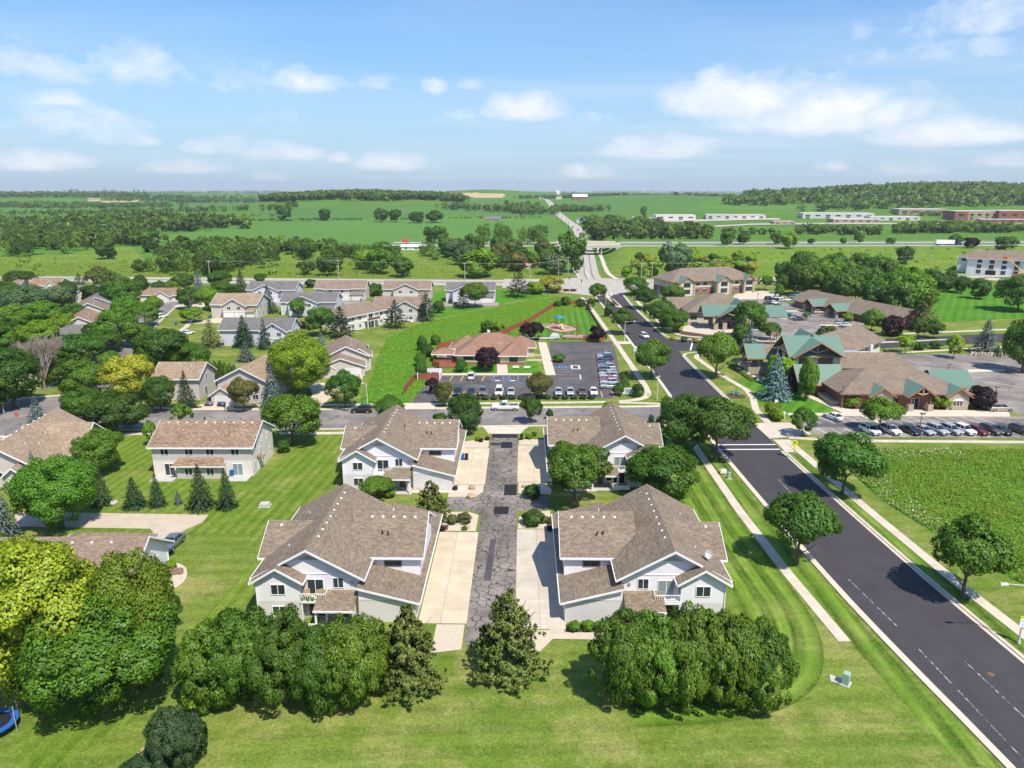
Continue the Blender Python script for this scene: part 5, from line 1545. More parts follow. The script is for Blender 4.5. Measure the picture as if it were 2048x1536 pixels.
 def win(s, face, a, z, w, h, plane, panes=2, frame=M_trim, glass=M_glass, name='window'):
  """face S/N/E/W, a = position along it, plane = its wall line"""
  me, pm, pw = window_meshes(w, h, panes, frame, glass)
  if s.m < 0 and face in 'EW':
   face = 'W' if face == 'E' else 'E'
  rz = {'S': 0, 'N': math.pi, 'E': math.pi / 2, 'W': -math.pi / 2}[face]
  loc = (a * s.m, plane, z) if face in 'SN' else (plane * s.m, a, z)
  o = mkobj(name, me, s.root, loc, rz)
  for k in range(panes):
   mkobj('pane', pm, o, (-w / 2 + pw * (k + 0.5), 0, 0))
  return o
 def door(s, face, a, z0, w, h, plane, mat, name='door'):
  b = MB()
  b.box(-w / 2, w / 2, -0.05, 0.03, 0, h)
  if s.m < 0 and face in 'EW':
   face = 'W' if face == 'E' else 'E'
  rz = {'S': 0, 'N': math.pi, 'E': math.pi / 2, 'W': -math.pi / 2}[face]
  loc = (a * s.m, plane, z0) if face in 'SN' else (plane * s.m, a, z0)
  o = b.build(name, mat, s.root, loc, rz)
  if name == 'garage_door':
   f = MB()
   f.box(-w / 2 - .12, -w / 2, -0.08, 0.03, 0, h + .1)
   f.box(w / 2, w / 2 + .12, -0.08, 0.03, 0, h + .1)
   f.box(-w / 2, w / 2, -0.08, 0.03, h, h + .1)
   f.build('frame', M_trim, o)
  elif name == 'door':
   MB().box(w / 2 - .16, w / 2 - .1, -0.1, -0.05, 0.95, 1.1).build('handle', M_steel, o)
  return o
 def box(s, name, x0, x1, y0, y1, z0, z1, mat, parent=None):
  b = s.mb()
  b.box(x0, x1, y0, y1, z0, z1)
  return s.add(b, name, mat, parent)

VENT = MB().box(-0.16, 0.16, -0.16, 0.16, 0, 0.15, taper=0.05).mesh('roof_vent', M_vent)
PIPE = MB().tube((0, 0, -0.1), (0, 0, 0.42), 0.07, 0.07, 8).mesh('vent_pipe', M_vent)

# ------------------------------------------------------------------ the four townhouses on the lane
def townhouse(x, y, m, label, dish=False, detail=1, patio='plants', rear_lane=False):
 B = Bld('townhouse', label, 'house', x, y, 0, 0, m, 'townhouses along the cracked lane')
 SE, ZR = 5.45, 8.55
 # main body, ridge north-south
 B.wall(-5.6, 5.45, -8.25, 8.75, 0, 2.7, S_grey, 'lower_wall')
 B.wall(-5.6, 5.45, -8.25, 8.75, 2.7, SE, S_white, 'upper_wall', 'y', ZR - 0.02)
 rf = B.gable(-5.6, 5.45, -8.25, 8.75, SE, ZR, 'y', R_brown, oh=0.75)
 # shallow front bay with a small gable
 B.wall(-5.62, -0.85, -9.35, -8.2, 0, 2.7, S_grey, 'lower_wall')
 B.wall(-5.62, -0.85, -9.35, -8.2, 2.7, SE - 0.05, S_white, 'upper_wall', 'y', 6.75)
 B.gable(-5.62, -0.85, -9.35, -5.0, SE - 0.1, 6.8, 'y', R_brown, oh=0.55, ends=(1, 0))
 # gable on the lawn side
 B.wall(-6.5, -5.5, -3.9, 3.9, 0, SE, S_white, 'side_wall', None)
 b = B.mb()
 b.loft([[(-6.5, -3.9, SE), (-6.5, 0, 7.7), (-6.5, 3.9, SE)], [(-5.5, -3.9, SE), (-5.5, 0, 7.7), (-5.5, 3.9, SE)]])
 B.add(b, 'gable_wall', S_white)
 B.gable(-6.5, -1.0, -3.9, 3.9, SE, 7.72, 'x', R_brown, oh=0.6, ends=(1, 0))
 # upper wing towards the lane
 cyw = 1.3
 B.wall(5.3, 11.55, cyw - 5.2, cyw + 5.2, 2.6, SE + 0.05, S_white, 'wing_wall', 'x', 8.4)
 B.gable(3.0, 11.55, cyw - 5.2, cyw + 5.2, SE + 0.05, 8.42, 'x', R_brown, oh=0.5, ends=(0, 1), name='wing_roof')
 # garages under a lean-to roof falling to the drive
 y0, y1 = -9.05, 12.7
 b = B.mb()
 b.loft([[(5.42, y0, 0), (11.7, y0, 0), (11.7, y0, 2.62), (5.42, y0, 4.28)], [(5.42, y1, 0), (11.7, y1, 0), (11.7, y1, 2.62), (5.42, y1, 4.28)]])
 B.add(b, 'garage_wall', S_grey)
 b = B.mb()
 b.loft([[(5.44, y0 - 0.004, 2.72), (11.6, y0 - 0.004, 2.72), (11.55, y0 - 0.004, 2.66), (5.44, y0 - 0.004, 4.26)], [(5.44, y0 - 0.03, 2.72), (11.6, y0 - 0.03, 2.72), (11.55, y0 - 0.03, 2.66), (5.44, y0 - 0.03, 4.26)]])
 B.add(b, 'gable_panel', S_white)
 gr = B.plane([(5.35, y0 - 0.45, 4.48), (12.25, y0 - 0.45, 2.66), (12.25, y1 + 0.45, 2.66), (5.35, y1 + 0.45, 4.48)], R_brown, name='garage_roof')
 f = B.mb()
 f.box(12.25, 12.38, y0 - 0.45, y1 + 0.45, 2.44, 2.64)
 B.add(f, 'gutter', M_gutter, gr)
 for yy, o in ((y0 - 0.45, -1), (y1 + 0.45, 1)):
  f = B.mb()
  f.loft([[(5.35, yy, 4.2), (12.25, yy, 2.38), (12.25, yy, 2.62), (5.35, yy, 4.44)], [(5.35, yy + o * .06, 4.2), (12.25, yy + o * .06, 2.38), (12.25, yy + o * .06, 2.62), (5.35, yy + o * .06, 4.44)]])
  B.add(f, 'fascia', M_trim, gr)
 for gy in (-6.2, -1.2, 4.9, 9.9):
  B.door('E', gy, 0.05, 4.0, 2.15, 11.7, M_garage, 'garage_door')
 # entrance porch roof
 pr = B.plane([(0.95, -11.1, 2.62), (5.3, -11.1, 2.62), (5.3, -8.2, 3.5), (0.95, -8.2, 3.5)], R_brown, name='porch_roof')
 B.box('gutter', 0.95, 5.3, -11.2, -11.1, 2.4, 2.6, M_trim, pr)
 for px in (1.15, 5.1):
  B.box('porch_post', px - .1, px + .1, -10.95, -10.75, 0.1, 2.5, M_trim)
 B.box('porch_floor', 0.9, 5.4, -11.0, -8.25, 0, 0.14, M_concrete)
 B.door('S', 3.6, 0.14, 0.95, 2.1, -8.25, M_timber_d, 'door')
 B.win('S', 2.2, 1.35, 0.9, 1.3, -8.25, 1)
 # balcony
 B.box('balcony_floor', -0.85, 2.0, -9.55, -8.25, 2.55, 2.75, M_trim)
 r = B.mb()
 r.box(-0.83, 1.98, -9.52, -9.46, 3.62, 3.7)
 r.box(-0.83, 1.98, -9.52, -9.46, 2.85, 2.91)
 r.box(1.92, 1.98, -9.5, -8.3, 3.62, 3.7)
 rail = B.add(r, 'railing', M_trim)
 for k in range(12):
  xx = -0.8 + k * 0.248
  B.box('baluster', xx, xx + 0.05, -9.51, -9.47, 2.9, 3.64, M_trim, rail)
 B.box('balcony_post', -0.8, -0.65, -9.5, -9.35, 0.0, 2.56, M_trim)
 B.box('balcony_post', 1.82, 1.97, -9.5, -9.35, 0.0, 2.56, M_trim)
 B.win('S', 0.55, 3.75, 1.75, 1.95, -8.25, 2, M_trim, M_curtain if m < 0 else M_glass, 'patio_door')
 B.win('S', 0.55, 1.2, 1.75, 1.95, -8.25, 2, M_trim, M_glass, 'patio_door')
 B.box('lower_railing', -0.8, 2.0, -11.0, -10.93, 0.2, 0.95, S_white)
 # windows
 B.win('S', -3.25, 4.1, 1.5, 1.15, -9.35, 2, M_trim, M_glass)
 B.win('S', -3.25, 1.45, 1.5, 1.15, -9.35, 2, M_trim, M_glass)
 B.win('S', 3.1, 4.35, 1.1, 1.15, -8.25, 2, M_trim, M_glass)
 B.win('E', -8.75, 4.1, 0.7, 1.2, -0.85, 1, M_trim, M_glass)
 B.win('S', 8.4, 4.35, 1.9, 0.62, cyw - 5.2, 2, M_frame_d, M_glass)
 B.win('E', cyw - 2.2, 4.6, 0.5, 0.9, 11.55, 1, M_trim, M_glass)
 d = B.mb()
 d.loft([[(11.56, cyw - 0.55, 5.6), (11.56, cyw, 4.7), (11.56, cyw + 0.55, 5.6), (11.56, cyw, 6.6)], [(11.62, cyw - 0.55, 5.6), (11.62, cyw, 4.7), (11.62, cyw + 0.55, 5.6), (11.62, cyw, 6.6)]])
 B.add(d, 'diamond_window', M_glass)
 for wy in (-6.5, 6.5):
  B.win('W', wy, 4.1, 1.5, 1.1, -5.6, 2)
  B.win('W', wy, 1.4, 1.5, 1.1, -5.6, 2)
 B.win('W', 0.0, 4.1, 1.5, 1.1, -6.5, 2)
 # gable vent
 v = B.mb()
 v.loft([[(-1.15, -8.27, 7.15), (1.0, -8.27, 7.15), (-0.075, -8.27, 7.62)], [(-1.15, -8.33, 7.15), (1.0, -8.33, 7.15), (-0.075, -8.33, 7.62)]])
 B.add(v, 'gable_vent', flat('tan_louvre', (0.50, 0.38, 0.25), 0.8, 0.05))
 B.box('belt_trim', -0.8, 5.3, -8.31, -8.25, 5.42, 5.52, M_trim)
 for (cx_, cy_) in ((-5.62, -9.4), (5.45, -8.3)):
  B.box('downspout', cx_ - .05, cx_ + .05, cy_ - .06, cy_ + .02, 0.2, 5.2, M_trim)
 # roof fittings
 for k in range(8):
  mkobj('roof_vent', VENT, rf, ((0.35) * m, -5.3 + k * 1.75, 8.36))
 for k in range(5):
  mkobj('roof_vent', VENT, rf, ((5.3 + k * 1.3) * m, cyw - 0.75, 8.1))
 mkobj('roof_vent', VENT, rf, (-5.4 * m, -0.6, 7.5))
 for (px, py) in ((-3.2, -4.8), (-3.4, 4.2)):
  mkobj('vent_pipe', PIPE, rf, (px * m, py, ZR - abs(px) * 0.56 - 0.02))
 for (px, py) in ((6.9, -1.7), (7.6, -1.9)):
  t_ = mkobj('vent_pipe', MB().tube((0, 0, -0.1), (0, 0, 0.3), 0.09, 0.09, 8).mesh('vent_pipe', M_black), rf, (px * m, py, 7.15))
 if detail:
  B.box('meter_box', 4.5, 4.75, -8.4, -8.25, 4.2, 4.5, M_steel)
 if dish:
  q = B.mb()
  for k in range(12):
   a0, a1 = 2 * math.pi * k / 12, 2 * math.pi * (k + 1) / 12
   q.loft([[(-4.2 + .42 * math.cos(a0), -6.9 + .25 * math.sin(a0), 7.3 + .42 * math.sin(a0)), (-4.2 + .42 * math.cos(a1), -6.9 + .25 * math.sin(a1), 7.3 + .42 * math.sin(a1)), (-4.2, -6.75, 7.25)],
     [(-4.2 + .42 * math.cos(a0), -6.93 + .25 * math.sin(a0), 7.31 + .42 * math.sin(a0)), (-4.2 + .42 * math.cos(a1), -6.93 + .25 * math.sin(a1), 7.31 + .42 * math.sin(a1)), (-4.2, -6.79, 7.26)]])
  q.tube((-4.2, -6.75, 7.25), (-4.0, -6.5, 6.4), 0.04)
  q.tube((-4.2, -6.8, 7.1), (-4.5, -7.4, 7.2), 0.025)
  B.add(q, 'satellite_dish', M_steel)
 return B
townhouse(-23.3, 79.2, 1, 'white townhouse with cluttered balcony beside the tan driveway and the longer hedge')
townhouse(16.55, 79.45, -1, 'white townhouse with a satellite dish on its roof, beside the shaded grey driveway', dish=True)
townhouse(-22.7, 115.9, 1, 'rear white townhouse with blue and black bins on its tan driveway')
townhouse(16.45, 117.8, -1, 'rear white townhouse half hidden behind the very large rounded maple')

# ------------------------------------------------------------------ long brown-roofed house
def long_house():
 B = Bld('duplex_house', 'long two-storey cream house with brown shingle roof and four upper windows', 'house', -53.3, 112.2, 0.6)
 L = 8.3
 B.wall(-L, L, 0, 10.6, 0, 2.75, S_cream, 'lower_wall')
 B.wall(-L, L, 0, 10.6, 2.75, 5.3, S_beige, 'upper_wall', 'x', 8.0)
 rf = B.gable(-L, L, 0, 10.6, 5.3, 8.02, 'x', R_red, oh=0.5)
 e = B.mb()
 e.loft([[(L + .004, .02, 0), (L + .004, .02, 5.3), (L + .004, 5.3, 7.95), (L + .004, 10.58, 5.3), (L + .004, 10.58, 0)], [(L + .03, .02, 0), (L + .03, .02, 5.3), (L + .03, 5.3, 7.95), (L + .03, 10.58, 5.3), (L + .03, 10.58, 0)]])
 B.add(e, 'end_wall', S_cream)
 for x in (-6.2, -2.1, 1.4, 5.6):
  B.win('S', x, 4.35, 1.3, 1.2, 0)
 for x in (-1.9, 1.7):
  B.win('S', x, 1.25, 1.2, 1.1, -1.3)
 B.win('S', -5.6, 1.15, 1.6, 2.0, 0, 2, M_trim, M_glass, 'patio_door')
 B.win('S', 5.8, 1.15, 1.6, 2.0, 0, 2, M_trim, M_curtain, 'patio_door')
 B.wall(-3.9, 3.9, -1.3, 0.1, 0, 2.5, S_beige, 'bay_wall')
 pr = B.plane([(-4.5, -1.9, 2.45), (4.5, -1.9, 2.45), (3.6, -0.1, 3.35), (-3.6, -0.1, 3.35)], R_red, name='bay_roof')
 B.box('gutter', -4.5, 4.5, -2.0, -1.9, 2.25, 2.42, M_trim, pr)
 for y_, z_, w_, h_ in ((2.0, 4.6, .5, 1.0), (7.8, 4.6, .5, .9), (5.2, 4.9, .35, .9), (3.9, 3.1, .5, 1.4), (5.0, 1.4, .6, 1.2), (8.6, 1.6, .5, 1.0), (1.0, 1.7, .45, 1.3)):
  B.win('E', y_, z_, w_, h_, L + .03, 1)
 B.door('E', 2.9, 0.1, 0.9, 2.0, L + .03, M_trim, 'door')
 B.plane([(L, 2.1, 2.75), (L + 1.0, 2.1, 2.45), (L + 1.0, 3.7, 2.45), (L, 3.7, 2.75)], R_red, .1, 'door_hood')
 for k in range(10):
  mkobj('roof_vent', VENT, rf, (-7.2 + k * 1.6, 4.7, 7.82))
 for px in (-4.0, 1.5, 5.0):
  mkobj('vent_pipe', PIPE, rf, (px, 3.0, 6.75))
 B.box('patio', -8.0, -4.2, -2.6, -0.02, 0, 0.08, M_concrete)
 B.box('patio', 4.6, 8.0, -2.4, -0.02, 0, 0.08, M_concrete)
long_house()

# ------------------------------------------------------------------ house kit for the neighbourhood
def house(label, u, v, rot, w, d, wall, roof, eave=5.2, ridge=7.8, axis='y', wings=(), wins=(), name='house', vz=0.0, group=None, garage=None, shutters=False, extra=None, z=0.0):
 """u,v: picture point of the middle of the front wall's foot; w along the front, d deep"""
 x, y = G(u, v, vz)
 B = Bld(name, label, 'house', x, y, rot, z, 1, group)
 B.wall(-w / 2, w / 2, 0, d, 0, eave, wall, 'wall', axis, ridge - 0.03)
 rf = B.gable(-w / 2, w / 2, 0, d, eave, ridge, axis, roof, oh=0.5)
 for (x0, x1, y0, y1, e, r, ax, en) in wings:
  B.wall(x0, x1, y0, y1, 0, e, wall, 'wing_wall', ax, r - 0.03)
  B.gable(x0, x1, y0, y1, e, r, ax, roof, oh=0.4, ends=en, name='wing_roof')
 for wd in wins:
  B.win(*wd[:6], *(wd[6:] if len(wd) > 6 else (2,)))
  if shutters and wd[0] == 'S':
   for o in (-1, 1):
    B.box('shutter', wd[1] + o * (wd[3] / 2 + .22) - .17, wd[1] + o * (wd[3] / 2 + .22) + .17, wd[5] - .05, wd[5] + .02, wd[2] - wd[4] / 2, wd[2] + wd[4] / 2, M_trim)
 for g in (garage or ()):
  B.door(*g, M_garage, 'garage_door')
 for k in range(3):
  if axis == 'x':
   mkobj('vent_pipe', PIPE, rf, (-w / 4 + k * w / 4, d * .36, eave + (ridge - eave) * .72))
  else:
   mkobj('vent_pipe', PIPE, rf, (w * .14, d * (.25 + .25 * k), eave + (ridge - eave) * .72))
 if extra:
  extra(B)
 return B

# big tan roof by the street bend
def tan_house():
 B = Bld('tan_house', 'large tan-roofed house with an arched entrance porch beside the big round maple', 'house', -84.0, 105.5, 8)
 B.wall(-6, 6.4, 1.5, 22, 0, 3.0, S_beige, 'wall', 'y', 6.9)
 rf = B.gable(-6, 6.4, 1.5, 22, 3.0, 6.95, 'y', R_tan, oh=0.6)
 B.wall(-2, 9.2, 9, 20, 0, 2.8, S_beige, 'wing_wall', 'x', 6.3)
 B.gable(-2, 9.2, 9, 20, 2.8, 6.35, 'x', R_tan, oh=0.6, ends=(0, 1), name='wing_roof')
 B.wall(1.8, 5.2, -0.6, 2, 0, 2.5, S_beige, 'porch_wall', 'y', 3.9)
 B.gable(1.8, 5.2, -0.6, 4, 2.5, 3.95, 'y', R_tan, oh=0.5, ends=(1, 0), name='porch_roof')
 b = B.mb()
 b.prism([(2.6, -0.66), (4.4, -0.66), (4.4, -0.6), (2.6, -0.6)], 0.1, 2.2)
 B.add(b, 'door', M_trim)
 B.win('S', 0.2, 2.0, 1.0, 0.9, 1.5, 1)
 B.win('S', -3.0, 1.6, 1.6, 1.3, 1.5)
 B.win('E', 6.0, 1.6, 1.4, 1.2, 6.4)
 for k in range(9):
  mkobj('roof_vent', VENT, rf, (-0.2, 3.5 + k * 1.9, 6.85))
 for px, py in ((2.5, 6), (2.8, 12), (4.2, 3.5), (3.6, 8)):
  mkobj('vent_pipe', PIPE, rf, (px, py, 6.95 - (px - .2) * .63))
tan_house()
# low house under the honeylocusts
def low_house():
 B = Bld('low_house', 'low brown-roofed house with a white gable end and a stone flower bed', 'house', -45.6, 82.6, 2)
 B.wall(-17, 0, -9.5, 1.0, 0, 2.7, S_white, 'wall', 'x', 5.9)
 B.gable(-17, 0, -9.5, 1.0, 2.7, 5.95, 'x', R_mauve, oh=0.7)
 B.wall(-13, -2.5, -2, 3.0, 0, 2.6, S_white, 'wing_wall')
 rf = B.hip(-13, -2.5, -3.5, 3.0, 2.6, 4.6, R_mauve, .6, name='wing_roof')
 for k in range(6):
  mkobj('roof_vent', VENT, rf, (-15 + k * 2.3, -4.9, 5.6))
 B.win('E', -2.2, 1.5, 1.0, 1.2, 0, 1)
 B.win('E', -6.0, 1.5, 1.6, 1.2, 0)
 B.box('downspout', 0.0, 0.1, 0.9, 1.0, 0, 2.6, M_trim)
low_house()
sheet('driveway', [G(*p) for p in ((30, 1024), (418, 1030), (404, 1046), (376, 1058), (345, 1076), (318, 1078), (300, 1058), (30, 1054))], 0.05, conc_mat('pale_drive_concrete', (0.50, 0.42, 0.32)))
sheet('gravel_bed', [tuple(p) for p in smooth_line([(-45, 75.2), (-43, 75), (-41.0, 77.4), (-41.6, 80.4), (-43.2, 82.5), (-45, 83), (-45.2, 79)], 2)], 0.04, M_gravel)

# houses on the far side of the street
W2 = (1.2, 1.1)
house('small tan house with a side gable, behind the dark green spruce', 356, 800, 0, 10.2, 9.0, S_beige, R_tan, 5.2, 7.8, 'x', (), (('E', 4.5, 4.6, .8, 1.2, 5.1, 1), ('E', 3.6, 1.4, 1.5, 1.9, 5.1, 2), ('S', -2, 4.2, 1.2, 1.0, 0)))
house('tan two-storey house with a small white garage door and two dark cars outside', 488, 806, -4, 11.5, 14.0, S_beige, R_tan, 5.2, 8.1, 'y', ((-6.1, -1.0, -2.8, 3, 2.6, 4.3, 'y', (1, 0)),),
      (('S', 0.3, 3.9, .9, 1.1, 0, 2), ('S', 2.9, 3.9, 1.3, 1.1, 0, 2), ('S', 2.9, 1.5, 1.3, 1.1, 0, 2)), garage=(('S', -3.5, .05, 3.2, 2.1, -2.8),))
house('tan house with stepped gables at the end of the curved driveway', 694, 744, 13, 11.0, 15.0, S_beige, R_mauve, 4.3, 6.9, 'y', ((0.4, 6.4, 1.2, 8, 4.0, 5.9, 'y', (1, 0)), (-7.4, 4.6, -5.5, 3, 2.7, 5.0, 'y', (1, 0)), (-9.0, -3.0, -5.2, 4, 2.5, 4.2, 'y', (1, 0))),
      (('S', 3.4, 2.9, 1.3, 1.3, 1.2, 2),), garage=(('S', 1.6, .05, 3.6, 2.1, -5.5), ('S', -5.2, .05, 3.2, 2.1, -5.2)))
# townhouse rows
def row_house(label, u, v, rot, w, d, wall, roof, gx=0.0, gw=8.0, front='gable', garage=True, ridge=8.0, vz=0.0):
 def ex(B):
  if front == 'hip':
   B.wall(gx - gw / 2, gx + gw / 2, -2.5, 2, 0, 5.2, wall, 'bay_wall')
   B.hip(gx - gw / 2, gx + gw / 2, -2.5, 7, 5.25, 7.9, roof, .5, name='bay_roof')
  else:
   B.wall(gx - gw / 2, gx + gw / 2, -2.5, 2, 0, 5.2, wall, 'bay_wall', 'y', 7.6)
   B.gable(gx - gw / 2, gx + gw / 2, -2.5, 6, 5.2, 7.65, 'y', roof, oh=.5, ends=(1, 0), name='bay_roof')
   v_ = MB()
   v_.box(gx - .35, gx + .35, -2.58, -2.5, 6.3, 6.7)
   v_.build('gable_vent', M_frame_d, B.root)
  B.box('belt_trim', gx - gw / 2, gx + gw / 2, -2.57, -2.5, 2.75, 3.0, M_trim)
  for o in (-1, 1):
   B.win('S', gx + o * gw * .22, 4.15, 1.3, 1.1, -2.5, 2)
   if garage:
    B.door('S', gx + o * gw * .25, .05, gw * .4, 2.2, -2.5, M_garage, 'garage_door')
   else:
    B.win('S', gx + o * gw * .22, 1.4, 1.3, 1.1, -2.5, 2)
  side = w / 2 - (gx + gw / 2)
  if side > 2.5:
   x0 = gx + gw / 2
   B.plane([(x0, -2.2, 2.6), (w / 2 - .2, -2.2, 2.6), (w / 2 - .2, 0.1, 4.0), (x0, .1, 4.0)], roof, .15, 'porch_roof')
   B.wall(x0, w / 2 - .4, -1.8, .1, 0, 2.5, wall, 'porch_wall')
   if garage:
    B.door('S', (x0 + w / 2) / 2, .05, min(4, side - 1), 2.2, -1.8, M_garage, 'garage_door')
  for o in (-1, 1):
   B.box('corner_trim', o * w / 2 - .08, o * w / 2 + .08, -.06, .02, 0, 5.1, M_trim)
  B.win('E', d * .3, 4.1, .9, 1.2, w / 2, 1)
  B.win('E', d * .6, 4.1, .9, 1.2, w / 2, 1)
  B.win('E', d * .45, 1.4, .9, 1.2, w / 2, 1)
 return house(label, u, v, rot, w, d, wall, roof, 5.2, ridge, 'x', (), (), 'row_house', vz, 'row houses beyond the swale', None, False, ex)
row_house('cool grey row house with grey roof, next to the county road at the spruce', 543, 603, -2, 21, 11, S_lilac, R_grey, -1.5, 11)
row_house('beige row house with hipped brown bay and white garage doors by the county road', 681, 600, 0, 22, 10.5, S_beige, R_mauve, -1.0, 11.5, 'hip')
row_house('beige row house with a plain gable by the county road, middle of the row', 814, 601, 0, 20.5, 10.5, S_beige, R_mauve, 0, 11)
row_house('pale grey row house at the end of the row by the layered pine', 941, 604, 0, 21, 10.5, S_lilac, R_grey, -2, 11)
row_house('tan-roofed row house by the bend of the estate street', 470, 636, -3, 17.5, 13, S_beige, R_tan, 1.0, 8.5, 'gable', True, 8.4)
row_house('grey-roofed row house with white gable and red doors, behind the pointed tree', 618, 630, 2, 21, 12, S_lilac, R_grey, -1.5, 11, 'gable', False)
row_house('beige row house behind the layered pines, second row', 800, 641, 0, 19, 12, S_beige, R_mauve, 2.5, 9, 'gable', False)
row_house('grey-roofed white row house behind the dark spruces', 513, 692, 0, 22, 9.5, S_lilac, R_grey, 6.5, 7.5, 'gable', False)
def walkout():
 B = Bld('walkout_house', 'beige row house with lower walkout patio facing the swale', 'house', -53.4, 250.6, 60, group='row houses beyond the swale')
 B.wall(-11.5, 10.5, 0, 12, 0, 5.3, S_cream, 'wall')
 B.hip(-11.5, 10.5, 0, 12, 5.3, 8.3, R_mauve, .7)
 for x in (-9, -5.5, 5.5, 8.6):
  B.win('S', x, 4.1, 1.3, 1.2, 0)
  B.win('S', x, 1.4, 1.1, 1.1, 0)
 B.box('balcony_floor', -3.5, 3, -1.8, 0, 2.6, 2.8, M_trim)
 B.box('railing', -3.5, 3, -1.8, -1.74, 2.9, 3.7, M_timber_d)
 for x in (-3.3, 0, 2.8):
  B.box('post', x - .12, x + .12, -1.75, -1.5, 0, 5.0, M_trim)
 B.win('S', -1.5, 1.2, 1.7, 2.0, 0, 2, M_trim, M_glass, 'patio_door')
 B.win('S', 1.4, 1.2, 1.7, 2.0, 0, 2, M_trim, M_glass, 'patio_door')
 B.win('S', 0, 4.0, 1.7, 2.0, 0, 2, M_trim, M_glass, 'patio_door')
 B.box('belt_trim', -11.5, 10.5, -.06, 0, 2.7, 2.95, M_trim)
walkout()
for q in ([(-98, 300), (-66, 300), (-66, 312), (-92, 312)], [(-62, 292), (-36, 296), (-36, 305), (-62, 305)], [(-36, 298), (-10, 300), (-10, 310), (-34, 310)], [(-118, 296), (-98, 298), (-100, 312), (-122, 312)]):
 sheet('parking_court', q, 0.03, asphalt('rosy_asphalt', (0.30, 0.255, 0.24), 0.1))
# small houses by the estate street
house('small red-roofed bungalow at the end of the estate street', 318, 603, 0, 16, 11, S_cream, R_red, 2.9, 5.2, 'x', ((-0.5, 6.0, -3.2, 3, 2.7, 4.8, 'y', (1, 0)),), (('S', -4, 1.5, 2.0, 1.2, 0, 3),), garage=(('S', 2.7, .05, 4.2, 2.1, -3.2),))
house('low house with a salmon roof and long white rake boards among trees', 162, 672, 24, 13, 20, S_beige, R_red, 2.9, 6.4, 'y', ((-8.5, 0.5, 3, 15, 2.8, 5.2, 'x', (1, 0)),), (('S', 2, 1.6, 1.6, 1.2, 0),))
house('low grey-roofed house in front of the salmon roof', 168, 690, 12, 17, 9, S_cream, R_grey, 2.8, 5.6, 'x', (), (('E', 4, 1.5, 1.6, 1.2, 8.5),))
house('brown-roofed house beyond the salmon roof among trees', 180, 640, 28, 13, 16, S_beige, R_mauve, 2.9, 6.3, 'y', (), ())
def solar(B):
 for k in range(4):
  b = B.mb()
  b.slab([(1.0, 2 + k * 2.4, 5.98 - .35), (5.4, 2 + k * 2.4, 3.75 - .3), (5.4, 4.2 + k * 2.4, 3.75 - .3), (1.0, 4.2 + k * 2.4, 5.98 - .35)], .06)
  B.add(b, 'solar_panel', material('solar_glass', lambda nt, bb: (0.03, 0.04, 0.09), 0.15, 0.6))
house('house with dark blue solar panels on its roof', 195, 625, 26, 13, 15, S_cream, R_grey, 2.9, 6.1, 'y', (), (), extra=solar)
house('mauve-roofed house by the county road behind the trees', 88, 583, 0, 14, 11, S_cream, R_red, 3.0, 5.8, 'x', ((2, 8, -2, 4, 2.8, 5.2, 'y', (1, 0)),), ())
house('house roof showing between willowy trees and the county road', 8, 585, 5, 14, 10, S_cream, R_mauve, 3.0, 5.6, 'x', (), ())
house('grey house gable peeping between dark trees', 172, 602, 10, 12, 12, S_beige, R_grey, 3.4, 6.2, 'x', ((-3, 3, -3, 4, 3, 5.4, 'y', (1, 0)),), (('S', 0, 1.6, 1.4, 1.4, -3),))
house('roof corner of a house behind the leafless tree', 40, 760, 20, 10, 12, S_beige, R_grey, 2.9, 5.2, 'x', (), ())
sheet('driveway', [(-146, 296), (-132, 293), (-134, 304), (-144, 312)], 0.04, M_walk)
sheet('driveway', [(-121, 256), (-108, 258), (-104, 270), (-116, 270)], 0.035, M_drive)
# drives across the street
sheet('driveway', [(-70.4, 150.4), (-63.5, 150.5), (-65.2, 157), (-66.8, 158.5), (-71.6, 158.2), (-71.8, 155)], 0.085, M_drive)
sheet('driveway', [tuple(p) for p in smooth_line([(-49, 150.6), (-44.6, 150.6), (-44.4, 158), (-43.6, 166), (-44.6, 172.5), (-50.5, 173.5), (-53.5, 172), (-49.6, 164), (-48.4, 158), (-49, 150.6)], 2)], 0.086, M_drive)
for k in range(11):
 a = k / 10
 p0, p1 = Vector((-40.6, 167)), Vector((-42.6, 182))
 q = p0 + (p1 - p0) * a + Vector((math.sin(a * 3.1) * 1.2, 0))
 if k == 0:
  RW = thing('retaining_wall', 'low curved stone retaining wall beside the stepped-gable house', 'wall', (0, 0, 0))
 MB().box(-.35, .35, -.8, .8, 0, .75 + .05 * (k % 2)).build('block', M_walk, RW, (q.x, q.y, 0), .13)

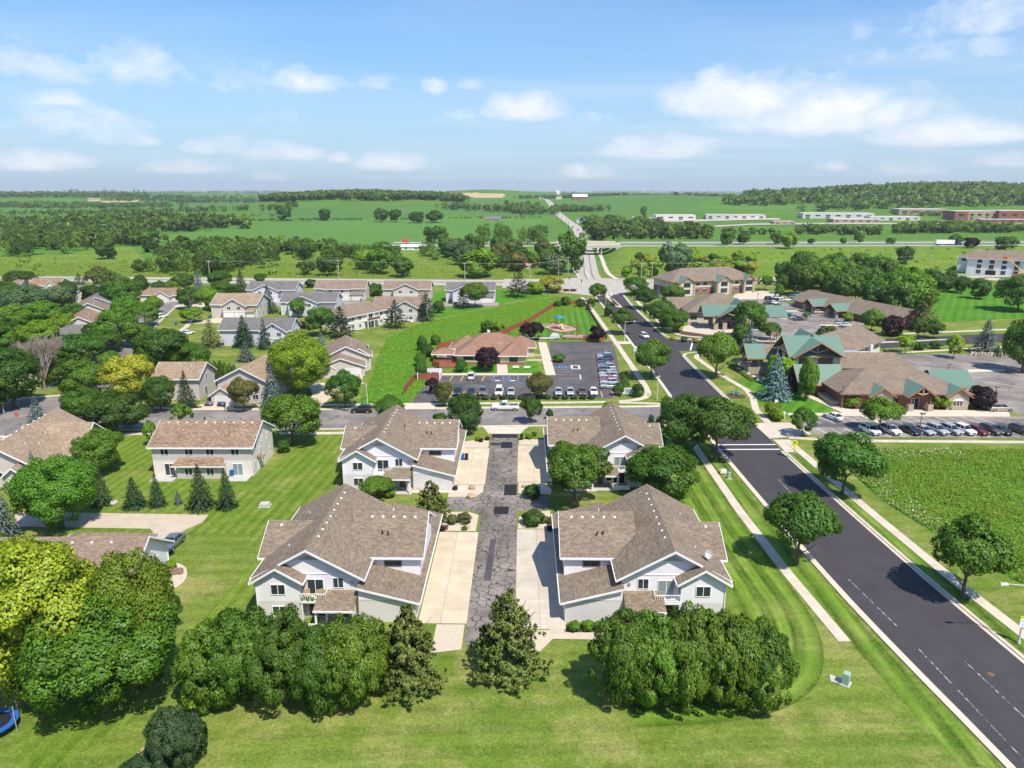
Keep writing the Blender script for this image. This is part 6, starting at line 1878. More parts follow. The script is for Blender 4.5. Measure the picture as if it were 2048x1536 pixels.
# ------------------------------------------------------------------ day-care centre
def daycare():
 B = Bld('daycare_centre', 'single-storey day-care centre with a wide hipped brick-red roof', 'building', -8.6, 196.8, 0)
 cream = flat('cream_render', (0.60, 0.53, 0.38), 0.9, 0.06)
 for (x0, x1, y0, y1, ze, zr) in ((-9.6, 9.6, 0, 15, 2.9, 7.0), (-11.6, -3, 5.5, 14, 2.85, 5.8), (4.2, 12.0, 7, 15, 2.9, 5.6)):
  B.wall(x0, x1, y0, y1, 0, ze, cream, 'wall')
  B.hip(x0, x1, y0, y1, ze, zr, R_brick, .7)
 B.wall(2.6, 9.4, -3.6, 0.2, 0, 2.85, cream, 'wall')
 B.hip(2.6, 9.4, -3.6, 6, 2.82, 5.4, R_brick, .7)
 B.wall(-9.4, -1.5, -2.8, .2, 0, 2.85, cream, 'wall')
 B.hip(-9.4, -1.5, -2.8, 7, 2.8, 5.5, R_brick, .7)
 B.box('brick_base', 2.55, 9.45, -3.66, -3.6, 0, .9, M_brickred)
 B.box('brick_base', -9.45, -1.4, -2.86, -2.8, 0, .7, M_brickred)
 B.win('S', 6.3, 1.7, 2.2, 1.5, -3.6, 2, M_frame_d)
 B.win('S', -6.2, 1.9, 2.6, 1.2, -2.8, 3, M_frame_d)
 B.win('S', -3.0, 1.7, 1.6, 1.2, -2.8, 2, M_frame_d)
 B.win('E', 9.5, 1.6, 1.4, 1.3, 12.0, 2, M_frame_d)
 B.door('S', .6, .05, 1.9, 2.2, 0, M_frame_d, 'door')
 B.box('roof_ventilator', -1.6, -.8, 11.5, 12.3, 5.2, 6.8, M_vent)
 for px, py, pz in ((-7.5, 9, 5.2), (2.5, 3, 4.6)):
  mkobj('vent_pipe', PIPE, B.root, (px, py, pz))
daycare()
sheet('car_park', [(-25.2, 154.6), (-20.0, 154.8), (-19.4, 158.6), (21.2, 160.6), (23.6, 163), (27.4, 203), (28.6, 222.8), (29.2, 226.2), (8.8, 225.6), (8.2, 181.8), (-22, 181.0), (-23.4, 179)], 0.028, M_asph_lot)
sheet('lot_apron', [(-26.6, 150.6), (-19.0, 150.9), (-19.6, 155.0), (-25.6, 154.8)], 0.084, M_walk)
ribbon('sidewalk', [(-22.5, 181.4), (8.6, 181.9)], -0.1, 1.7, 0, 0.14, M_walk)
ribbon('sidewalk', [(7.1, 182), (6.0, 224)], -1.7, 0.9, 0, 0.145, M_walk)
ribbon('sidewalk', [(-5.0, 182), (-5.6, 196)], -1.4, 1.4, 0, 0.15, M_walk)
ribbon('sidewalk', [(1, 205), (7, 206)], -.5, .5, 0, 0.12, M_walk)
ribbon('sidewalk', [(1.5, 199), (6.2, 199.4)], -.7, .7, 0, 0.12, M_walk)
def line(a, b, w, m, z=0.034, name='bay_line'):
 dx, dy = b[0] - a[0], b[1] - a[1]
 L = math.hypot(dx, dy)
 nx, ny = -dy / L * w / 2, dx / L * w / 2
 sheet(name, [(a[0] - nx, a[1] - ny), (b[0] - nx, b[1] - ny), (b[0] + nx, b[1] + ny), (a[0] + nx, a[1] + ny)], z, m)
for k in range(5):
 x = -18.2 + k * 2.72
 if k < 4:
  line((x, 175.6), (x + .35, 180.9), .22, M_paint_y)
for x in (-7.4, -4.9, -3.3, -1.1):
 line((x, 175.6), (x + .2, 180.9), .14, M_paint_b)
for k in range(5):
 line((-4.9, 176.2 + k), (-3.2, 176.2 + k), .12, M_paint_b)
for x in (-6.2, -2.3):
 line((x - .6, 176.2), (x + .6, 176.2), .75, M_paint_w)
line((1.7, 175.6), (1.8, 180.9), .22, M_paint_y)
for k in range(15):
 x = -16.6 + k * 2.72
 if k not in (6,):
  line((x, 160.6 + k * .05), (x + .15, 165.6 + k * .05), .24, M_paint_y)
for k in range(14):
 y = 185.2 + k * 2.72
 line((8.6 if y > 181 else 8, y), (14.0 + .5 * (y < 200), y + .1), .12, M_paint_worn if k > 1 else M_paint_o)
line((9.3, 178), (15, 178.6), .14, M_paint_o); line((8.8, 182.4), (15.2, 182.6), .14, M_paint_o); line((15, 177.6), (15.2, 182.6), .26, M_paint_w)
for k in range(16):
 y = 163.5 + k * 2.72
 line((18.6 + k * .14, y), (23.2 + k * .14, y + .1), .12, M_paint_worn)
for k in range(5):
 line((8.9, 189.4 + k * .55), (13.2, 189.5 + k * .55), .1, M_paint_b)
def hc(x0, x1, y0, y1, m, w):
 for a, b in (((x0, y0), (x1, y0)), ((x1, y0), (x1, y1)), ((x1, y1), (x0, y1)), ((x0, y1), (x0, y0))):
  line(a, b, w, m, 0.04)
hc(13.6, 15.6, 189.0, 193.0, M_paint_w, .5); hc(10.2, 12.0, 190, 192.6, M_paint_b, .2)
sheet('lawn', [(-19, 183.2), (-6.6, 183.4), (-7.2, 193.5), (-18, 193.5)], .015, M_lawn_far)
sheet('lawn', [(-4, 183.4), (4.8, 183.6), (4.4, 198), (1, 198), (1, 192), (-4, 193)], .015, M_lawn_far)
# playground behind
sheet('playground_lawn', [(9, 228.2), (27.6, 229.5), (25.6, 303), (10, 300), (-2, 274), (-14, 236), (4, 230)], .018, M_play)
woodchip = flat('woodchip', (0.42, 0.28, 0.21), 0.95, 0.2, 3)
p1 = [tuple(p) for p in smooth_line([(5.5, 258), (12, 261), (19.5, 250), (18.6, 243), (12.2, 240), (9, 247), (4.6, 256), (5.5, 258)], 2)]
p2 = [tuple(p) for p in smooth_line([(12.8, 234.8), (13.2, 230.8), (23.0, 230.6), (25.0, 234), (21, 237.6), (15, 237.6), (12.8, 234.8)], 2)]
sheet('play_surface', p1, .05, woodchip)
sheet('play_surface', p2, .05, woodchip)
def edging(pts):
 ribbon('timber_edging', [Vector(p) for p in pts] + [Vector(pts[0])], -.12, .12, 0, .28, M_timber_d)
edging(p1); edging(p2)
sheet('play_path', [(10.5, 240.8), (12.2, 240), (12.6, 232), (9.5, 230), (-4, 229.5), (-4, 232), (9, 233)], .045, M_concrete)

def board_fence(label, pts, h=1.7, group='red board fences of the day-care'):
 root = thing('board_fence', label, 'fence', (0, 0, 0), 0, group)
 P = resample(pts, 2.4)
 for k, (a, b) in enumerate(zip(P, P[1:])):
  d = b - a
  L = d.length
  mb = MB()
  n = max(3, int(L / .2))
  for j in range(n):
   mb.box(j * L / n + .012, (j + 1) * L / n - .012, -.015, .015, .06, h + .03 * ((j * 7 + k) % 3 - 1))
  mb.build('panel', M_fence, root, (a.x, a.y, 0), math.atan2(d.y, d.x))
  MB().box(-.06, .06, -.06, .06, 0, h + .1).build('post', M_fence, root, (a.x, a.y, 0), math.atan2(d.y, d.x))
 return root
board_fence('red board fence running along the swale and the far end of the playground', [(-12, 228), (-6.5, 236), (3, 262), (11.5, 292), (14, 303), (26.2, 305)])
board_fence('short red board fence at the near playground corner', [(19.5, 227.4), (27.2, 228.2)])
board_fence('red board fence around the toddler yard with the gazebo', [(-17.6, 189.6), (-22.6, 189.0), (-24.0, 190), (-25.2, 204), (-25.5, 215.5), (-18, 222)])
board_fence('separate length of red board fence standing on the grass by the bins', [(-27.8, 162.5), (-27.2, 177)])
def iron_fence(label, pts, h=1.2):
 root = thing('iron_fence', label, 'fence')
 P = resample(pts, 2.2)
 for a, b in zip(P, P[1:]):
  d = b - a
  L = d.length
  mb = MB()
  mb.box(0, L, -.015, .015, h - .1, h - .05)
  mb.box(0, L, -.015, .015, .12, .17)
  for j in range(max(2, int(L / .16))):
   mb.box(j * .16, j * .16 + .02, -.01, .01, .1, h)
  mb.build('panel', M_iron, root, (a.x, a.y, 0), math.atan2(d.y, d.x))
  MB().box(-.035, .035, -.035, .035, 0, h + .08).build('post', M_iron, root, (a.x, a.y, 0))
iron_fence('black metal fence between the day-care car park and the playground', [(4.2, 228.4), (19.3, 228.0)])
iron_fence('black metal fence between the playground lawn and the sidewalk', [(27.4, 229), (26.3, 304)], 1.3)

# ------------------------------------------------------------------ clinic buildings with green metal gables
def gable_truss(B, xm, y, ze, zr, hw, axis='S'):
 t = B.mb()
 t.box(xm - .1, xm + .1, y - .12, y + .02, ze, zr - .2)
 for o in (-1, 1):
  t.loft([[(xm, y - .12, ze + .1), (xm, y - .12, ze + .35), (xm + o * hw * .55, y - .12, ze + (zr - ze) * .42), (xm + o * hw * .55, y - .12, ze + (zr - ze) * .42 - .25)],
    [(xm, y, ze + .1), (xm, y, ze + .35), (xm + o * hw * .55, y, ze + (zr - ze) * .42), (xm + o * hw * .55, y, ze + (zr - ze) * .42 - .25)]])
 B.add(t, 'truss', flat('pale_timber', (0.55, 0.42, 0.28), .7, .1))
def arched_window(B, x, y, z0, w, h):
 b = B.mb()
 pts = [(x - w / 2, z0), (x + w / 2, z0)] + [(x + w / 2 * math.cos(a), z0 + h + w * .25 * math.sin(a)) for a in np.linspace(0, math.pi, 9)]
 b.loft([[(p[0], y - .06, p[1]) for p in pts], [(p[0], y, p[1]) for p in pts]])
 o = B.add(b, 'window', M_trim)
 for k in range(3):
  c = B.mb()
  c.box(x - w / 2 + .1 + k * (w - .1) / 3, x - w / 2 + (k + 1) * (w - .1) / 3, y - .09, y - .06, z0 + .12, z0 + h)
  B.add(c, 'pane', M_blind, o)
def clinic_front():
 B = Bld('clinic', 'brick and stone clinic with brown roof, green metal gables and a two-storey stone tower', 'building', 70.6, 153.4, 0)
 # front wing
 B.wall(0, 27.5, 0, 16.6, 0, 3.5, M_brickred, 'wall')
 B.hip(0, 27.5, 0, 16.6, 3.5, 7.2, R_taupe, .9, trim=M_timber_d)
 for (x0, x1) in ((5.6, 10.4), (22.2, 26.8)):
  B.wall(x0, x1, -1.4, .3, 0, 3.3, M_stone, 'stone_bay', 'y', 4.9)
  B.gable(x0, x1, -1.4, 5, 3.3, 4.95, 'y', R_green, .5, trim=M_timber, name='green_roof', ends=(1, 0))
  arched_window(B, (x0 + x1) / 2, -1.4, .9, 2.2, 1.2)
 B.gable(13.2, 18.4, -2.6, 6, 3.7, 5.6, 'y', R_green, .6, trim=M_timber, name='green_roof', ends=(1, 0))
 gable_truss(B, 15.8, -2.9, 3.7, 5.6, 2.6)
 for x in (13.7, 17.9):
  B.box('pillar', x - .55, x + .55, -2.9, -1.8, 0, 1.6, M_stone)
  B.box('post', x - .18, x + .18, -2.6, -2.2, 1.6, 3.8, M_timber_d)
 B.win('S', 15.8, 1.2, 1.9, 2.2, 0, 2, M_trim, M_glass, 'entrance_door')
 B.win('S', 11.6, 1.9, 1.3, 1.4, 0, 2, M_timber, M_glass)
 B.win('S', 20.2, 1.9, 1.3, 1.4, 0, 2, M_timber, M_glass)
 # west green gable over a terrace
 B.gable(-5.6, 4.5, 9.6, 17.2, 3.4, 6.6, 'x', R_green, .8, trim=M_timber, name='green_roof', ends=(1, 0))
 B.wall(-3.2, .2, 10.2, 16.6, 0, 3.4, M_brickred, 'wall')
 for y_ in (10.0, 16.8):
  B.box('pillar', -5.2, -4.2, y_ - .5, y_ + .5, 0, 1.6, M_stone)
  B.box('post', -4.9, -4.5, y_ - .2, y_ + .2, 1.6, 3.4, M_timber_d)
 B.wall(-1.6, 0.1, 1.5, 9.2, 0, 1.1, M_stone, 'terrace_wall')
 # east green gable
 B.gable(24, 32.5, 7.0, 15.5, 3.4, 5.9, 'x', R_green, .8, trim=M_timber, name='green_roof', ends=(0, 1))
 B.wall(27.5, 31.4, 7.6, 14.9, 0, 3.3, M_brickred, 'wall')
 # middle wing with its own ridge and roof plant
 B.wall(6, 26, 24, 33, 0, 3.6, M_brickred, 'wall')
 b = B.mb()
 b.slab([(5, 22.6, 3.6), (27.5, 22.6, 3.6), (24.5, 27.5, 6.6), (5, 27.5, 6.6)], .2)
 b.slab([(27.5, 22.6, 3.6), (27.5, 38, 3.6), (24.5, 34, 6.2), (24.5, 27.5, 6.6)], .2)
 B.add(b, 'roof', R_taupe)
 B.box('flat_roof', 6, 24.6, 27.4, 38, 3.6, 4.6, flat('pale_membrane', (0.5, 0.48, 0.45), .9, .1))
 B.box('air_handler', 12, 16.5, 29, 31.5, 4.6, 6.3, M_steel)
 B.box('air_handler', 7.5, 11, 30, 32, 4.6, 5.6, M_vent)
 B.box('air_handler', 17.5, 22, 29.5, 31.2, 4.6, 5.4, M_steel)
 B.box('duct', 19.5, 20.1, 30.0, 30.6, 4.6, 8.0, M_vent)
 # tower
 B.wall(-4.0, 8.2, 21.5, 31.5, 0, 7.6, M_stucco, 'tower_wall')
 for x in (-3.9, 2.0, 8.1):
  B.box('stone_pier', x - .7, x + .7, 21.1, 21.6, 0, 4.3, M_stone)
 for y_ in (22.0, 26.5, 31.3):
  B.box('stone_pier', -4.4, -3.9, y_ - .7, y_ + .7, 0, 5.2, M_stone)
 B.gable(-3.8, 8.0, 21.7, 31.3, 7.6, 11.0, 'x', R_green, 1.1, trim=M_timber, name='green_roof')
 B.gable(-3.2, 7.6, 20.2, 27, 7.4, 10.6, 'y', R_green, 1.0, trim=M_timber, name='green_roof', ends=(1, 0))
 B.gable(-0.5, 5.5, 26, 33.6, 7.6, 11.4, 'y', R_green, .8, trim=M_timber, name='green_roof', ends=(0, 1))
 b = B.mb()
 b.loft([[(-3.0, 21.3, 7.5), (7.4, 21.3, 7.5), (2.2, 21.3, 10.5)], [(-3.0, 21.45, 7.5), (7.4, 21.45, 7.5), (2.2, 21.45, 10.5)]])
 b.loft([[(-4.1, 22.3, 7.55), (-4.1, 30.7, 7.55), (-4.1, 26.5, 10.6)], [(-4.02, 22.3, 7.55), (-4.02, 30.7, 7.55), (-4.02, 26.5, 10.6)]])
 B.add(b, 'gable_glass', M_glass)
 gable_truss(B, 2.2, 21.2, 7.6, 10.6, 5)
 for x in (-.9, 4.6):
  B.win('S', x, 5.6, 2.0 if x < 0 else 3.4, 2.0, 21.5, 2, M_timber_d, M_blind)
 for y_ in (24.2, 28.9):
  B.win('W', y_, 5.9, 2.4, 2.2, -4.0, 2, M_timber_d, M_glass)
  B.win('W', y_, 2.3, 2.4, 2.0, -4.0, 2, M_timber_d, M_glass)
 # covered terrace to the pond
 B.gable(-11.5, -1.5, 30.5, 37.0, 4.6, 7.2, 'x', R_taupe, .5, trim=M_timber_d, name='roof', ends=(1, 0))
 B.gable(-11.5, -7.0, 30.3, 37.2, 4.66, 7.32, 'x', R_green, .6, trim=M_timber, name='green_roof', ends=(1, 0))
 B.wall(-11.3, -4, 30.7, 36.8, 0, 1.8, M_stone, 'terrace_wall')
 for x in (-11, -8.4, -6):
  for y_ in (31, 36.5):
   B.box('post', x - .25, x + .25, y_ - .25, y_ + .25, 1.8, 4.6, M_stone)
 # rear wing, long roof
 r0, r1, nn = Vector((10.0, 42.0)), Vector((30.8, 63)), Vector((5.4, -5.35))
 b = B.mb()
 for q in (nn, -nn):
  o0, o1 = r0 + q * 1.12, r1 + q * 1.12
  b.slab([(*r0, 7.7), (*o0, 3.9), (*o1, 3.9), (*r1, 7.7)], .2)
 B.add(b, 'rear_roof', R_taupe)
 b = B.mb()
 pa, pb, pc, pd = r0 + nn * .95, r1 + nn * .95, r1 - nn * .95, r0 - nn * .95
 b.prism([tuple(p) for p in (pa, pb, pc, pd)], 0, 4.1)
 b.loft([[(*pa, 4.0), (*r0, 7.4), (*pd, 4.0)], [(*pb, 4.0), (*r1, 7.4), (*pc, 4.0)]])
 B.add(b, 'rear_wall', M_stucco)
 for k in range(7):
  p = pa.lerp(pb, (k + .6) / 7.4)
  o = mkobj('window', window_meshes(1.8, 1.5, 2, M_trim, M_glass)[0], B.root, (p.x, p.y, 2.4), rad(45))
  for j in (-.45, .45):
   mkobj('pane', window_meshes(1.8, 1.5, 2, M_trim, M_glass)[1], o, (j, 0, 0))
 return B
clinic_front()
sheet('terrace', [(64.5, 165), (70.5, 165), (70.5, 175), (66, 174.5)], .06, M_concrete)

def clinic_canopy():
 B = Bld('canopy_clinic', 'brown-roofed clinic with a green metal porte-cochere on stone pillars', 'building', 72.5, 258, -3)
 B.wall(-12, 14, 3, 26, 0, 4, M_stucco, 'wall')
 B.hip(-12, 14, 3, 26, 4, 9.4, R_taupe, 1.0, trim=M_timber_d)
 B.wall(-17, -8, 14, 26, 0, 3.6, M_stucco, 'wall')
 B.gable(-17, -4, 14, 26, 3.6, 6.8, 'x', R_taupe, .8, trim=M_timber_d, ends=(1, 0))
 B.gable(-8.5, 18.5, -10.5, -1.5, 5.0, 7.8, 'x', R_green, .8, trim=M_timber_d, name='green_roof')
 B.gable(-3.5, 5.5, -12.2, -3, 5.0, 7.6, 'y', R_green, .8, trim=M_timber_d, name='green_roof', ends=(1, 0))
 gable_truss(B, 1, -12.6, 5.0, 7.6, 4.5)
 B.gable(2.5, 8.5, -2, 6, 5.2, 8.6, 'y', R_green, .6, trim=M_timber_d, name='green_roof', ends=(1, 1))
 for x in (-4.8, -1.8, 4.8, 12):
  for y_ in (-11, -2):
   B.box('pillar', x - .7, x + .7, y_ - .7, y_ + .7, 0, 2.4, M_stone)
   B.box('post', x - .3, x + .3, y_ - .3, y_ + .3, 2.4, 5.0, M_timber_d)
 for k in range(4):
  B.win('W', 15.5 + k * 3, 2.1, 1.6, 1.8, -17, 2, M_timber_d)
  B.win('S', -10 + k * 5, 2.1, 2.2, 1.8, 3, 2, M_timber_d)
 B.box('garden_wall', -13, -9.5, -3.2, -2.8, 0, 1.2, M_stone)
clinic_canopy()
def brick_office():
 B = Bld('brick_office', 'two-storey brick office with a long brown roof and timber-framed green gables', 'building', 88, 338, 18)
 B.wall(-20, 24, 0, 18, 0, 3.4, M_brickred, 'lower_wall')
 B.wall(-20, 24, 0, 18, 3.4, 6.6, M_stucco, 'upper_wall')
 B.hip(-20, 24, 0, 18, 6.6, 11.6, R_taupe, 1.2, trim=M_timber)
 for (x0, x1, p) in ((-18, -10.5, 3.0), (1.5, 8.5, 3.5), (17, 22, 2.0)):
  B.wall(x0, x1, -p, 1, 0, 6.4, M_stucco, 'bay_wall', 'y', 8.6)
  B.gable(x0, x1, -p, 7, 6.4, 8.7, 'y', R_green, .8, trim=M_timber, name='green_roof', ends=(1, 0))
  gable_truss(B, (x0 + x1) / 2, -p - .3, 6.4, 8.6, (x1 - x0) / 2)
  for x in (x0, x1):
   B.box('stone_pier', x - .5, x + .5, -p - .3, -p + .3, 0, 6.2, M_stone)
  for z_ in (2.0, 5.0):
   B.win('S', (x0 + x1) / 2, z_, 3.4, 1.9, -p, 3, M_frame_d, M_glass)
 for x in (-7, -3, 11, 14):
  for z_ in (1.9, 5.0):
   B.win('S', x, z_, 2.0, 1.5, 0, 2, M_trim)
 for y_ in (4, 9, 14):
  B.win('E', y_, 5, 2, 1.5, 24, 2, M_trim)
brick_office()
def long_clinic():
 B = Bld('long_clinic', 'long low brick clinic with a brown gable roof and small green porch roofs', 'building', 127.5, 275, -73)
 B.wall(-28, 26, -6, 8, 0, 3.0, M_brickred, 'wall', 'x', 6.6)
 B.gable(-28, 26, -6, 8, 3.0, 6.65, 'x', R_taupe, .9, trim=M_timber_d)
 for x in (-14, -1):
  B.gable(x - 3, x + 3, -10.5, 0, 3.2, 5.2, 'y', R_green, .6, trim=M_timber, name='green_roof', ends=(1, 0))
  for o in (-2.4, 2.4):
   B.box('pillar', x + o - .5, x + o + .5, -10.4, -9.4, 0, 3.1, M_stone)
 B.gable(-33, -27, -3, 5, 3.0, 5.0, 'x', R_green, .5, trim=M_timber, name='green_roof', ends=(1, 0))
 for o in (-2.5, 4.5):
  B.box('pillar', -32.5, -31.7, o - .4, o + .4, 0, 3, M_stone)
 for k in range(8):
  if k not in (2, 4):
   B.win('S', -22 + k * 6, 1.7, 1.8, 1.3, -6, 2, M_trim)
 B.win('E', 1, 2.0, 3, 1.6, 26, 3, M_trim)
long_clinic()
# surfaces round the clinics
sheet('car_park', [(56.8, 135.2), (62, 133.6), (125, 133.4), (150, 134), (150, 172), (143, 206), (122, 210), (104, 206), (104, 152.4), (110, 147.4), (62, 147.2), (57, 142.4)], .024, M_asph_lot2)
sheet('dark_bay_strip', [(58.8, 143.0), (97, 143.2), (103, 142), (108, 139.5), (58, 139.8)], .03, asphalt('dark_bays', (0.10, 0.098, 0.10), .2))  # strip of darker asphalt across the parking bays
for k in range(14):
 x = 60.2 + k * 2.75
 if k not in (4,):
  line((x, 147.0), (x + 1.5, 141.9), .14, M_paint_w, .036)
for k in range(22):
 x = 59.5 + k * 2.75
 line((x, 138.9), (x + 1.4, 133.8), .13, M_paint_w, .034)
sheet('front_walk', [(57, 147.4), (103.5, 147.2), (105.5, 150.5), (103.6, 151.6), (72, 152.2), (70, 156), (66.2, 168), (64.8, 167.4), (68, 155), (69.2, 149.4), (57, 149)], .1, M_walk, thick=.1)
sheet('planted_island', [(71.8, 147.4), (73.2, 142.4), (75.2, 142.4), (74.8, 147.4)], .14, M_gravel, thick=.14)
sheet('front_bed', [(72, 152.2), (84, 152), (84, 153.4), (72, 153.4)], .08, M_mulch)
sheet('front_bed', [(88.6, 152), (98, 151.6), (98, 153.4), (88.6, 153.4)], .08, M_mulch)
line((107, 187), (141, 152), .16, M_paint_w, .036)
sheet('car_park', [(56, 232), (84, 229), (112, 237), (116, 252), (131, 262), (118, 292), (112, 322), (122, 341), (100, 335), (92, 322), (92, 290), (88, 262), (74, 250), (58, 246)], .022, M_asph_lot2)
sheet('entrance_court', [(54, 240), (62, 238), (76, 244), (90, 252), (88, 262), (62, 260), (57, 252)], .03, M_walk)
sheet('office_court', [(92, 320), (112, 322), (124, 342), (116, 350), (100, 338)], .034, M_walk)
sheet('flower_bed', [(53, 233.6), (70, 231.2), (72, 234), (62, 238), (53.6, 246), (51.8, 244)], .05, M_mulch)
for c, r in (((101, 270), 3.4), ((107.5, 288), 3.0), ((118, 275), 3.0), ((110, 256), 3.2)):
 sheet('kerbed_island', [(c[0] + r * math.cos(a) * 1.2, c[1] + r * .45 * math.sin(a)) for a in np.linspace(0, 6.28, 16)[:-1]], .15, M_curb, thick=.15)
sheet('lane_island', [(112, 224.4), (138, 230.2), (138, 231.2), (112, 226)], .15, M_curb, thick=.15)
sheet('lot_island', [tuple(p) for p in smooth_line([(112, 187), (118, 189.4), (129, 189.6), (129.5, 188.2), (122, 187), (113, 185.6), (112, 187)], 2)], .15, M_curb, thick=.15)
# pond
PD = [(58.4, 198), (60.5, 203), (65, 204), (68.5, 200), (67.5, 192), (65, 186), (62.5, 181), (60.4, 177.4), (59.2, 180), (60.2, 186), (60.0, 191)]
sheet('pond', [tuple(p) for p in smooth_line(PD + [PD[0]], 2)], .02, M_pond)
# ------------------------------------------------------------------ vehicles
M_tyre = flat('tyre_rubber', (0.02, 0.02, 0.02), .8, 0)
M_rim = flat('alloy_rim', (0.5, 0.5, 0.52), .3, 0, 1, .5, .6)
M_carglass = material('car_glass', lambda nt, b: (0.02, 0.025, 0.03), .05, .6)
M_lamp_w = material('headlight_glass', lambda nt, b: (0.75, 0.77, 0.8), .1, .6)
M_lamp_r = material('tail_light_glass', lambda nt, b: (0.35, 0.015, 0.015), .15, .6)
def paint(name, c, metal=.0):
 def f(nt, b):
  b.inputs['Coat Weight'].default_value = .7
  b.inputs['Coat Roughness'].default_value = .08
  b.inputs['Metallic'].default_value = metal
  return c
 return material('car_paint_' + name, f, .4, .5)
PAINT = {'white': paint('white', (.78, .78, .77)), 'silver': paint('silver', (.46, .48, .5), .3), 'grey': paint('grey', (.17, .18, .2), .3), 'black': paint('black', (.012, .013, .016)), 'dark blue': paint('blue', (.02, .035, .09), .2),
         'blue': paint('bright_blue', (.05, .16, .32), .2), 'red': paint('red', (.36, .015, .02)), 'dark red': paint('dark_red', (.16, .012, .018), .2), 'beige': paint('beige', (.4, .36, .29), .3), 'bronze': paint('bronze', (.13, .09, .07), .3)}
def wheel_mesh():
 n = 14
 ring = lambda x, r: [(x, r * math.cos(2 * math.pi * k / n), r * math.sin(2 * math.pi * k / n)) for k in range(n)]
 t = MB().loft([ring(-.11, .28), ring(-.11, .33), ring(.11, .33), ring(.11, .28)]).mesh('tyre', M_tyre)
 r = MB().loft([ring(-.12, .2), ring(.12, .2)]).mesh('rim', M_rim)
 return t, r
WT, WR = wheel_mesh()
CARM = {}
def car_meshes(kind):
 """front of the car looks to -Y; body as a loft of cross-sections along its length"""
 if kind in CARM:
  return CARM[kind]
 # (y, half width low, half width waist, z sill, z waist) and roof line
 if kind == 'suv':
  L, W, belt, roof = 4.6, .92, 1.02, 1.68
  secs = [(-2.28, .62, .66, .42, .70), (-2.18, .82, .84, .30, .86), (-1.7, .90, .90, .26, .98), (-1.0, .92, .92, .25, 1.06), (0, .92, .92, .25, 1.06), (1.2, .92, .91, .25, 1.06), (1.95, .90, .88, .28, 1.06), (2.25, .82, .80, .34, 1.0), (2.30, .70, .68, .42, .92)]
  cab = [(-.98, 1.04), (-.25, 1.62), (.5, 1.70), (1.5, 1.67), (1.98, 1.50), (2.2, 1.04)]
 elif kind == 'van':
  L, W, belt, roof = 5.1, .98, 1.05, 1.78
  secs = [(-2.5, .66, .7, .42, .72), (-2.4, .86, .86, .3, .86), (-1.9, .96, .96, .26, 1.0), (-1.3, .98, .98, .25, 1.08), (0, .98, .98, .25, 1.1), (1.6, .98, .97, .25, 1.1), (2.4, .95, .93, .28, 1.1), (2.55, .86, .84, .34, 1.0)]
  cab = [(-1.5, 1.06), (-.6, 1.70), (.2, 1.80), (1.9, 1.78), (2.35, 1.62), (2.5, 1.08)]
 elif kind == 'pickup':
  L, W, belt, roof = 5.9, 1.0, 1.15, 1.9
  secs = [(-2.95, .72, .74, .5, .82), (-2.85, .94, .94, .38, 1.06), (-2.2, .99, .99, .36, 1.16), (-1.5, 1.0, 1.0, .36, 1.18), (0, 1.0, 1.0, .36, 1.18), (.72, 1.0, 1.0, .36, 1.18), (.75, 1.0, 1.0, .36, 1.16), (2.8, 1.0, 1.0, .38, 1.16), (2.9, .96, .96, .44, 1.14)]
  cab = [(-1.35, 1.16), (-.62, 1.86), (.0, 1.92), (.45, 1.88), (.74, 1.16)]
 else:
  L, W, belt, roof = 4.6, .9, .92, 1.44
  secs = [(-2.28, .6, .64, .38, .60), (-2.15, .8, .82, .26, .72), (-1.6, .88, .88, .22, .84), (-.95, .9, .9, .2, .93), (0, .9, .9, .2, .95), (1.1, .9, .89, .2, .96), (1.75, .88, .85, .24, .98), (2.2, .8, .76, .32, .94), (2.28, .66, .62, .4, .84)]
  cab = [(-.98, .92), (-.2, 1.38), (.35, 1.45), (.95, 1.40), (1.75, .97)]
 b = MB()
 rings = []
 for (y, wl, ww, zs, zw) in secs:
  zm = (zs + zw) * .5
  rings.append([(-wl * .93, y, zs), (-wl * 1.0, y, zm - .1), (-ww, y, zw - .1), (-ww * .9, y, zw), (ww * .9, y, zw), (ww, y, zw - .1), (wl * 1.0, y, zm - .1), (wl * .93, y, zs)])
 b.loft([r[::-1] for r in rings][::1])
 # wheel arches: dark
 arch = MB()
 wy = (L * .5 - .88, -(L * .5 - .86))
 for y in wy:
  for o in (-1, 1):
   arch.prism([(o * (W + .006) + .0, y + .40 * math.cos(a)) for a in (0,)] * 0 or [(o * (W - .25), y - .38), (o * (W + .008), y - .38), (o * (W + .008), y + .38), (o * (W - .25), y + .38)], .18, .66)
 # greenhouse
 g, rf = MB(), MB()
 hw0, hw1 = W * .9, W * .70
 zb = cab[0][1]
 zt = max(z for _, z in cab)
 wid = lambda z: hw0 + (hw1 - hw0) * (z - zb) / (zt - zb)
 rr = [[(-wid(z) , y, z), (wid(z), y, z)] for y, z in cab]
 base = [(y, zb - .06) for y, _ in cab]
 n = len(cab)
 for k in range(n - 1):
  (a0, a1), (c0, c1) = rr[k], rr[k + 1]
  top = min(cab[k][1], cab[k + 1][1]) > zt - .14
  (rf if top else g).face([a0, a1, c1, c0])
  for sgn, p, q in ((-1, a0, c0), (1, a1, c1)):
   lo0, lo1 = (sgn * hw0, cab[k][0], zb - .06), (sgn * hw0, cab[k + 1][0], zb - .06)
   g.face([lo0, p, q, lo1] if sgn > 0 else [lo1, q, p, lo0])
 # roof panel and pillars in body colour, slightly proud
 ys = [y for y, z in cab if z > zt - .14]
 y0, y1 = min(ys) - .05, max(ys) + .05
 rf.box(-hw1 - .02, hw1 + .02, y0, y1, zt - .06, zt + .03, taper=.03)
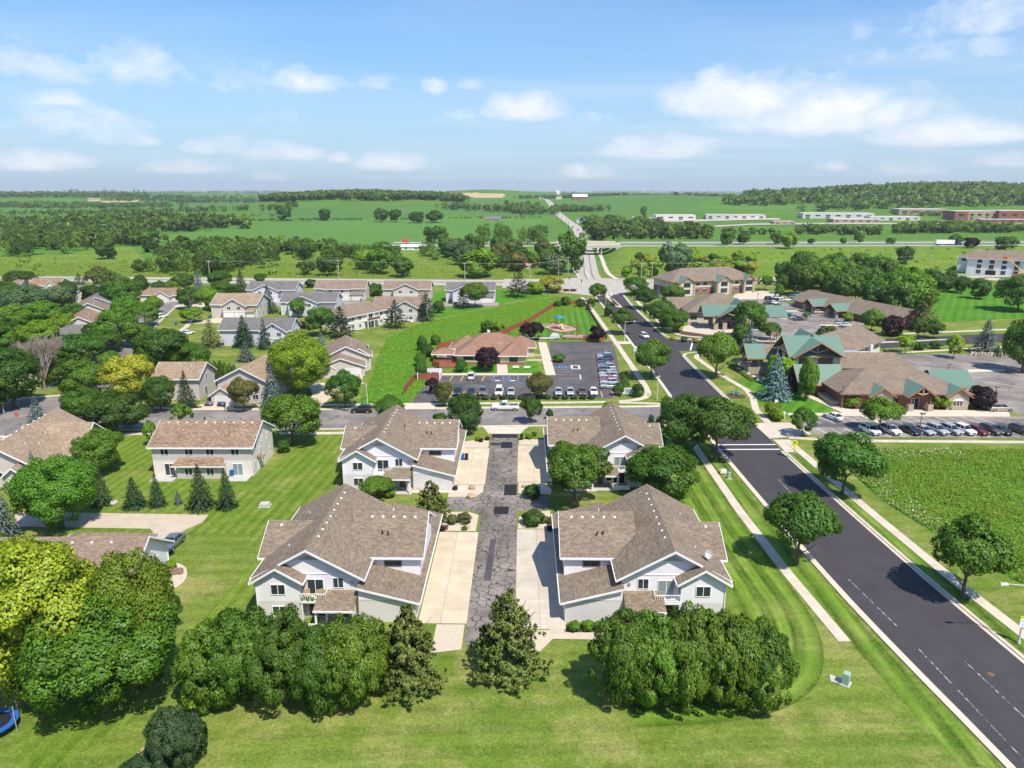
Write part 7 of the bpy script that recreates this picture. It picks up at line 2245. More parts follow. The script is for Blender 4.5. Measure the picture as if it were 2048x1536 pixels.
 for o in (-1, 1):
  for yb, yt in ((cab[0][0] + .1, y0 + .06), (.28, .22), (cab[-1][0] - .06, y1 - .06)):
   rf.loft([[(o * (hw0 + .012), yb - .05, zb - .05), (o * (hw0 + .012), yb + .05, zb - .05), (o * (hw0 - .04), yb + .05, zb - .05), (o * (hw0 - .04), yb - .05, zb - .05)],
                     [(o * (hw1 + .014), yt - .05, zt), (o * (hw1 + .014), yt + .05, zt), (o * (hw1 - .04), yt + .05, zt), (o * (hw1 - .04), yt - .05, zt)]])
 f0, f1 = -L / 2 + .05, L / 2 - .05
 zl = (secs[1][4] - .14)
 hl = MB().box(-.2, .2, -.09, .09, -.075, .075, taper=.02).mesh('headlight', M_lamp_w)
 tl = MB().box(-.16, .16, -.08, .08, -.1, .1, taper=.02).mesh('tail_light', M_lamp_r)
 gr = MB().box(-.42, .42, -.05, .05, -.12, .12).mesh('grille', M_black)
 bed = None
 if kind == 'pickup':
  bed = MB().box(-.86, .86, .82, 2.78, 1.1, 1.185).mesh('bed_cover', flat('bed_cover', (.09, .09, .1), .7, .05))
 CARM[kind] = (b, g, rf, arch, wy, W, L, zl, hl, tl, gr, bed, secs)
 return CARM[kind]
CARP = {}
def car_proto(kind, colour):
 if (kind, colour) not in CARP:
  b, g, rf, arch, wy, W, L, zl, hl, tl, gr, bed, secs = car_meshes(kind)
  P = PAINT[colour]
  CARP[kind, colour] = dict(body=b.mesh('body', P, True), glass=g.mesh('windows', M_carglass), roof=rf.mesh('roof', P), arch=arch.mesh('wheel_arch', M_tyre))
 return CARP[kind, colour]
def car(kind, colour, x, y, heading, label, group=None, z=0.03, simple=False):
 """heading: compass-like angle of the nose, 0 = towards +Y, clockwise"""
 m = car_proto(kind, colour)
 b, g, rf, arch, wy, W, L, zl, hl, tl, gr, bed, secs = car_meshes(kind)
 root = thing('pickup_truck' if kind == 'pickup' else 'car', label, 'truck' if kind == 'pickup' else 'car', (x, y, z), rad(180 - heading), group)
 mkobj('body', m['body'], root)
 mkobj('windows', m['glass'], root)
 mkobj('roof', m['roof'], root)
 if simple:
  return root
 mkobj('wheel_arch', m['arch'], root)
 for yy in wy:
  for o in (-1, 1):
   t = mkobj('wheel', WT, root, (o * (W - .09), yy, .33), 0, (1, 1, 1) if kind != 'pickup' else (1.1, 1.15, 1.15))
   mkobj('rim', WR, t)
 for o in (-1, 1):
  mkobj('headlight', hl, root, (o * W * .66, -L / 2 + .13, zl + .02))
  mkobj('tail_light', tl, root, (o * W * .72, L / 2 - .07, zl + .06))
 mkobj('grille', gr, root, (0, -L / 2 + .06, zl - .12))
 if bed:
  mkobj('bed_cover', bed, root)
 return root
ordn = ['first', 'second', 'third', 'fourth', 'fifth', 'sixth', 'seventh', 'eighth', 'ninth', 'tenth', 'eleventh', 'twelfth']
# along the walk of the day-care lot, counted from the day-care sign
row = [('sedan', 'silver'), ('suv', 'silver'), ('sedan', 'red'), ('suv', 'silver'), ('sedan', 'silver'), ('suv', 'grey'), ('suv', 'silver'), ('sedan', 'blue'), ('sedan', 'dark red'), ('suv', 'dark blue'), ('suv', 'silver'), ('sedan', 'grey')]
for k, (kd, c) in enumerate(row):
 car(kd, c, 21.4 + k * .24, 169.2 + k * 3.25, -88 if k != 5 else 92, f'{c} {kd}, {ordn[k]} from the day-care sign in the row beside the sidewalk', 'cars parked along the day-care sidewalk')
# along the low hedge
for u, c, kd, n_ in ((915, 'dark blue', 'suv', 0), (942, 'dark blue', 'sedan', 1), (965, 'grey', 'suv', 2), (998, 'white', 'van', 3), (1022, 'silver', 'sedan', 4), (1117, 'silver', 'sedan', 5), (1141, 'silver', 'sedan', 6), (1165, 'bronze', 'sedan', 7), (1188, 'white', 'sedan', 8)):
 x = G(u, 791)[0]
 car(kd, c, x, 163.2 + (x + 18) * .025, 181, f'{c} {kd} nosed up to the low hedge, {ordn[n_]} from the lot entrance', 'cars facing the low hedge')
car('suv', 'white', -12.9, 178.2, 0, 'white car alone in front of the day-care entrance bays')
car('pickup', 'white', -3.6, 150.9, -90, 'white pickup truck parked on the street by the small street tree')
car('suv', 'black', -34.6, 148.6, -90, 'black car parked on the street near the lamp post')
car('sedan', 'black', -27.6, 148.4, -90, 'dark sedan at the kerb half hidden by the townhouse roof')
car('suv', 'grey', -69.6, 154.6, 186, 'dark grey car on the tan driveway, on the lawn side')
car('suv', 'dark blue', -66.6, 154.2, 186, 'dark blue car on the tan driveway, on the street tree side')
car('suv', 'white', 40.0, 232.5, 165, 'white car driving on the dark main road')
car('sedan', 'grey', -46.9, 87.3, 182, 'grey car showing over the low brown roof')
car('suv', 'white', -136.5, 268.5, 20, 'white van-like car parked on the estate street')
car('sedan', 'white', -112, 236, 30, 'white car parked in a drive of the estate street')
row = [('suv', 'white'), ('suv', 'white'), ('sedan', 'black'), ('sedan', 'silver'), ('suv', 'silver'), ('suv', 'silver'), ('suv', 'white'), ('sedan', 'dark red'), ('suv', 'bronze'), ('sedan', 'black'), ('suv', 'bronze')]
us = [1742, 1783, 1823, 1850, 1877, 1905, 1931, 1957, 1984, 2004, 2045]
for k, ((kd, c), u) in enumerate(zip(row, us)):
 x, y = G(u, 868)
 car(kd, c, x, y + .6, 163, f'{c} {kd}, {ordn[k]} from the school crossing sign in the clinic front lot', 'cars parked in the clinic front lot')
car('van', 'beige', 104.0, 151.5, 88, 'beige minivan beside the purple-green bush at the clinic corner')
car('sedan', 'white', 65.4, 145.2, -20, 'white car behind the dark rounded tree in the clinic front lot')
car('suv', 'dark red', 71.8, 252.6, -50, 'dark red car under the green porte-cochere')
CPG = 'cars in the clinic car park'
for k, (u, v, c, kd, h) in enumerate(((1539, 600, 'black', 'suv', 80), (1556, 598, 'white', 'suv', 80), (1574, 602, 'white', 'sedan', 80), (1584, 597, 'grey', 'suv', 80), (1592, 596, 'silver', 'suv', 80), (1598, 592, 'white', 'suv', 80), (1537, 609, 'black', 'sedan', 80), (1548, 608, 'white', 'sedan', 80), (1555, 604, 'silver', 'suv', 80),
                                      (1558, 626, 'white', 'sedan', 70), (1566, 629, 'grey', 'suv', 70), (1573, 632, 'silver', 'sedan', 70), (1580, 635, 'blue', 'suv', 70), (1588, 638, 'silver', 'suv', 70), (1598, 641, 'dark blue', 'sedan', 80), (1606, 611, 'black', 'suv', 80), (1616, 612, 'white', 'suv', 80), (1622, 606, 'black', 'sedan', 80), (1637, 628, 'beige', 'suv', 90), (1683, 650, 'silver', 'suv', 100), (1692, 654, 'silver', 'sedan', 100))):
 x, y = G(u, v)
 car(kd, c, x, y, h, f'{c} {kd} parked in the car park between the clinics', f'{c} {kd}s in the car park between the clinics')
for k, (u, v, c) in enumerate(((902, 606, 'black'), (911, 612, 'grey'), (930, 612, 'white'), (968, 600, 'dark blue'))):
 x, y = G(u, v)
 car('suv', c, x, y, 0, f'{c} car outside the row house at the end of the row', None)
for k, (x, y, h, c) in enumerate(((30.8, 428, 180, 'silver'), (64, 850, 185, 'dark blue'), (62, 905, 185, 'black'))):
 car('suv', c, x, y, h, f'{c} car on the country road {("before the motorway bridge", "beyond the bridge, leading", "beyond the bridge, following")[k]}', z=float(land(x, y)) + .08)
# motorway lorry and traffic
def lorry():
 x, y = 335, 562 + .00009 * (285) ** 2
 root = thing('lorry', 'white articulated lorry on the motorway behind the purple bush', 'truck', (x, y, zh + .05), rad(-2))
 MB().box(-16, -2.2, -1.3, 1.3, 1.1, 4.1).build('trailer', PAINT['white'], root)
 MB().box(-.2, 2.3, -1.25, 1.25, .9, 3.6, taper=.12).build('cab', PAINT['dark blue'], root)
 MB().box(2.25, 3.8, -1.0, 1.0, .8, 1.9, taper=.1).build('bonnet', PAINT['dark blue'], root)
 MB().box(-16, 3, -.5, .5, .7, 1.12).build('chassis', M_black, root)
 for wx in (-14.5, -13.2, -1.0, .2, 3.0):
  for o in (-1.1, 1.1):
   mkobj('wheel', WT, root, (wx, o, .5), math.pi / 2, (1.3, 1.5, 1.5))
lorry()
for k, (x, c) in enumerate(((205, 'silver'), (118, 'grey'))):
 car('suv', c, x, 590 + .00009 * (x - 50) ** 2, 90, f'{c} car on the far motorway carriageway', z=zh + .06)

# ------------------------------------------------------------------ street furniture
def street_lamp(u, vb, vt, label, arm=2.2, ang=0.0, col=None, head='cobra', xy=None):
 x, y = xy or G(u, vb)
 lo, hi = .5, 30.
 for _ in range(40):
  m = (lo + hi) / 2
  lo, hi = (m, hi) if Pj(x, y, m)[1] > vt else (lo, m)
 h = lo
 m_ = col or flat('pale_lamp_post', (.60, .58, .53), .5, .05)
 root = thing('street_lamp', label, 'street lamp', (x, y, 0), ang)
 MB().tube((0, 0, 0), (0, 0, .3), .18, .16, 8).build('base', m_, root)
 MB().tube((0, 0, .2), (0, 0, h), .11, .07, 8).build('pole', m_, root)
 if head == 'cobra':
  MB().tube((0, 0, h - .12), (arm, 0, h + .12), .05, .04, 6).build('arm', m_, root)
  MB().box(arm - .1, arm + .75, -.17, .17, h + .02, h + .2, taper=.05).build('lamp_head', m_, root)
 else:
  MB().box(-.25, .6, -.25, .25, h - .05, h + .22, taper=.04).build('lamp_head', m_, root)
 return root
street_lamp(1249, 683, 643, 'tall pale street lamp with a long arm beside the dark main road', 2.6, 0)
street_lamp(1314, 798, 756, 'slim pale lamp post at the street corner by the curved sidewalk', .9, 1.2)
street_lamp(735, 813, 768, 'slim pale lamp post on the street beside the parked black car', .8, 2.8)
street_lamp(8, 826, 768, 'pale lamp post at the street bend', 1.2, 2.6)
street_lamp(1211, 620, 592, 'pale lamp post by the planted traffic island', 1.6, 0)
street_lamp(2037, 1286, 1170, 'pale street lamp carrying the speed sign beside the weedy meadow', 2.4, math.pi)
dk = flat('bronze_lamp_post', (.17, .13, .10), .5, .05)
for u, vb, vt, wh in ((1682, 817, 773, 'by the bright clipped bush'), (1838, 868, 828, 'among the parked cars of the front lot'), (1987, 812, 775, 'beside the beige minivan'), (1896, 745, 730, 'behind the east green gable'), (1588, 600, 572, 'behind the car row'), (1514, 608, 588, 'by the brick office'), (1604, 640, 622, 'at the end of the car row'), (1552, 690, 668, 'by the tower roof')):
 street_lamp(u, vb, vt, f'dark bronze car park lamp {wh}', col=dk, head='box')
def utility_pole(u, vb, h, label):
 x, y, z = Gt(u, vb)
 root = thing('utility_pole', label, 'utility pole', (x, y, z - .2), 0)
 wd = flat('weathered_pole', (.42, .37, .31), .9, .15)
 MB().tube((0, 0, 0), (0, 0, h), .2, .14, 8).build('pole', wd, root)
 MB().box(-1.3, 1.3, -.08, .08, h - .7, h - .5).build('crossarm', wd, root)
 for o in (-1.1, 0, 1.1):
  MB().tube((o, 0, h - .5), (o, 0, h - .2), .06, .04, 6).build('insulator', M_vent, root)
 return (x, y, z - .2 + h - .3)
tops = []
for u, vb, h, wh in ((420, 556, 10, 'behind the cool grey row house'), (678, 559, 11, 'behind the hipped bay row house'), (930, 561, 10, 'before the light green willow'), (1060, 563, 10, 'before the layered pine'), (1117, 553, 10, 'at the junction, grove side'), (1136, 551, 11, 'at the junction, road side'),
                     (1303, 566, 11, 'at the junction, office side'), (1282, 561, 10, 'at the far junction corner'), (1608, 548, 10, 'behind the car park'), (1860, 543, 10, 'behind the tree belt')):
 tops.append(utility_pole(u, vb, h, f'wooden utility pole {wh}'))
wires = [0, 1, 2, 3, 4, 6, 8, 9]
for a, b in zip(wires, wires[1:]):
 p, q = Vector(tops[a]), Vector(tops[b])
 mb = MB()
 n = 8
 pt = lambda t: p.lerp(q, t) - Vector((0, 0, 4 * t * (1 - t) * min(2.0, (q - p).length * .012)))
 for k in range(n):
  mb.tube(pt(k / n), pt((k + 1) / n), .05, .05, 4)
 o = mb.build('overhead_wire', flat('wire', (.35, .36, .36), .6, 0))
 tag(o, 'sagging overhead wire between two poles of the county road', 'wire', 'overhead wires along the county road')
for k in range(8):      # pole line up the country road
 y = 760 + k * 90
 x = float(road_x(y)) - 12
 utility_pole_h = 9
 z = float(land(x, y))
 root = thing('utility_pole', 'small pole in the line beside the distant country road', 'utility pole', (x, y, z), 0, 'poles along the country road')
 MB().tube((0, 0, 0), (0, 0, 10), .22, .16, 6).build('pole', M_bark, root)
 MB().box(-1.3, 1.3, -.08, .08, 9.2, 9.4).build('crossarm', M_bark, root)
def traffic_signal(u, vb, h, label):
 x, y = G(u, vb)
 root = thing('traffic_signal', label, 'traffic light', (x, y, 0))
 MB().tube((0, 0, 0), (0, 0, h), .12, .09, 8).build('pole', M_steel, root)
 MB().box(-.22, .22, -.2, .2, h - 1.3, h).build('signal_head', M_black, root)
traffic_signal(1138, 571, 4.5, 'traffic light at the grove corner of the junction')
traffic_signal(1163, 577, 4.5, 'traffic light on the junction, lane side')
traffic_signal(1243, 563, 4.5, 'traffic light before the dark corner tree')
traffic_signal(1318, 568, 4.5, 'traffic light by the office corner')

# signs with their writing
def text(body, size, loc, mat, parent, rz=0.0, name='lettering', ext=.004):
 cu = bpy.data.curves.new(name, 'FONT')
 cu.body = body
 cu.size = size
 cu.extrude = ext
 cu.align_x = 'CENTER'
 cu.align_y = 'CENTER'
 o = bpy.data.objects.new(name, cu)
 dg = bpy.context.evaluated_depsgraph_get()
 me = bpy.data.meshes.new_from_object(o)
 bpy.data.objects.remove(o)
 me.materials.clear()
 me.materials.append(mat)
 t = mkobj(name, me, parent, loc)
 t.rotation_euler = (math.pi / 2, 0, rz)
 return t
M_yel = flat('fluorescent_yellow', (.72, .80, .02), .5, 0)
M_ink = flat('black_ink', (.015, .015, .015), .6, 0)
x, y = G(1586, 918)
cs = thing('school_crossing_sign', 'yellow school crossing sign with a solar panel beside the dark road', 'sign', (x, y, 0))
MB().tube((0, 0, 0), (0, 0, 4.6), .06, .05, 8).build('post', M_steel, cs)
MB().prism([(-.5, 0), (.5, 0), (.5, .03), (-.5, .03)], 2.35, 3.0).build('sign_plate', M_yel, cs)
mb = MB(); mb.loft([[(-.5, -.03, 2.85), (.5, -.03, 2.85), (.5, -.03, 3.3), (0, -.03, 3.75), (-.5, -.03, 3.3)], [(-.5, 0, 2.85), (.5, 0, 2.85), (.5, 0, 3.3), (0, 0, 3.75), (-.5, 0, 3.3)]])
pent = mb.build('sign_plate', M_yel, cs)
fig = MB()
for px in (-.15, .17):
 fig.box(px - .05, px + .05, -.045, -.03, 3.28, 3.38)
 fig.box(px - .07, px + .07, -.045, -.03, 3.08, 3.27)
 fig.box(px - .07, px - .02, -.045, -.03, 2.92, 3.08)
 fig.box(px + .02, px + .07, -.045, -.03, 2.92, 3.08)
fig.build('pictogram', M_ink, pent)
MB().box(-.3, .3, -.035, 0, 1.9, 2.2).build('sign_plate', M_yel, cs)
mb = MB(); mb.loft([[(-.4, -.35, 4.5), (.4, -.35, 4.5), (.4, .2, 4.85), (-.4, .2, 4.85)], [(-.4, -.33, 4.54), (.4, -.33, 4.54), (.4, .22, 4.89), (-.4, .22, 4.89)]])
mb.build('solar_panel', material('solar_cell', lambda nt, b: (.03, .04, .08), .15, .6), cs)
x, y = G(2037, 1286)
y -= .12
ss = thing('speed_sign', 'speed limit sign with a yellow SCHOOL plate bolted to the lamp post by the road', 'sign', (x, y, 0))
MB().box(-.05, .05, -.08, .1, 2.1, 3.3).build('bracket', M_steel, ss)
pl = MB().box(-.45, .45, -.1, -.07, 2.0, 3.0).build('sign_plate', flat('sign_white', (.8, .8, .8), .5, 0), ss)
text('15', .5, (0, -.105, 2.3), M_ink, pl)
text('SPEED LIMIT', .12, (0, -.105, 2.75), M_ink, pl)
yp = MB().box(-.45, .45, -.1, -.07, 3.03, 3.35).build('sign_plate', M_yel, ss)
text('SCHOOL', .2, (0, -.105, 3.19), M_ink, yp)
def plain_sign(u, v, w, h, z0, label, mat, cat='sign', rz=0.0, cap=None):
 x, y = G(u, v)
 r = thing('sign', label, cat, (x, y, 0), rz)
 MB().box(-w / 2, w / 2, -.08, .08, z0, z0 + h).build('board', mat, r)
 for o in (-1, 1):
  MB().box(o * w * .42 - .07, o * w * .42 + .07, -.06, .06, 0, z0 + h * .3).build('post', M_trim, r)
 if cap:
  MB().box(-w / 2 - .1, w / 2 + .1, -.12, .12, z0 + h, z0 + h + .12).build('cap', M_trim, r)
 return r
sg = plain_sign(1254, 791, 2.7, 1.35, .35, 'white monument sign between two clipped bushes at the day-care corner', flat('sign_white', (.8, .8, .8)), cap=True)
emb = MB()
emb.loft([[(-1.0 + .28 * math.cos(a), -.1, 1.1 + .28 * math.sin(a)) for a in np.linspace(0, 6.28, 13)[:-1]], [(-1.0 + .28 * math.cos(a), -.08, 1.1 + .28 * math.sin(a)) for a in np.linspace(0, 6.28, 13)[:-1]]])
for k, (zz, w) in enumerate(((1.42, 1.5), (1.15, 1.2), (.9, 1.4), (.62, 1.1))):
 emb.box(-.5, -.5 + w, -.1, -.08, zz, zz + .14)
emb.build('printing', flat('sign_print', (.10, .12, .14), .6, 0), sg.children[0])
plain_sign(1562, 838, 1.6, 1.3, .3, 'small white lot sign beside the bright bush bed', flat('sign_white', (.8, .8, .8)))
plain_sign(1552, 812, .7, .5, .9, 'little white sign on the pond lawn', flat('sign_white', (.8, .8, .8)))
plain_sign(1271, 706, 1.0, 1.4, .6, 'white pedestrian sign at the sidewalk crossing apron', flat('sign_white', (.8, .8, .8)))
plain_sign(907, 857, 1.0, 1.3, .2, 'white lane sign at the street end of the lane', flat('sign_white', (.8, .8, .8)))
plain_sign(1548, 688, 2.4, .6, 3.0, 'tall orange-brown clinic sign seen over the roofs', M_timber)
x, y = G(37, 852)
st = thing('stop_sign', 'red octagonal stop sign by the tan roof at the street bend', 'sign', (x, y, 0), rad(30))
MB().tube((0, 0, 0), (0, 0, 2.9), .05, .05, 6).build('post', M_steel, st)
oc = MB(); oc.loft([[(.42 * math.cos(a), yy, 2.4 + .42 * math.sin(a)) for a in np.linspace(.3927, 6.676, 9)[:-1]] for yy in (-.06, -.03)])
ocp = oc.build('sign_plate', flat('stop_red', (.45, .015, .02), .5, 0), st)
text('STOP', .26, (0, -.065, 2.4), flat('sign_white', (.8, .8, .8)), ocp)
x, y = G(39, 815)
sn = thing('street_name_sign', 'blue street name plates on a post at the street bend', 'sign', (x, y, 0), rad(20))
MB().tube((0, 0, 0), (0, 0, 3.2), .05, .05, 6).build('post', M_steel, sn)
MB().box(-.6, .6, -.03, 0, 3.0, 3.25).build('name_plate', flat('sign_blue', (.02, .16, .42), .5, 0), sn)
MB().box(-.02, .02, -.5, .5, 2.72, 2.95).build('name_plate', flat('sign_blue', (.02, .16, .42), .5, 0), sn)

# boxes, boulders, bins, mailboxes
gb = flat('utility_green', (.30, .42, .34), .6, .08)
def util_box(x, y, w, d, h, label, m=gb, rz=0.0):
 r = thing('utility_box', label, 'utility box', (x, y, 0), rz)
 MB().box(-w / 2, w / 2, -d / 2, d / 2, .08, h, taper=.02).build('cabinet', m, r)
 MB().box(-w / 2 - .15, w / 2 + .15, -d / 2 - .15, d / 2 + .15, 0, .1).build('pad', M_concrete, r)
 MB().box(-w / 2 + .04, w / 2 - .04, -d / 2 - .015, -d / 2 + .03, .15, h - .12).build('door', m, r)
 return r
p = G(1691, 1368); util_box(p[0], p[1], .75, .6, 1.25, 'pale green utility box alone on the lawn by the road', rz=.9)
sheet('concrete_pad', [(p[0] - 1.3, p[1] + .3), (p[0] - .1, p[1] - .1), (p[0] + .1, p[1] + .7), (p[0] - 1.0, p[1] + 1.4)], .05, M_concrete)
p = G(1458, 957); util_box(p[0], p[1], .5, .5, 1.1, 'green utility pedestal next to a boulder on the verge')
p = G(530, 1012); util_box(p[0], p[1], 1.4, 1.2, .5, 'low grey utility box on the striped lawn between two posts', M_concrete)
p = G(705, 812); util_box(p[0], p[1], .4, .4, 1.0, 'small pale utility pedestal by the curved driveway', M_steel)
p = G(1045, 735); 
def boulder(x, y, s, label, c=(.42, .33, .26), seed=0, group=None):
 r = np.random.default_rng(seed + int(abs(x * 7 + y)))
 mb = MB()
 n = 9
 rings = []
 for zf, rf_ in ((0, .8), (.25, 1.0), (.55, .88), (.8, .55), (.92, .2)):
  rings.append([(s * .5 * rf_ * (1 + r.uniform(-.18, .18)) * 1.2 * math.cos(2 * math.pi * k / n), s * .5 * rf_ * (1 + r.uniform(-.18, .18)) * math.sin(2 * math.pi * k / n), s * .55 * zf) for k in range(n)])
 mb.loft(rings)
 o = mb.build('boulder', flat('boulder_stone_%d' % (int(c[0] * 100)), c, .9, .25, 3), None, (x, y, .03), seed, True)
 tag(o, label, 'boulder', group)
p = G(1446, 946); boulder(p[0], p[1], 1.5, 'grey boulder on the verge beside the green pedestal', (.5, .48, .45), 1)
for u, v, s, l in ((956, 978, 1.2, 'brown boulder at the far side of the gravel bed by the bins driveway'), (954, 995, 1.25, 'brown boulder nearer the lane in the gravel bed'), (946, 1057, .9, 'tan boulder in the gravel bed by the flower clump'), (1042, 975, .9, 'tan boulder at the lane edge beside the round bush'), (1047, 988, .8, 'smaller tan boulder below the round bush'), (1042, 1055, .5, 'small grey stone in the gravel bed by the tar patch')):
 p = G(u, v); boulder(p[0] + (-.9 if p[0] < -3 else .5), p[1], s, l, (.40, .28, .19) if 'grey' not in l else (.4, .4, .4), len(l))
for k, (u, v) in enumerate(((324, 1146), (333, 1143), (342, 1141), (351, 1141), (360, 1142), (330, 1151), (341, 1149), (351, 1148), (361, 1147), (315, 1150))):
 p = G(u, v); boulder(p[0], p[1], .75, 'dark brown boulder in the pile of the stone flower bed', (.20, .13, .10), k, 'boulders in the stone flower bed')
p = G(228, 1008); boulder(p[0], p[1], 1.2, 'flat grey rock on the lawn by the squat spruce', (.45, .42, .38), 5)
def bin_(x, y, m, label, rz=0.0):
 r = thing('wheelie_bin', label, 'bin', (x, y, .06), rz)
 MB().loft([[(-.24, -.28, .05), (.24, -.28, .05), (.24, .25, .05), (-.24, .25, .05)], [(-.3, -.36, 1.0), (.3, -.36, 1.0), (.3, .36, 1.0), (-.3, .36, 1.0)]]).build('body', m, r)
 MB().box(-.33, .33, -.4, .4, 1.0, 1.1, taper=.04).build('lid', m, r)
 for o in (-.26, .26):
  MB().tube((o - .03, .3, .12), (o + .03, .3, .12), .12, .12, 8).build('wheel', M_tyre, r)
for u, v, m, l in ((915, 920, M_blue, 'blue wheelie bin against the rear garage'), (923, 920, M_black, 'black wheelie bin next to the blue one at the rear garage'), (1043, 880, M_black, 'black wheelie bin on the far driveway by the gravel'), (465, 952, M_blue, 'blue bin by the patio of the long brown-roofed house'),
                   (203, 0, None, '')):
 if m:
  p = G(u, v); bin_(p[0] + (.9 if v == 920 else 0), p[1], m, l)
for u, v, l in ((722, 602, 'blue bin by the hipped bay garage doors'), (747, 606, 'blue bin between two row houses'), (682, 612, 'blue bin beside the walkout house, first'), (685, 612, 'blue bin beside the walkout house, second'), (986, 603, 'blue bin at the end row house'), (724, 745, 'blue bin by the curved retaining wall'), (352, 650, 'blue bin on the estate sidewalk'), (419, 637, 'blue bin by the tan-roofed row house')):
 p = G(u, v); bin_(p[0], p[1], M_blue, l)
for u, v, l in ((450, 823, 'black mailbox on a post by the tan driveway'), ):
 p = G(u, v)
 r = thing('mailbox', l, 'mailbox', (p[0], p[1], 0))
 MB().box(-.06, .06, -.06, .06, 0, 1.0).build('post', M_timber_d, r)
 MB().box(-.14, .14, -.28, .28, 1.0, 1.35, taper=.03).build('box', M_black, r)
# garden plants of the gravel beds
GP = [(883, 957, 880, 'x')]
for u, vt, vb, w, lf, l in ((1065, 966, 996, 36, 'dark', 'dense round bush in the gravel bed between the driveways'), (1066, 1017, 1050, 44, 'dark', 'spreading juniper in the gravel bed by the shaded driveway'), (1064, 1042, 1054, 14, 'maple', 'little green mound in the gravel bed'), (1090, 1030, 1046, 18, 'olive', 'grassy tuft by the shaded driveway'), (1099, 1032, 1046, 14, 'olive', 'second grassy tuft by the shaded driveway'),
       (930, 1023, 1046, 30, 'olive', 'tall flowering clump in the gravel bed'), (905, 1026, 1048, 22, 'olive', 'grassy clump next to the flowering one'), (929, 1051, 1060, 12, 'maple', 'small green mound in the gravel bed by the tan boulder'), (884, 1052, 1062, 16, 'purple', 'low purple mound in mulch by the tan driveway'), (1101, 1050, 1062, 16, 'purple', 'low purple mound in mulch by the shaded driveway'),
       (910, 972, 980, 14, 'purple', 'low purple mound in mulch by the rear driveway'), (1148, 1240, 1262, 26, 'maple', 'leafy shrub of the mulch bed, lane end'), (1175, 1238, 1260, 28, 'light', 'flowering shrub in the middle of the mulch bed'), (1200, 1240, 1260, 28, 'maple', 'leafy shrub of the mulch bed, hedge end'),
       (955, 872, 882, 12, 'light', 'bright tuft by the lane sign'), (962, 876, 884, 10, 'purple', 'dark tuft by the lane sign'), (975, 872, 880, 10, 'purple', 'reddish mound near the lane end'), (1058, 866, 878, 16, 'light', 'bright hosta by the black bin'), (1068, 862, 872, 12, 'dark', 'dark mound by the hosta'), (780, 975, 995, 26, 'maple', 'rounded shrub at the porch of the rear townhouse'), (318, 1160, 1182, 22, 'light', 'bright shrub of the stone flower bed'), (343, 1118, 1138, 24, 'light', 'leafy shrub by the white gable end'),
       (1118, 706, 724, 30, 'maple', 'low shrub by the day-care side door'), (1212, 596, 606, 10, 'light', 'shrub on the planted traffic island'), (1225, 602, 612, 12, 'olive', 'flowering shrub on the planted traffic island'), (1345, 671, 680, 12, 'yellow', 'yellow shrub in the clinic flower bed'), (1368, 672, 684, 14, 'dark', 'dark shrub in the clinic flower bed'), (1390, 674, 686, 14, 'yellow', 'second yellow shrub in the clinic flower bed'),
       (1445, 1490, 1500, 1, 'dark', '')):
 if l:
  tpx('shrub', lf, u, vt, vb, w, l, 'shrub')
# clipped hedge blocks before the parked cars
for k in range(16):
 x = -14.6 + k * 2.05
 o_ = plant('shrub', 'spruce', x, 158.9 + .028 * (x + 15), 0, .95, 1.75, 'clipped dark bush of the low hedge in front of the parked cars', 'shrub', 'low hedge before the parked cars')
for k in range(7):
 plant('shrub', 'dark', 25.0 + k * .22, 166 + k * 2.6, 0, 1.2, 2.2, 'dark bush of the hedge behind the row of parked cars', 'shrub', 'hedge behind the parked car row')

# ------------------------------------------------------------------ toddler yard, bins and play gear
def gazebo():
 r = thing('gazebo', 'open gazebo with a brick-red roof in the toddler yard', 'gazebo', (-22.0, 196.5, 0))
 B = Bld.__new__(Bld); B.root = r; B.m = 1
 for x in (-2.6, 2.6):
  for y_ in (0, 4):
   MB().box(x - .12, x + .12, y_ - .12, y_ + .12, 0, 2.4).build('post', M_fence, r)
 B.hip(-2.8, 2.8, -.2, 4.2, 2.5, 3.7, R_brick, .5)
 MB().box(-2.6, 2.6, -.06, .06, .1, .7).build('railing', M_fence, r)
gazebo()
sheet('yard_paving', [(-24.6, 190.4), (-18.0, 190.4), (-17.6, 214), (-24.8, 214)], .03, flat('pink_paving', (.46, .33, .27), .9, .12))
def bins_yard():
 r = thing('bin_enclosure', 'white-walled bin enclosure with red board gates', 'enclosure', (-23.6, 176.2, 0))
 MB().box(-2.9, -2.7, 0, 5, 0, 1.9).build('wall', S_white, r)
 MB().box(2.7, 2.9, 0, 5, 0, 1.9).build('wall', S_white, r)
 MB().box(-2.7, 2.7, 4.8, 5, 0, 1.9).build('wall', S_white, r)
 for o in (-1, 1):
  MB().box(o * 1.35 - 1.3, o * 1.35 + 1.3, -.05, .05, .1, 1.8).build('gate', M_fence, r)
bins_yard()
def skip(x, y, l, m):
 r = thing('waste_container', l, 'dumpster', (x, y, .03))
 MB().loft([[(-.8, -.6, 0), (.8, -.6, 0), (.8, .6, 0), (-.8, .6, 0)], [(-.95, -.75, 1.1), (.95, -.75, 1.1), (.95, .75, 1.1), (-.95, .75, 1.1)]]).build('body', m, r)
 MB().box(-.97, .97, -.78, .78, 1.1, 1.2).build('lid', M_black, r)
skip(-24.6, 179.0, 'grey waste container inside the bin enclosure, the pale one', M_steel)
skip(-22.4, 179.0, 'dark green waste container inside the bin enclosure', flat('dark_green_steel', (.04, .10, .08), .6, .1))
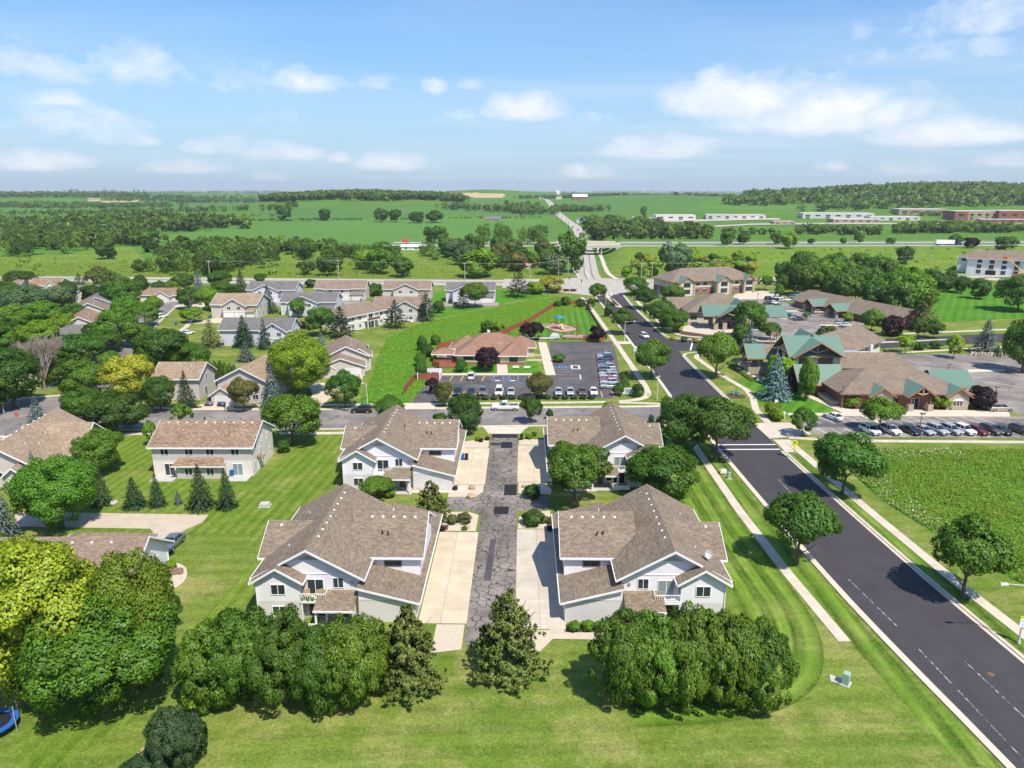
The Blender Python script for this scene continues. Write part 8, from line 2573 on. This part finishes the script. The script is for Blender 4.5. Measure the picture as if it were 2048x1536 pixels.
def play_tower(x, y, l, s=1.0):
 r = thing('climbing_frame', l, 'playground', (x, y, .05), .4)
 red, tan, blue = flat('play_red', (.35, .07, .04), .5, 0), flat('play_tan', (.55, .38, .2), .5, 0), flat('play_blue', (.03, .2, .35), .5, 0)
 for a in (-1, 1):
  for b in (-1, 1):
   MB().tube((a * s, b * s, 0), (a * s, b * s, 3.4 * s), .08, .08, 6).build('post', red, r)
 MB().box(-s, s, -s, s, 1.4 * s, 1.5 * s).build('deck', tan, r)
 MB().loft([[(-1.3 * s, -1.3 * s, 3.3 * s), (1.3 * s, -1.3 * s, 3.3 * s), (1.3 * s, 1.3 * s, 3.3 * s), (-1.3 * s, 1.3 * s, 3.3 * s)], [(-.1, -.1, 4.3 * s), (.1, -.1, 4.3 * s), (.1, .1, 4.3 * s), (-.1, .1, 4.3 * s)]]).build('canopy', blue, r)
 MB().loft([[(s, -.45, 1.5 * s), (s, .45, 1.5 * s), (s, .45, 1.65 * s), (s, -.45, 1.65 * s)], [(3.6 * s, -.45, .2), (3.6 * s, .45, .2), (3.6 * s, .45, .35), (3.6 * s, -.45, .35)]]).build('slide', tan, r)
 MB().loft([[(-.4, -s, 1.5 * s), (.4, -s, 1.5 * s), (.4, -s, 1.65 * s), (-.4, -s, 1.65 * s)], [(-.4, -3.2 * s, .2), (.4, -3.2 * s, .2), (.4, -3.2 * s, .35), (-.4, -3.2 * s, .35)]]).build('slide', tan, r)
 for k in range(5):
  MB().box(-2.6 * s, -1.0 * s, -.04, .04, .3 + k * .3, .36 + k * .3).build('rung', red, r)
 for b in (-.5, .5):
  MB().tube((-2.6 * s, b * s, 0), (-2.6 * s, b * s, 2.2 * s), .06, .06, 6).build('post', red, r)
play_tower(13.0, 248.5, 'climbing frame with slides and a blue canopy on the playground', 1.15)
play_tower(-19.4, 207, 'small climbing frame with a blue canopy in the toddler yard', .62)
r = thing('swing', 'tall red swing post on the oval play surface', 'swing', (18.2, 234.6, .05))
MB().tube((0, 0, 0), (0, 0, 4.4), .18, .15, 8).build('post', flat('play_red', (.35, .07, .04)), r)
MB().tube((-2.0, 0, 4.3), (2.0, 0, 4.3), .07, .07, 6).build('crossbar', flat('play_red', (.35, .07, .04)), r)
for o in (-1.4, 1.4):
 MB().tube((o, 0, 4.3), (o, 0, .7), .03, .03, 4).build('chain', M_iron, r)
 MB().box(o - .3, o + .3, -.15, .15, .6, .68).build('seat', M_black, r)
def bench(x, y, l, rz=0.0):
 r = thing('bench', l, 'bench', (x, y, 0), rz)
 for k in range(3):
  MB().box(-.9, .9, -.2 + k * .15, -.08 + k * .15, .42, .47).build('seat_slat', M_vent, r)
 for k in range(2):
  MB().box(-.9, .9, .24, .28, .55 + k * .18, .68 + k * .18).build('back_slat', M_vent, r)
 for o in (-.75, .75):
  MB().box(o - .04, o + .04, -.2, .28, 0, .42).build('leg', M_steel, r)
bench(-1.6, 188.6, 'pale bench on the day-care lawn, door side')
bench(1.4, 188.4, 'pale bench on the day-care lawn, car park side')
for k, (u, v) in enumerate(((1014, 752), (1009, 0), (991, 745), (1019, 745))):
 if v and k < 1:
  pass
def picnic(x, y, l, c):
 r = thing('garden_chair', l, 'chair', (x, y, .05), .5)
 MB().box(-.35, .35, -.3, .3, .32, .4).build('seat', c, r)
 MB().box(-.35, .35, .25, .33, .4, 1.0).build('backrest', c, r)
 for a in (-.3, .3):
  for b in (-.25, .25):
   MB().box(a - .04, a + .04, b - .04, b + .04, 0, .32).build('leg', c, r)
gch = flat('green_chair', (.08, .25, .16), .6, 0)
for k, (u, v, l) in enumerate(((1466, 790, 'green lawn chair by the walk, road side'), (1474, 788, 'green lawn chair by the walk, pond side'), (1478, 793, 'green lawn chair by the walk, nearest the bush'))):
 p = G(u, v); picnic(p[0], p[1], l, gch)
for k, (u, v, l) in enumerate(((818, 645, 'white lawn chair on the grass above the swale, first'), (824, 645, 'white lawn chair on the grass above the swale, second'))):
 p = G(u, v); picnic(p[0], p[1], l, M_vent)
sheet('seat_ring', [(G(1472, 792)[0] + 2.2 * math.cos(a), G(1472, 792)[1] + 2.4 * math.sin(a)) for a in np.linspace(0, 6.28, 17)[:-1]], .04, M_mulch)
# balcony and porch clutter on the nearest townhouse
for k, (x, l) in enumerate(((-23.5, 'tan folding chair on the cluttered balcony, outer'), (-22.1, 'tan folding chair on the cluttered balcony, inner'))):
 picnic(x, 70.3, l, flat('tan_sling', (.42, .30, .18), .8, .1))
for k in range(5):
 x = -23.9 + k * .55
 o = plant('shrub', ('light', 'maple', 'weed')[k % 3], x, 69.86, 2.75, .5, .5, 'potted plant along the rail of the cluttered balcony', 'plant', 'balcony pots', 'potted_plant')
for o in list(bpy.data.objects):
 if o.name.startswith('garden_chair') and o.parent is None and o.location.y < 72:
  o.location.z = 2.76
# trampoline cut by the picture edge
p = G(-8, 1462)
tr = thing('trampoline', 'round blue-edged trampoline with safety net poles on the lawn', 'trampoline', (p[0], p[1], 0))
ring = lambda r_, z_: [(r_ * math.cos(a), r_ * math.sin(a), z_) for a in np.linspace(0, 6.283, 21)[:-1]]
MB().loft([ring(1.35, .88), ring(1.35, .9)]).build('mat', M_black, tr)
pad = MB()
for z0 in (.93,):
 A, Bq = ring(1.3, z0), ring(1.85, z0)
 for k in range(20):
  j = (k + 1) % 20
  pad.face([A[k], Bq[k], Bq[j], A[j]]); pad.face([(*A[j][:2], z0 - .08), (*Bq[j][:2], z0 - .08), (*Bq[k][:2], z0 - .08), (*A[k][:2], z0 - .08)]); pad.face([Bq[k], (*Bq[k][:2], z0 - .08), (*Bq[j][:2], z0 - .08), Bq[j]])
pad.build('pad', M_blue, tr)
for k in range(6):
 a = k * math.pi / 3
 MB().tube((1.9 * math.cos(a), 1.9 * math.sin(a), 0), (1.9 * math.cos(a), 1.9 * math.sin(a), 2.6), .04, .04, 6).build('net_pole', M_steel, tr)
# fountain
x, y = 63.2, 194.6
fo = thing('fountain', 'white fountain jet in the pond', 'fountain', (x, y, .02))
spray = np.random.default_rng(3)
n = 700
t = spray.uniform(0, 1, n); a = spray.uniform(0, 6.28, n)
C = np.stack([1.3 * t * np.cos(a), 1.3 * t * np.sin(a), 1.5 * (1.7 * t - 1.9 * t * t) + .2], -1)
N = unit(spray.normal(size=(n, 3))); Tt = unit(np.cross(N, spray.normal(size=(n, 3))))
mkobj('water_jet', cards_mesh('water_jet', C, N, Tt, np.full(n, .05), np.full(n, .12), flat('spray_white', (.8, .83, .85), .4, 0)), fo)
rp = MB()
for r0, r1 in ((2.0, 2.25), (3.1, 3.3)):
 A, Bq = [(r0 * math.cos(q), r0 * math.sin(q), .015) for q in np.linspace(0, 6.283, 25)[:-1]], [(r1 * math.cos(q), r1 * math.sin(q), .015) for q in np.linspace(0, 6.283, 25)[:-1]]
 for k in range(24):
  j = (k + 1) % 24
  rp.face([A[k], Bq[k], Bq[j], A[j]])
rp.build('ripple', flat('foam', (.45, .48, .5), .4, .2), fo)
# stones round the pond and the dry wall by the empty lot
for k in range(16):
 a = k / 15
 q = Vector((58.6, 190)).lerp(Vector((60.6, 175.6)), a)
 boulder(q.x - .6 + .3 * math.sin(k * 2.1), q.y, .8 + .3 * (k % 3), 'pale kerb stone along the grassy pond bank', (.50, .45, .37), k, 'stones along the pond bank')
def stone_wall():
 r = thing('stone_wall', 'dry stone retaining wall curving round the empty lot', 'wall', (0, 0, 0))
 pts = resample([tuple(p) for p in smooth_line([(131, 207), (140, 206), (145, 198), (149, 184), (152, 168)], 3)], .9)
 rn = random.Random(2)
 ms = [flat('wall_stone_a', (.42, .36, .28), .9, .2), flat('wall_stone_b', (.34, .28, .22), .9, .2), flat('wall_stone_c', (.50, .44, .35), .9, .2)]
 for lay in range(3):
  for p_ in pts:
   w, h = rn.uniform(.75, 1.0), rn.uniform(.3, .42)
   MB().box(-w / 2, w / 2, -.35, .35, -.02, h, taper=.06).build('stone', rn.choice(ms), r, (p_.x + rn.uniform(-.08, .08) + lay * .1, p_.y + lay * .1, lay * .34), rn.uniform(0, 3))
stone_wall()
# culvert in the swale
def culvert():
 p = G(1133, 583)
 r = thing('culvert', 'brick and concrete culvert head in the grass by the junction', 'culvert', (p[0], p[1], 0))
 MB().box(-4.5, 5, 0, 1.5, 0, 1.4).build('head_wall', M_stone, r)
 MB().box(-1.5, 1.2, -.05, .2, .1, 1.1).build('opening', M_black, r)
 MB().box(1.8, 4.4, -.05, .2, .1, 1.1).build('opening', M_black, r)
 MB().loft([[(-9, -2.5, 0), (-4.5, -.1, 0), (-4.5, 1.4, 0), (-8, 1.4, 0)], [(-9, -2.5, .15), (-4.5, -.1, 1.2), (-4.5, 1.4, 1.2), (-8, 1.4, .3)]]).build('apron', M_walk, r)
culvert()

# ------------------------------------------------------------------ motorway bridges
def bridge(y, label):
 r = thing('motorway_bridge', label, 'bridge', (52, y, 0))
 MB().box(-24, 24, -8, 8, 5.6, 6.72).build('deck', M_concrete, r)
 for o in (-8.0, 7.7):
  MB().box(-24, 24, o, o + .3, 6.72, 7.7).build('parapet', M_walk, r)
 for o in (-1, 1):
  MB().loft([[(o * 17, -8, 0), (o * 25, -8, 0), (o * 25, 8, 0), (o * 17, 8, 0)], [(o * 19, -8, 5.6), (o * 25, -8, 5.6), (o * 25, 8, 5.6), (o * 19, 8, 5.6)]]).build('abutment', M_concrete, r)
 for px in (-8, 8):
  MB().box(px - .4, px + .4, -7, 7, 0, 5.6).build('pier', M_concrete, r)
bridge(561, 'pale concrete motorway bridge over the country road, nearer one')
bridge(592, 'pale concrete motorway bridge over the country road, further one')
for (y0, xa, xb, l) in ((552.5, 80, 700, 'long steel guard rail on the near edge of the motorway'), (577, 80, 700, 'long steel guard rail in the middle of the motorway'), (601, 80, 700, 'long steel guard rail on the far edge of the motorway')):
 r = thing('guard_rail', l, 'guard rail')
 ln = deck(y0, y0, xa, xb)
 for a, b in zip(ln, ln[1:]):
  d = b - a
  MB().box(0, d.length + .1, -.05, .05, zh + .45, zh + .8).build('rail', M_steel, r, (a.x, a.y, 0), math.atan2(d.y, d.x))

# ------------------------------------------------------------------ business park and farms in the distance
def shed_building(u0, u1, v, dep, h, wall, label, roofm=None, bays=0, z=None, rot=None, name='warehouse'):
 a, b = Gt(u0, v), Gt(u1, v)
 w = math.hypot(b[0] - a[0], b[1] - a[1])
 r = rot if rot is not None else math.degrees(math.atan2(b[1] - a[1], b[0] - a[0]))
 B = Bld(name, label, 'building', (a[0] + b[0]) / 2, (a[1] + b[1]) / 2, r, min(a[2], b[2]) - .5)
 B.wall(-w / 2, w / 2, 0, dep, 0, h, wall, 'wall')
 B.box('parapet', -w / 2 - .15, w / 2 + .15, -.15, dep + .15, h, h + .5, roofm or M_trim)
 B.box('flat_roof', -w / 2 + .4, w / 2 - .4, .4, dep - .4, h + .5, h + .56, flat('pale_membrane', (.5, .48, .45), .9, .1))
 for k in range(bays):
  x = -w / 2 + (k + .5) * w / bays
  B.win('S', x, h * .62, w / bays * .45, h * .22, 0, 2, M_frame_d, M_glass)
  if k % 2 == 0:
   B.door('S', x, .1, w / bays * .4, h * .42, 0, M_frame_d, 'bay_door')
 return B
pw = flat('pale_panel', (.62, .59, .56), .8, .05)
bk = flat('tan_brick_far', (.40, .29, .21), .9, .08)
rb = flat('red_brick_far', (.30, .10, .08), .9, .08)
shed_building(1312, 1391, 441, 40, 8.0, pw, 'white workshop building with dark bay doors in front of the far green hill', bays=4)
shed_building(1412, 1531, 438, 40, 6.5, pw, 'long white workshop building beside the first one', flat('beige_roof', (.42, .36, .30), .9), 7)
shed_building(1605, 1748, 437, 45, 8.0, pw, 'long pale warehouse at the foot of the wooded ridge', bays=7)
shed_building(1666, 1760, 446, 30, 5.5, bk, 'low brick and glass shop row before the long warehouse', bays=6)
shed_building(1740, 1840, 441, 30, 5.5, pw, 'pale shop row next to the brick one', bays=6)
shed_building(1797, 1892, 430, 50, 9.0, bk, 'tan flat-roofed warehouse beside the ridge', bays=4)
shed_building(1908, 1935, 441, 40, 13, rb, 'red corner block of the brick hotel', bays=1)
shed_building(1935, 1996, 440, 40, 12.5, bk, 'tan middle block of the brick hotel with small windows', bays=4)
shed_building(1996, 2060, 441, 40, 13.5, rb, 'red end block of the brick hotel', bays=3)
shed_building(1960, 2050, 445, 12, 4.5, rb, 'low red brick front of the hotel', bays=5)
shed_building(1548, 1592, 449, 25, 4.0, bk, 'low brown-roofed building beside the motorway field', flat('mauve_roof', (.26, .19, .17), .9), 3)
shed_building(1390, 1418, 463, 14, 6, flat('blue_panel', (.02, .045, .12), .6, 0), 'dark blue shed among the trees by the motorway', flat('blue_panel', (.02, .045, .12), .6, 0))
def lots(px, m):
 P = [Gt(u, v) for u, v in px]
 mb = MB()
 mb.face([(p[0], p[1], max(q[2] for q in P) + .25) for p in P])
 mb.build('yard', m)['kind'] = 'structure'
M_yard = flat('pale_gravel_yard', (.45, .40, .36), .95, .12, .02)
def draped(name, px, m, n=28):
 A = [Gt(u, v) for u, v, _ in px]; Bp = [Gt(u, v2) for u, _, v2 in px]
 mb = MB()
 for k in range(len(px) - 1):
  for j in range(n):
   def P(i, t):
    x = A[i][0] + (Bp[i][0] - A[i][0]) * t; y = A[i][1] + (Bp[i][1] - A[i][1]) * t
    return (x, y, float(land(x, y)) + .6)
   mb.face([P(k, j / n), P(k + 1, j / n), P(k + 1, (j + 1) / n), P(k, (j + 1) / n)])
 mb.build(name, m)['kind'] = 'structure'
draped('yard', [(1265, 439, 433), (1300, 444, 435), (1390, 444, 440), (1480, 441, 438), (1560, 440, 437)], M_yard)
draped('access_road', [(1430, 455, 452), (1500, 451, 448), (1560, 450, 447), (1680, 449, 446), (1900, 450, 447), (2060, 450, 447)], M_hwy)
# farmstead and houses
def cottage(u, v, w, d, wall, roof, label, eave=3.0, ridge=6.0, axis='x', rot=0.0, name='farmhouse'):
 x, y, z = Gt(u, v)
 B = Bld(name, label, 'house', x, y, rot, z - .4)
 B.wall(-w / 2, w / 2, 0, d, 0, eave, wall, 'wall', axis, ridge - .05)
 B.gable(-w / 2, w / 2, 0, d, eave, ridge, axis, roof, .5)
 for k in range(2):
  B.win('S', -w / 4 + k * w / 2, eave * .6, 1.6, 1.3, 0, 2)
 return B
white_m = flat('white_metal_roof', (.75, .75, .74), .5, .05)
cottage(1160, 399, 34, 20, rb, white_m, 'red barn with a white roof below the horizon', 7, 12, name='barn')
cottage(1118, 398, 14, 10, S_white, R_red, 'white farmhouse among trees by the barn', 5, 8)
x, y, z = Gt(1115, 392)
si = thing('silo', 'white domed silo standing over the farm trees', 'silo', (x, y, z))
MB().tube((0, 0, 0), (0, 0, 13), 6.5, 6.5, 16).build('cylinder', white_m, si)
MB().loft([[(6.5 * c_ * math.cos(a), 6.5 * c_ * math.sin(a), 13 + 5 * s_) for a in np.linspace(0, 6.283, 17)[:-1]] for c_, s_ in ((1, 0), (.85, .5), (.5, .86), (.05, 1))]).build('dome', white_m, si)
cottage(986, 441, 22, 12, flat('brown_wall', (.3, .22, .18), .9), R_grey, 'low house with a pale hipped roof in the upper field', 3.2, 6.5)
cottage(1163, 446, 14, 10, S_lilac, R_grey, 'grey house beside the country road beyond the bridge', 5, 8.5, 'y')
cottage(1043, 538, 11, 9, S_cream, flat('coral_roof', (.55, .17, .11), .8, .06), 'small house with a bright coral roof before the bridge grove', 3.0, 6.0)
cottage(822, 500, 14, 8, S_white, white_m, 'white sheds behind the thicket by the green field', 2.8, 4.0, name='shed')
cottage(810, 497, 4, 4, rb, flat('red_silo_roof', (.3, .05, .05), .7), 'little red shed behind the thicket', 5, 7, name='shed')
cottage(186, 402, 30, 14, S_cream, R_tan, 'large pale farmhouse at the far wood edge', 5, 9)

# ------------------------------------------------------------------ apartment block under construction and its lift
def apartments():
 B = Bld('apartment_block', 'unfinished three-storey apartment block in white house wrap with brown roof', 'building', 262, 424, -38)
 wrap = flat('white_house_wrap', (.72, .72, .73), .7, .06, .6)
 B.wall(-4, 60, 0, 18, 0, 9.2, wrap, 'wall')
 B.wall(-10, 6, 8, 34, 0, 9.2, wrap, 'wall')
 B.wall(-10.1, -9.9, 7.9, 30, 0, 5.4, M_brickred, 'brick_panel')
 B.hip(-4, 60, 0, 18, 9.2, 14.0, R_brown, .8)
 B.hip(-10, 6, 8, 34, 9.2, 13.2, R_brown, .8)
 for fl in range(3):
  for k in range(9):
   if fl == 0 and k == 1:
    B.door('S', 2 + k * 6.0, .2, 5, 2.6, 0, M_black, 'opening')
    continue
   B.win('S', 2 + k * 6.0, 1.9 + fl * 3.0, 2.2, 1.9, 0, 2, M_frame_d, M_glass)
   if k % 2 == 1 and fl:
    B.box('balcony_ledger', .6 + k * 6.0, 3.6 + k * 6.0, -.5, 0, .55 + fl * 3.0, .8 + fl * 3.0, M_timber)
  B.win('W', 14, 1.9 + fl * 3, 1.6, 1.6, -10, 2, M_frame_d)
  B.win('S', -7, 7.6, 2.2, 1.2, 8, 3, M_frame_d) if fl == 2 else None
apartments()
def boom_lift():
 r = thing('boom_lift', 'orange boom lift raised against the unfinished apartment block', 'lift', (271, 400, 0), rad(-30))
 org, yl = flat('lift_orange', (.62, .10, .02), .5, .05), flat('lift_yellow', (.70, .42, .10), .5, .05)
 MB().box(-1.6, 1.6, -1.1, 1.1, .5, 1.6).build('chassis', org, r)
 for a in (-1.1, 1.1):
  for b in (-1.1, 1.1):
   t_ = mkobj('wheel', WT, r, (b, a, .55), math.pi / 2, (1.4, 1.6, 1.6))
 MB().box(-2.2, 1.0, -.9, .9, 1.6, 2.6).build('turret', org, r)
 MB().tube((-1.5, 0, 2.4), (3.0, 0, 3.4), .28, .28, 8).build('lower_boom', org, r)
 MB().tube((3.0, 0, 3.3), (-6.0, 0, 11.5), .25, .18, 8).build('upper_boom', yl, r)
 MB().box(-7.8, -5.8, -.8, .8, 10.9, 12.0).build('basket', org, r)
boom_lift()
sheet('site_ground', [(250, 398), (268, 388), (300, 372), (330, 350), (300, 396), (268, 414)], .04, flat('site_gravel', (.48, .41, .33), .95, .15, .2))

# ------------------------------------------------------------------ meadow weeds, flowers, small roughness in the lawns
LM['meadow'] = leaf_mat('meadow_leaves', (0.105, 0.185, 0.016), (0.21, 0.265, 0.035))
def patchy(p):
 x, y = p[:, 0], p[:, 1]
 x, y = x + 2.2 * np.sin(y * .31 + 1) + .8 * np.sin(y * .9 + x * .7), y + 2.0 * np.sin(x * .27) + .7 * np.sin(x * 1.1 - y * .5)
 return .5 + .22 * np.sin(x * .8) * np.sin(y * .74 + .5) + .16 * np.sin(x * 1.9 + 1) * np.sin(y * 1.7) + .12 * np.sin(x * .33 + y * .21)

def weeds(name, label, poly, n, h, leafs, seed, leaf=.12, clump=True, dens=1.0):
 r = np.random.default_rng(seed)
 P = np.array(poly)
 pts = r.uniform(P.min(0), P.max(0), size=(n * 5, 2))
 ins = np.zeros(len(pts), bool)
 j = len(P) - 1
 for i in range(len(P)):
  c = ((P[i, 1] > pts[:, 1]) != (P[j, 1] > pts[:, 1])) & (pts[:, 0] < (P[j, 0] - P[i, 0]) * (pts[:, 1] - P[i, 1]) / (P[j, 1] - P[i, 1] + 1e-9) + P[i, 0])
  ins ^= c
  j = i
 pts = pts[ins]
 f = patchy(pts * dens)
 pts = pts[r.random(len(pts)) < np.clip(f + .15, .1, 1)][:n]
 f = patchy(pts * dens)
 m = len(pts)
 z = r.uniform(0, 1, m) ** .6 * h * (.35 + .65 * np.clip(f, 0, 1))
 C = np.stack([pts[:, 0], pts[:, 1], z + .03 + land(pts[:, 0], pts[:, 1])], -1)
 N = unit(np.stack([r.normal(scale=.6, size=m), r.normal(scale=.6, size=m) - .25, np.full(m, .8)], -1))
 T_ = unit(np.cross(N, r.normal(size=(m, 3))))
 s = leaf * r.uniform(.6, 1.5, m)
 S = unit(N * .5 + np.array([0, -.1, 1.0]) + r.normal(scale=.25, size=(m, 3)))
 o = mkobj(name, cards_mesh(name, C, N, T_, s * .6, s, LM[leafs], None, S))
 return tag(o, label, 'plants', None, 'stuff')
MD = [(55.8, 104), (56.4, 125.5), (58, 127.5), (72, 126.8), (108, 126.6), (112, 100), (90, 80), (66, 74), (60.5, 80), (58.2, 90)]
sheet('weed_bed', MD, .016, M_swale)
weeds('weeds', 'tall bright green weeds of the meadow beside the main road', MD, 90000, .65, 'weed', 1, .13)
weeds('weeds', 'yellowish tufts among the weeds of the roadside meadow', MD, 22000, .75, 'meadow', 11, .13, dens=.6)
weeds('wildflowers', 'white flowering weeds along the edge of the bright meadow', [(55.2, 104), (56, 118), (57, 124), (62, 127), (80, 126), (80, 123), (62, 121), (60, 108), (60.8, 92), (60.4, 84), (58.2, 86), (57, 94)], 1700, 1.0, 'flower', 2, .09)
weeds('long_grass', 'lush long grass of the swale behind the day-care', SW, 60000, .3, 'weed', 3, .16)
weeds('reeds', 'grassy reeds on the road bank of the pond', [(57.6, 176), (59.6, 177), (59.4, 190), (58.0, 197), (56.8, 196), (57.2, 186)], 5000, .8, 'weed', 4, .12)
mk = [(-330, 402), (-60, 402), (20, 404), (20, 470), (-60, 480), (-340, 480)]
weeds('meadow_growth', 'yellowing rough growth of the meadow beyond the county road', mk, 30000, 1.1, 'meadow', 5, .34, dens=.16)
mk2 = [(62, 408), (140, 412), (250, 432), (420, 465), (520, 545), (80, 548), (66, 480)]
weeds('bank_growth', 'rough grass and weeds of the motorway bank', mk2, 26000, .8, 'light', 6, .3, dens=.16)

# ------------------------------------------------------------------ air
def haze():
 m = bpy.data.materials.new('haze_air')
 m.use_nodes = True
 nt = m.node_tree
 nt.nodes.remove(nt.nodes['Principled BSDF'])
 v = nt.nodes.new('ShaderNodeVolumePrincipled')
 v.inputs['Color'].default_value = (.88, .93, 1.0, 1)
 v.inputs['Density'].default_value = HAZE
 v.inputs['Anisotropy'].default_value = .2
 nt.links.new(v.outputs[0], nt.nodes['Material Output'].inputs['Volume'])
 o = MB().box(-13000, 13000, -13000, 13000, -2.0, 190).build('haze', m)
 tag(o, 'thin blue summer haze over the distant farmland', 'haze', None, 'stuff')
HAZE = 0.00008
haze()
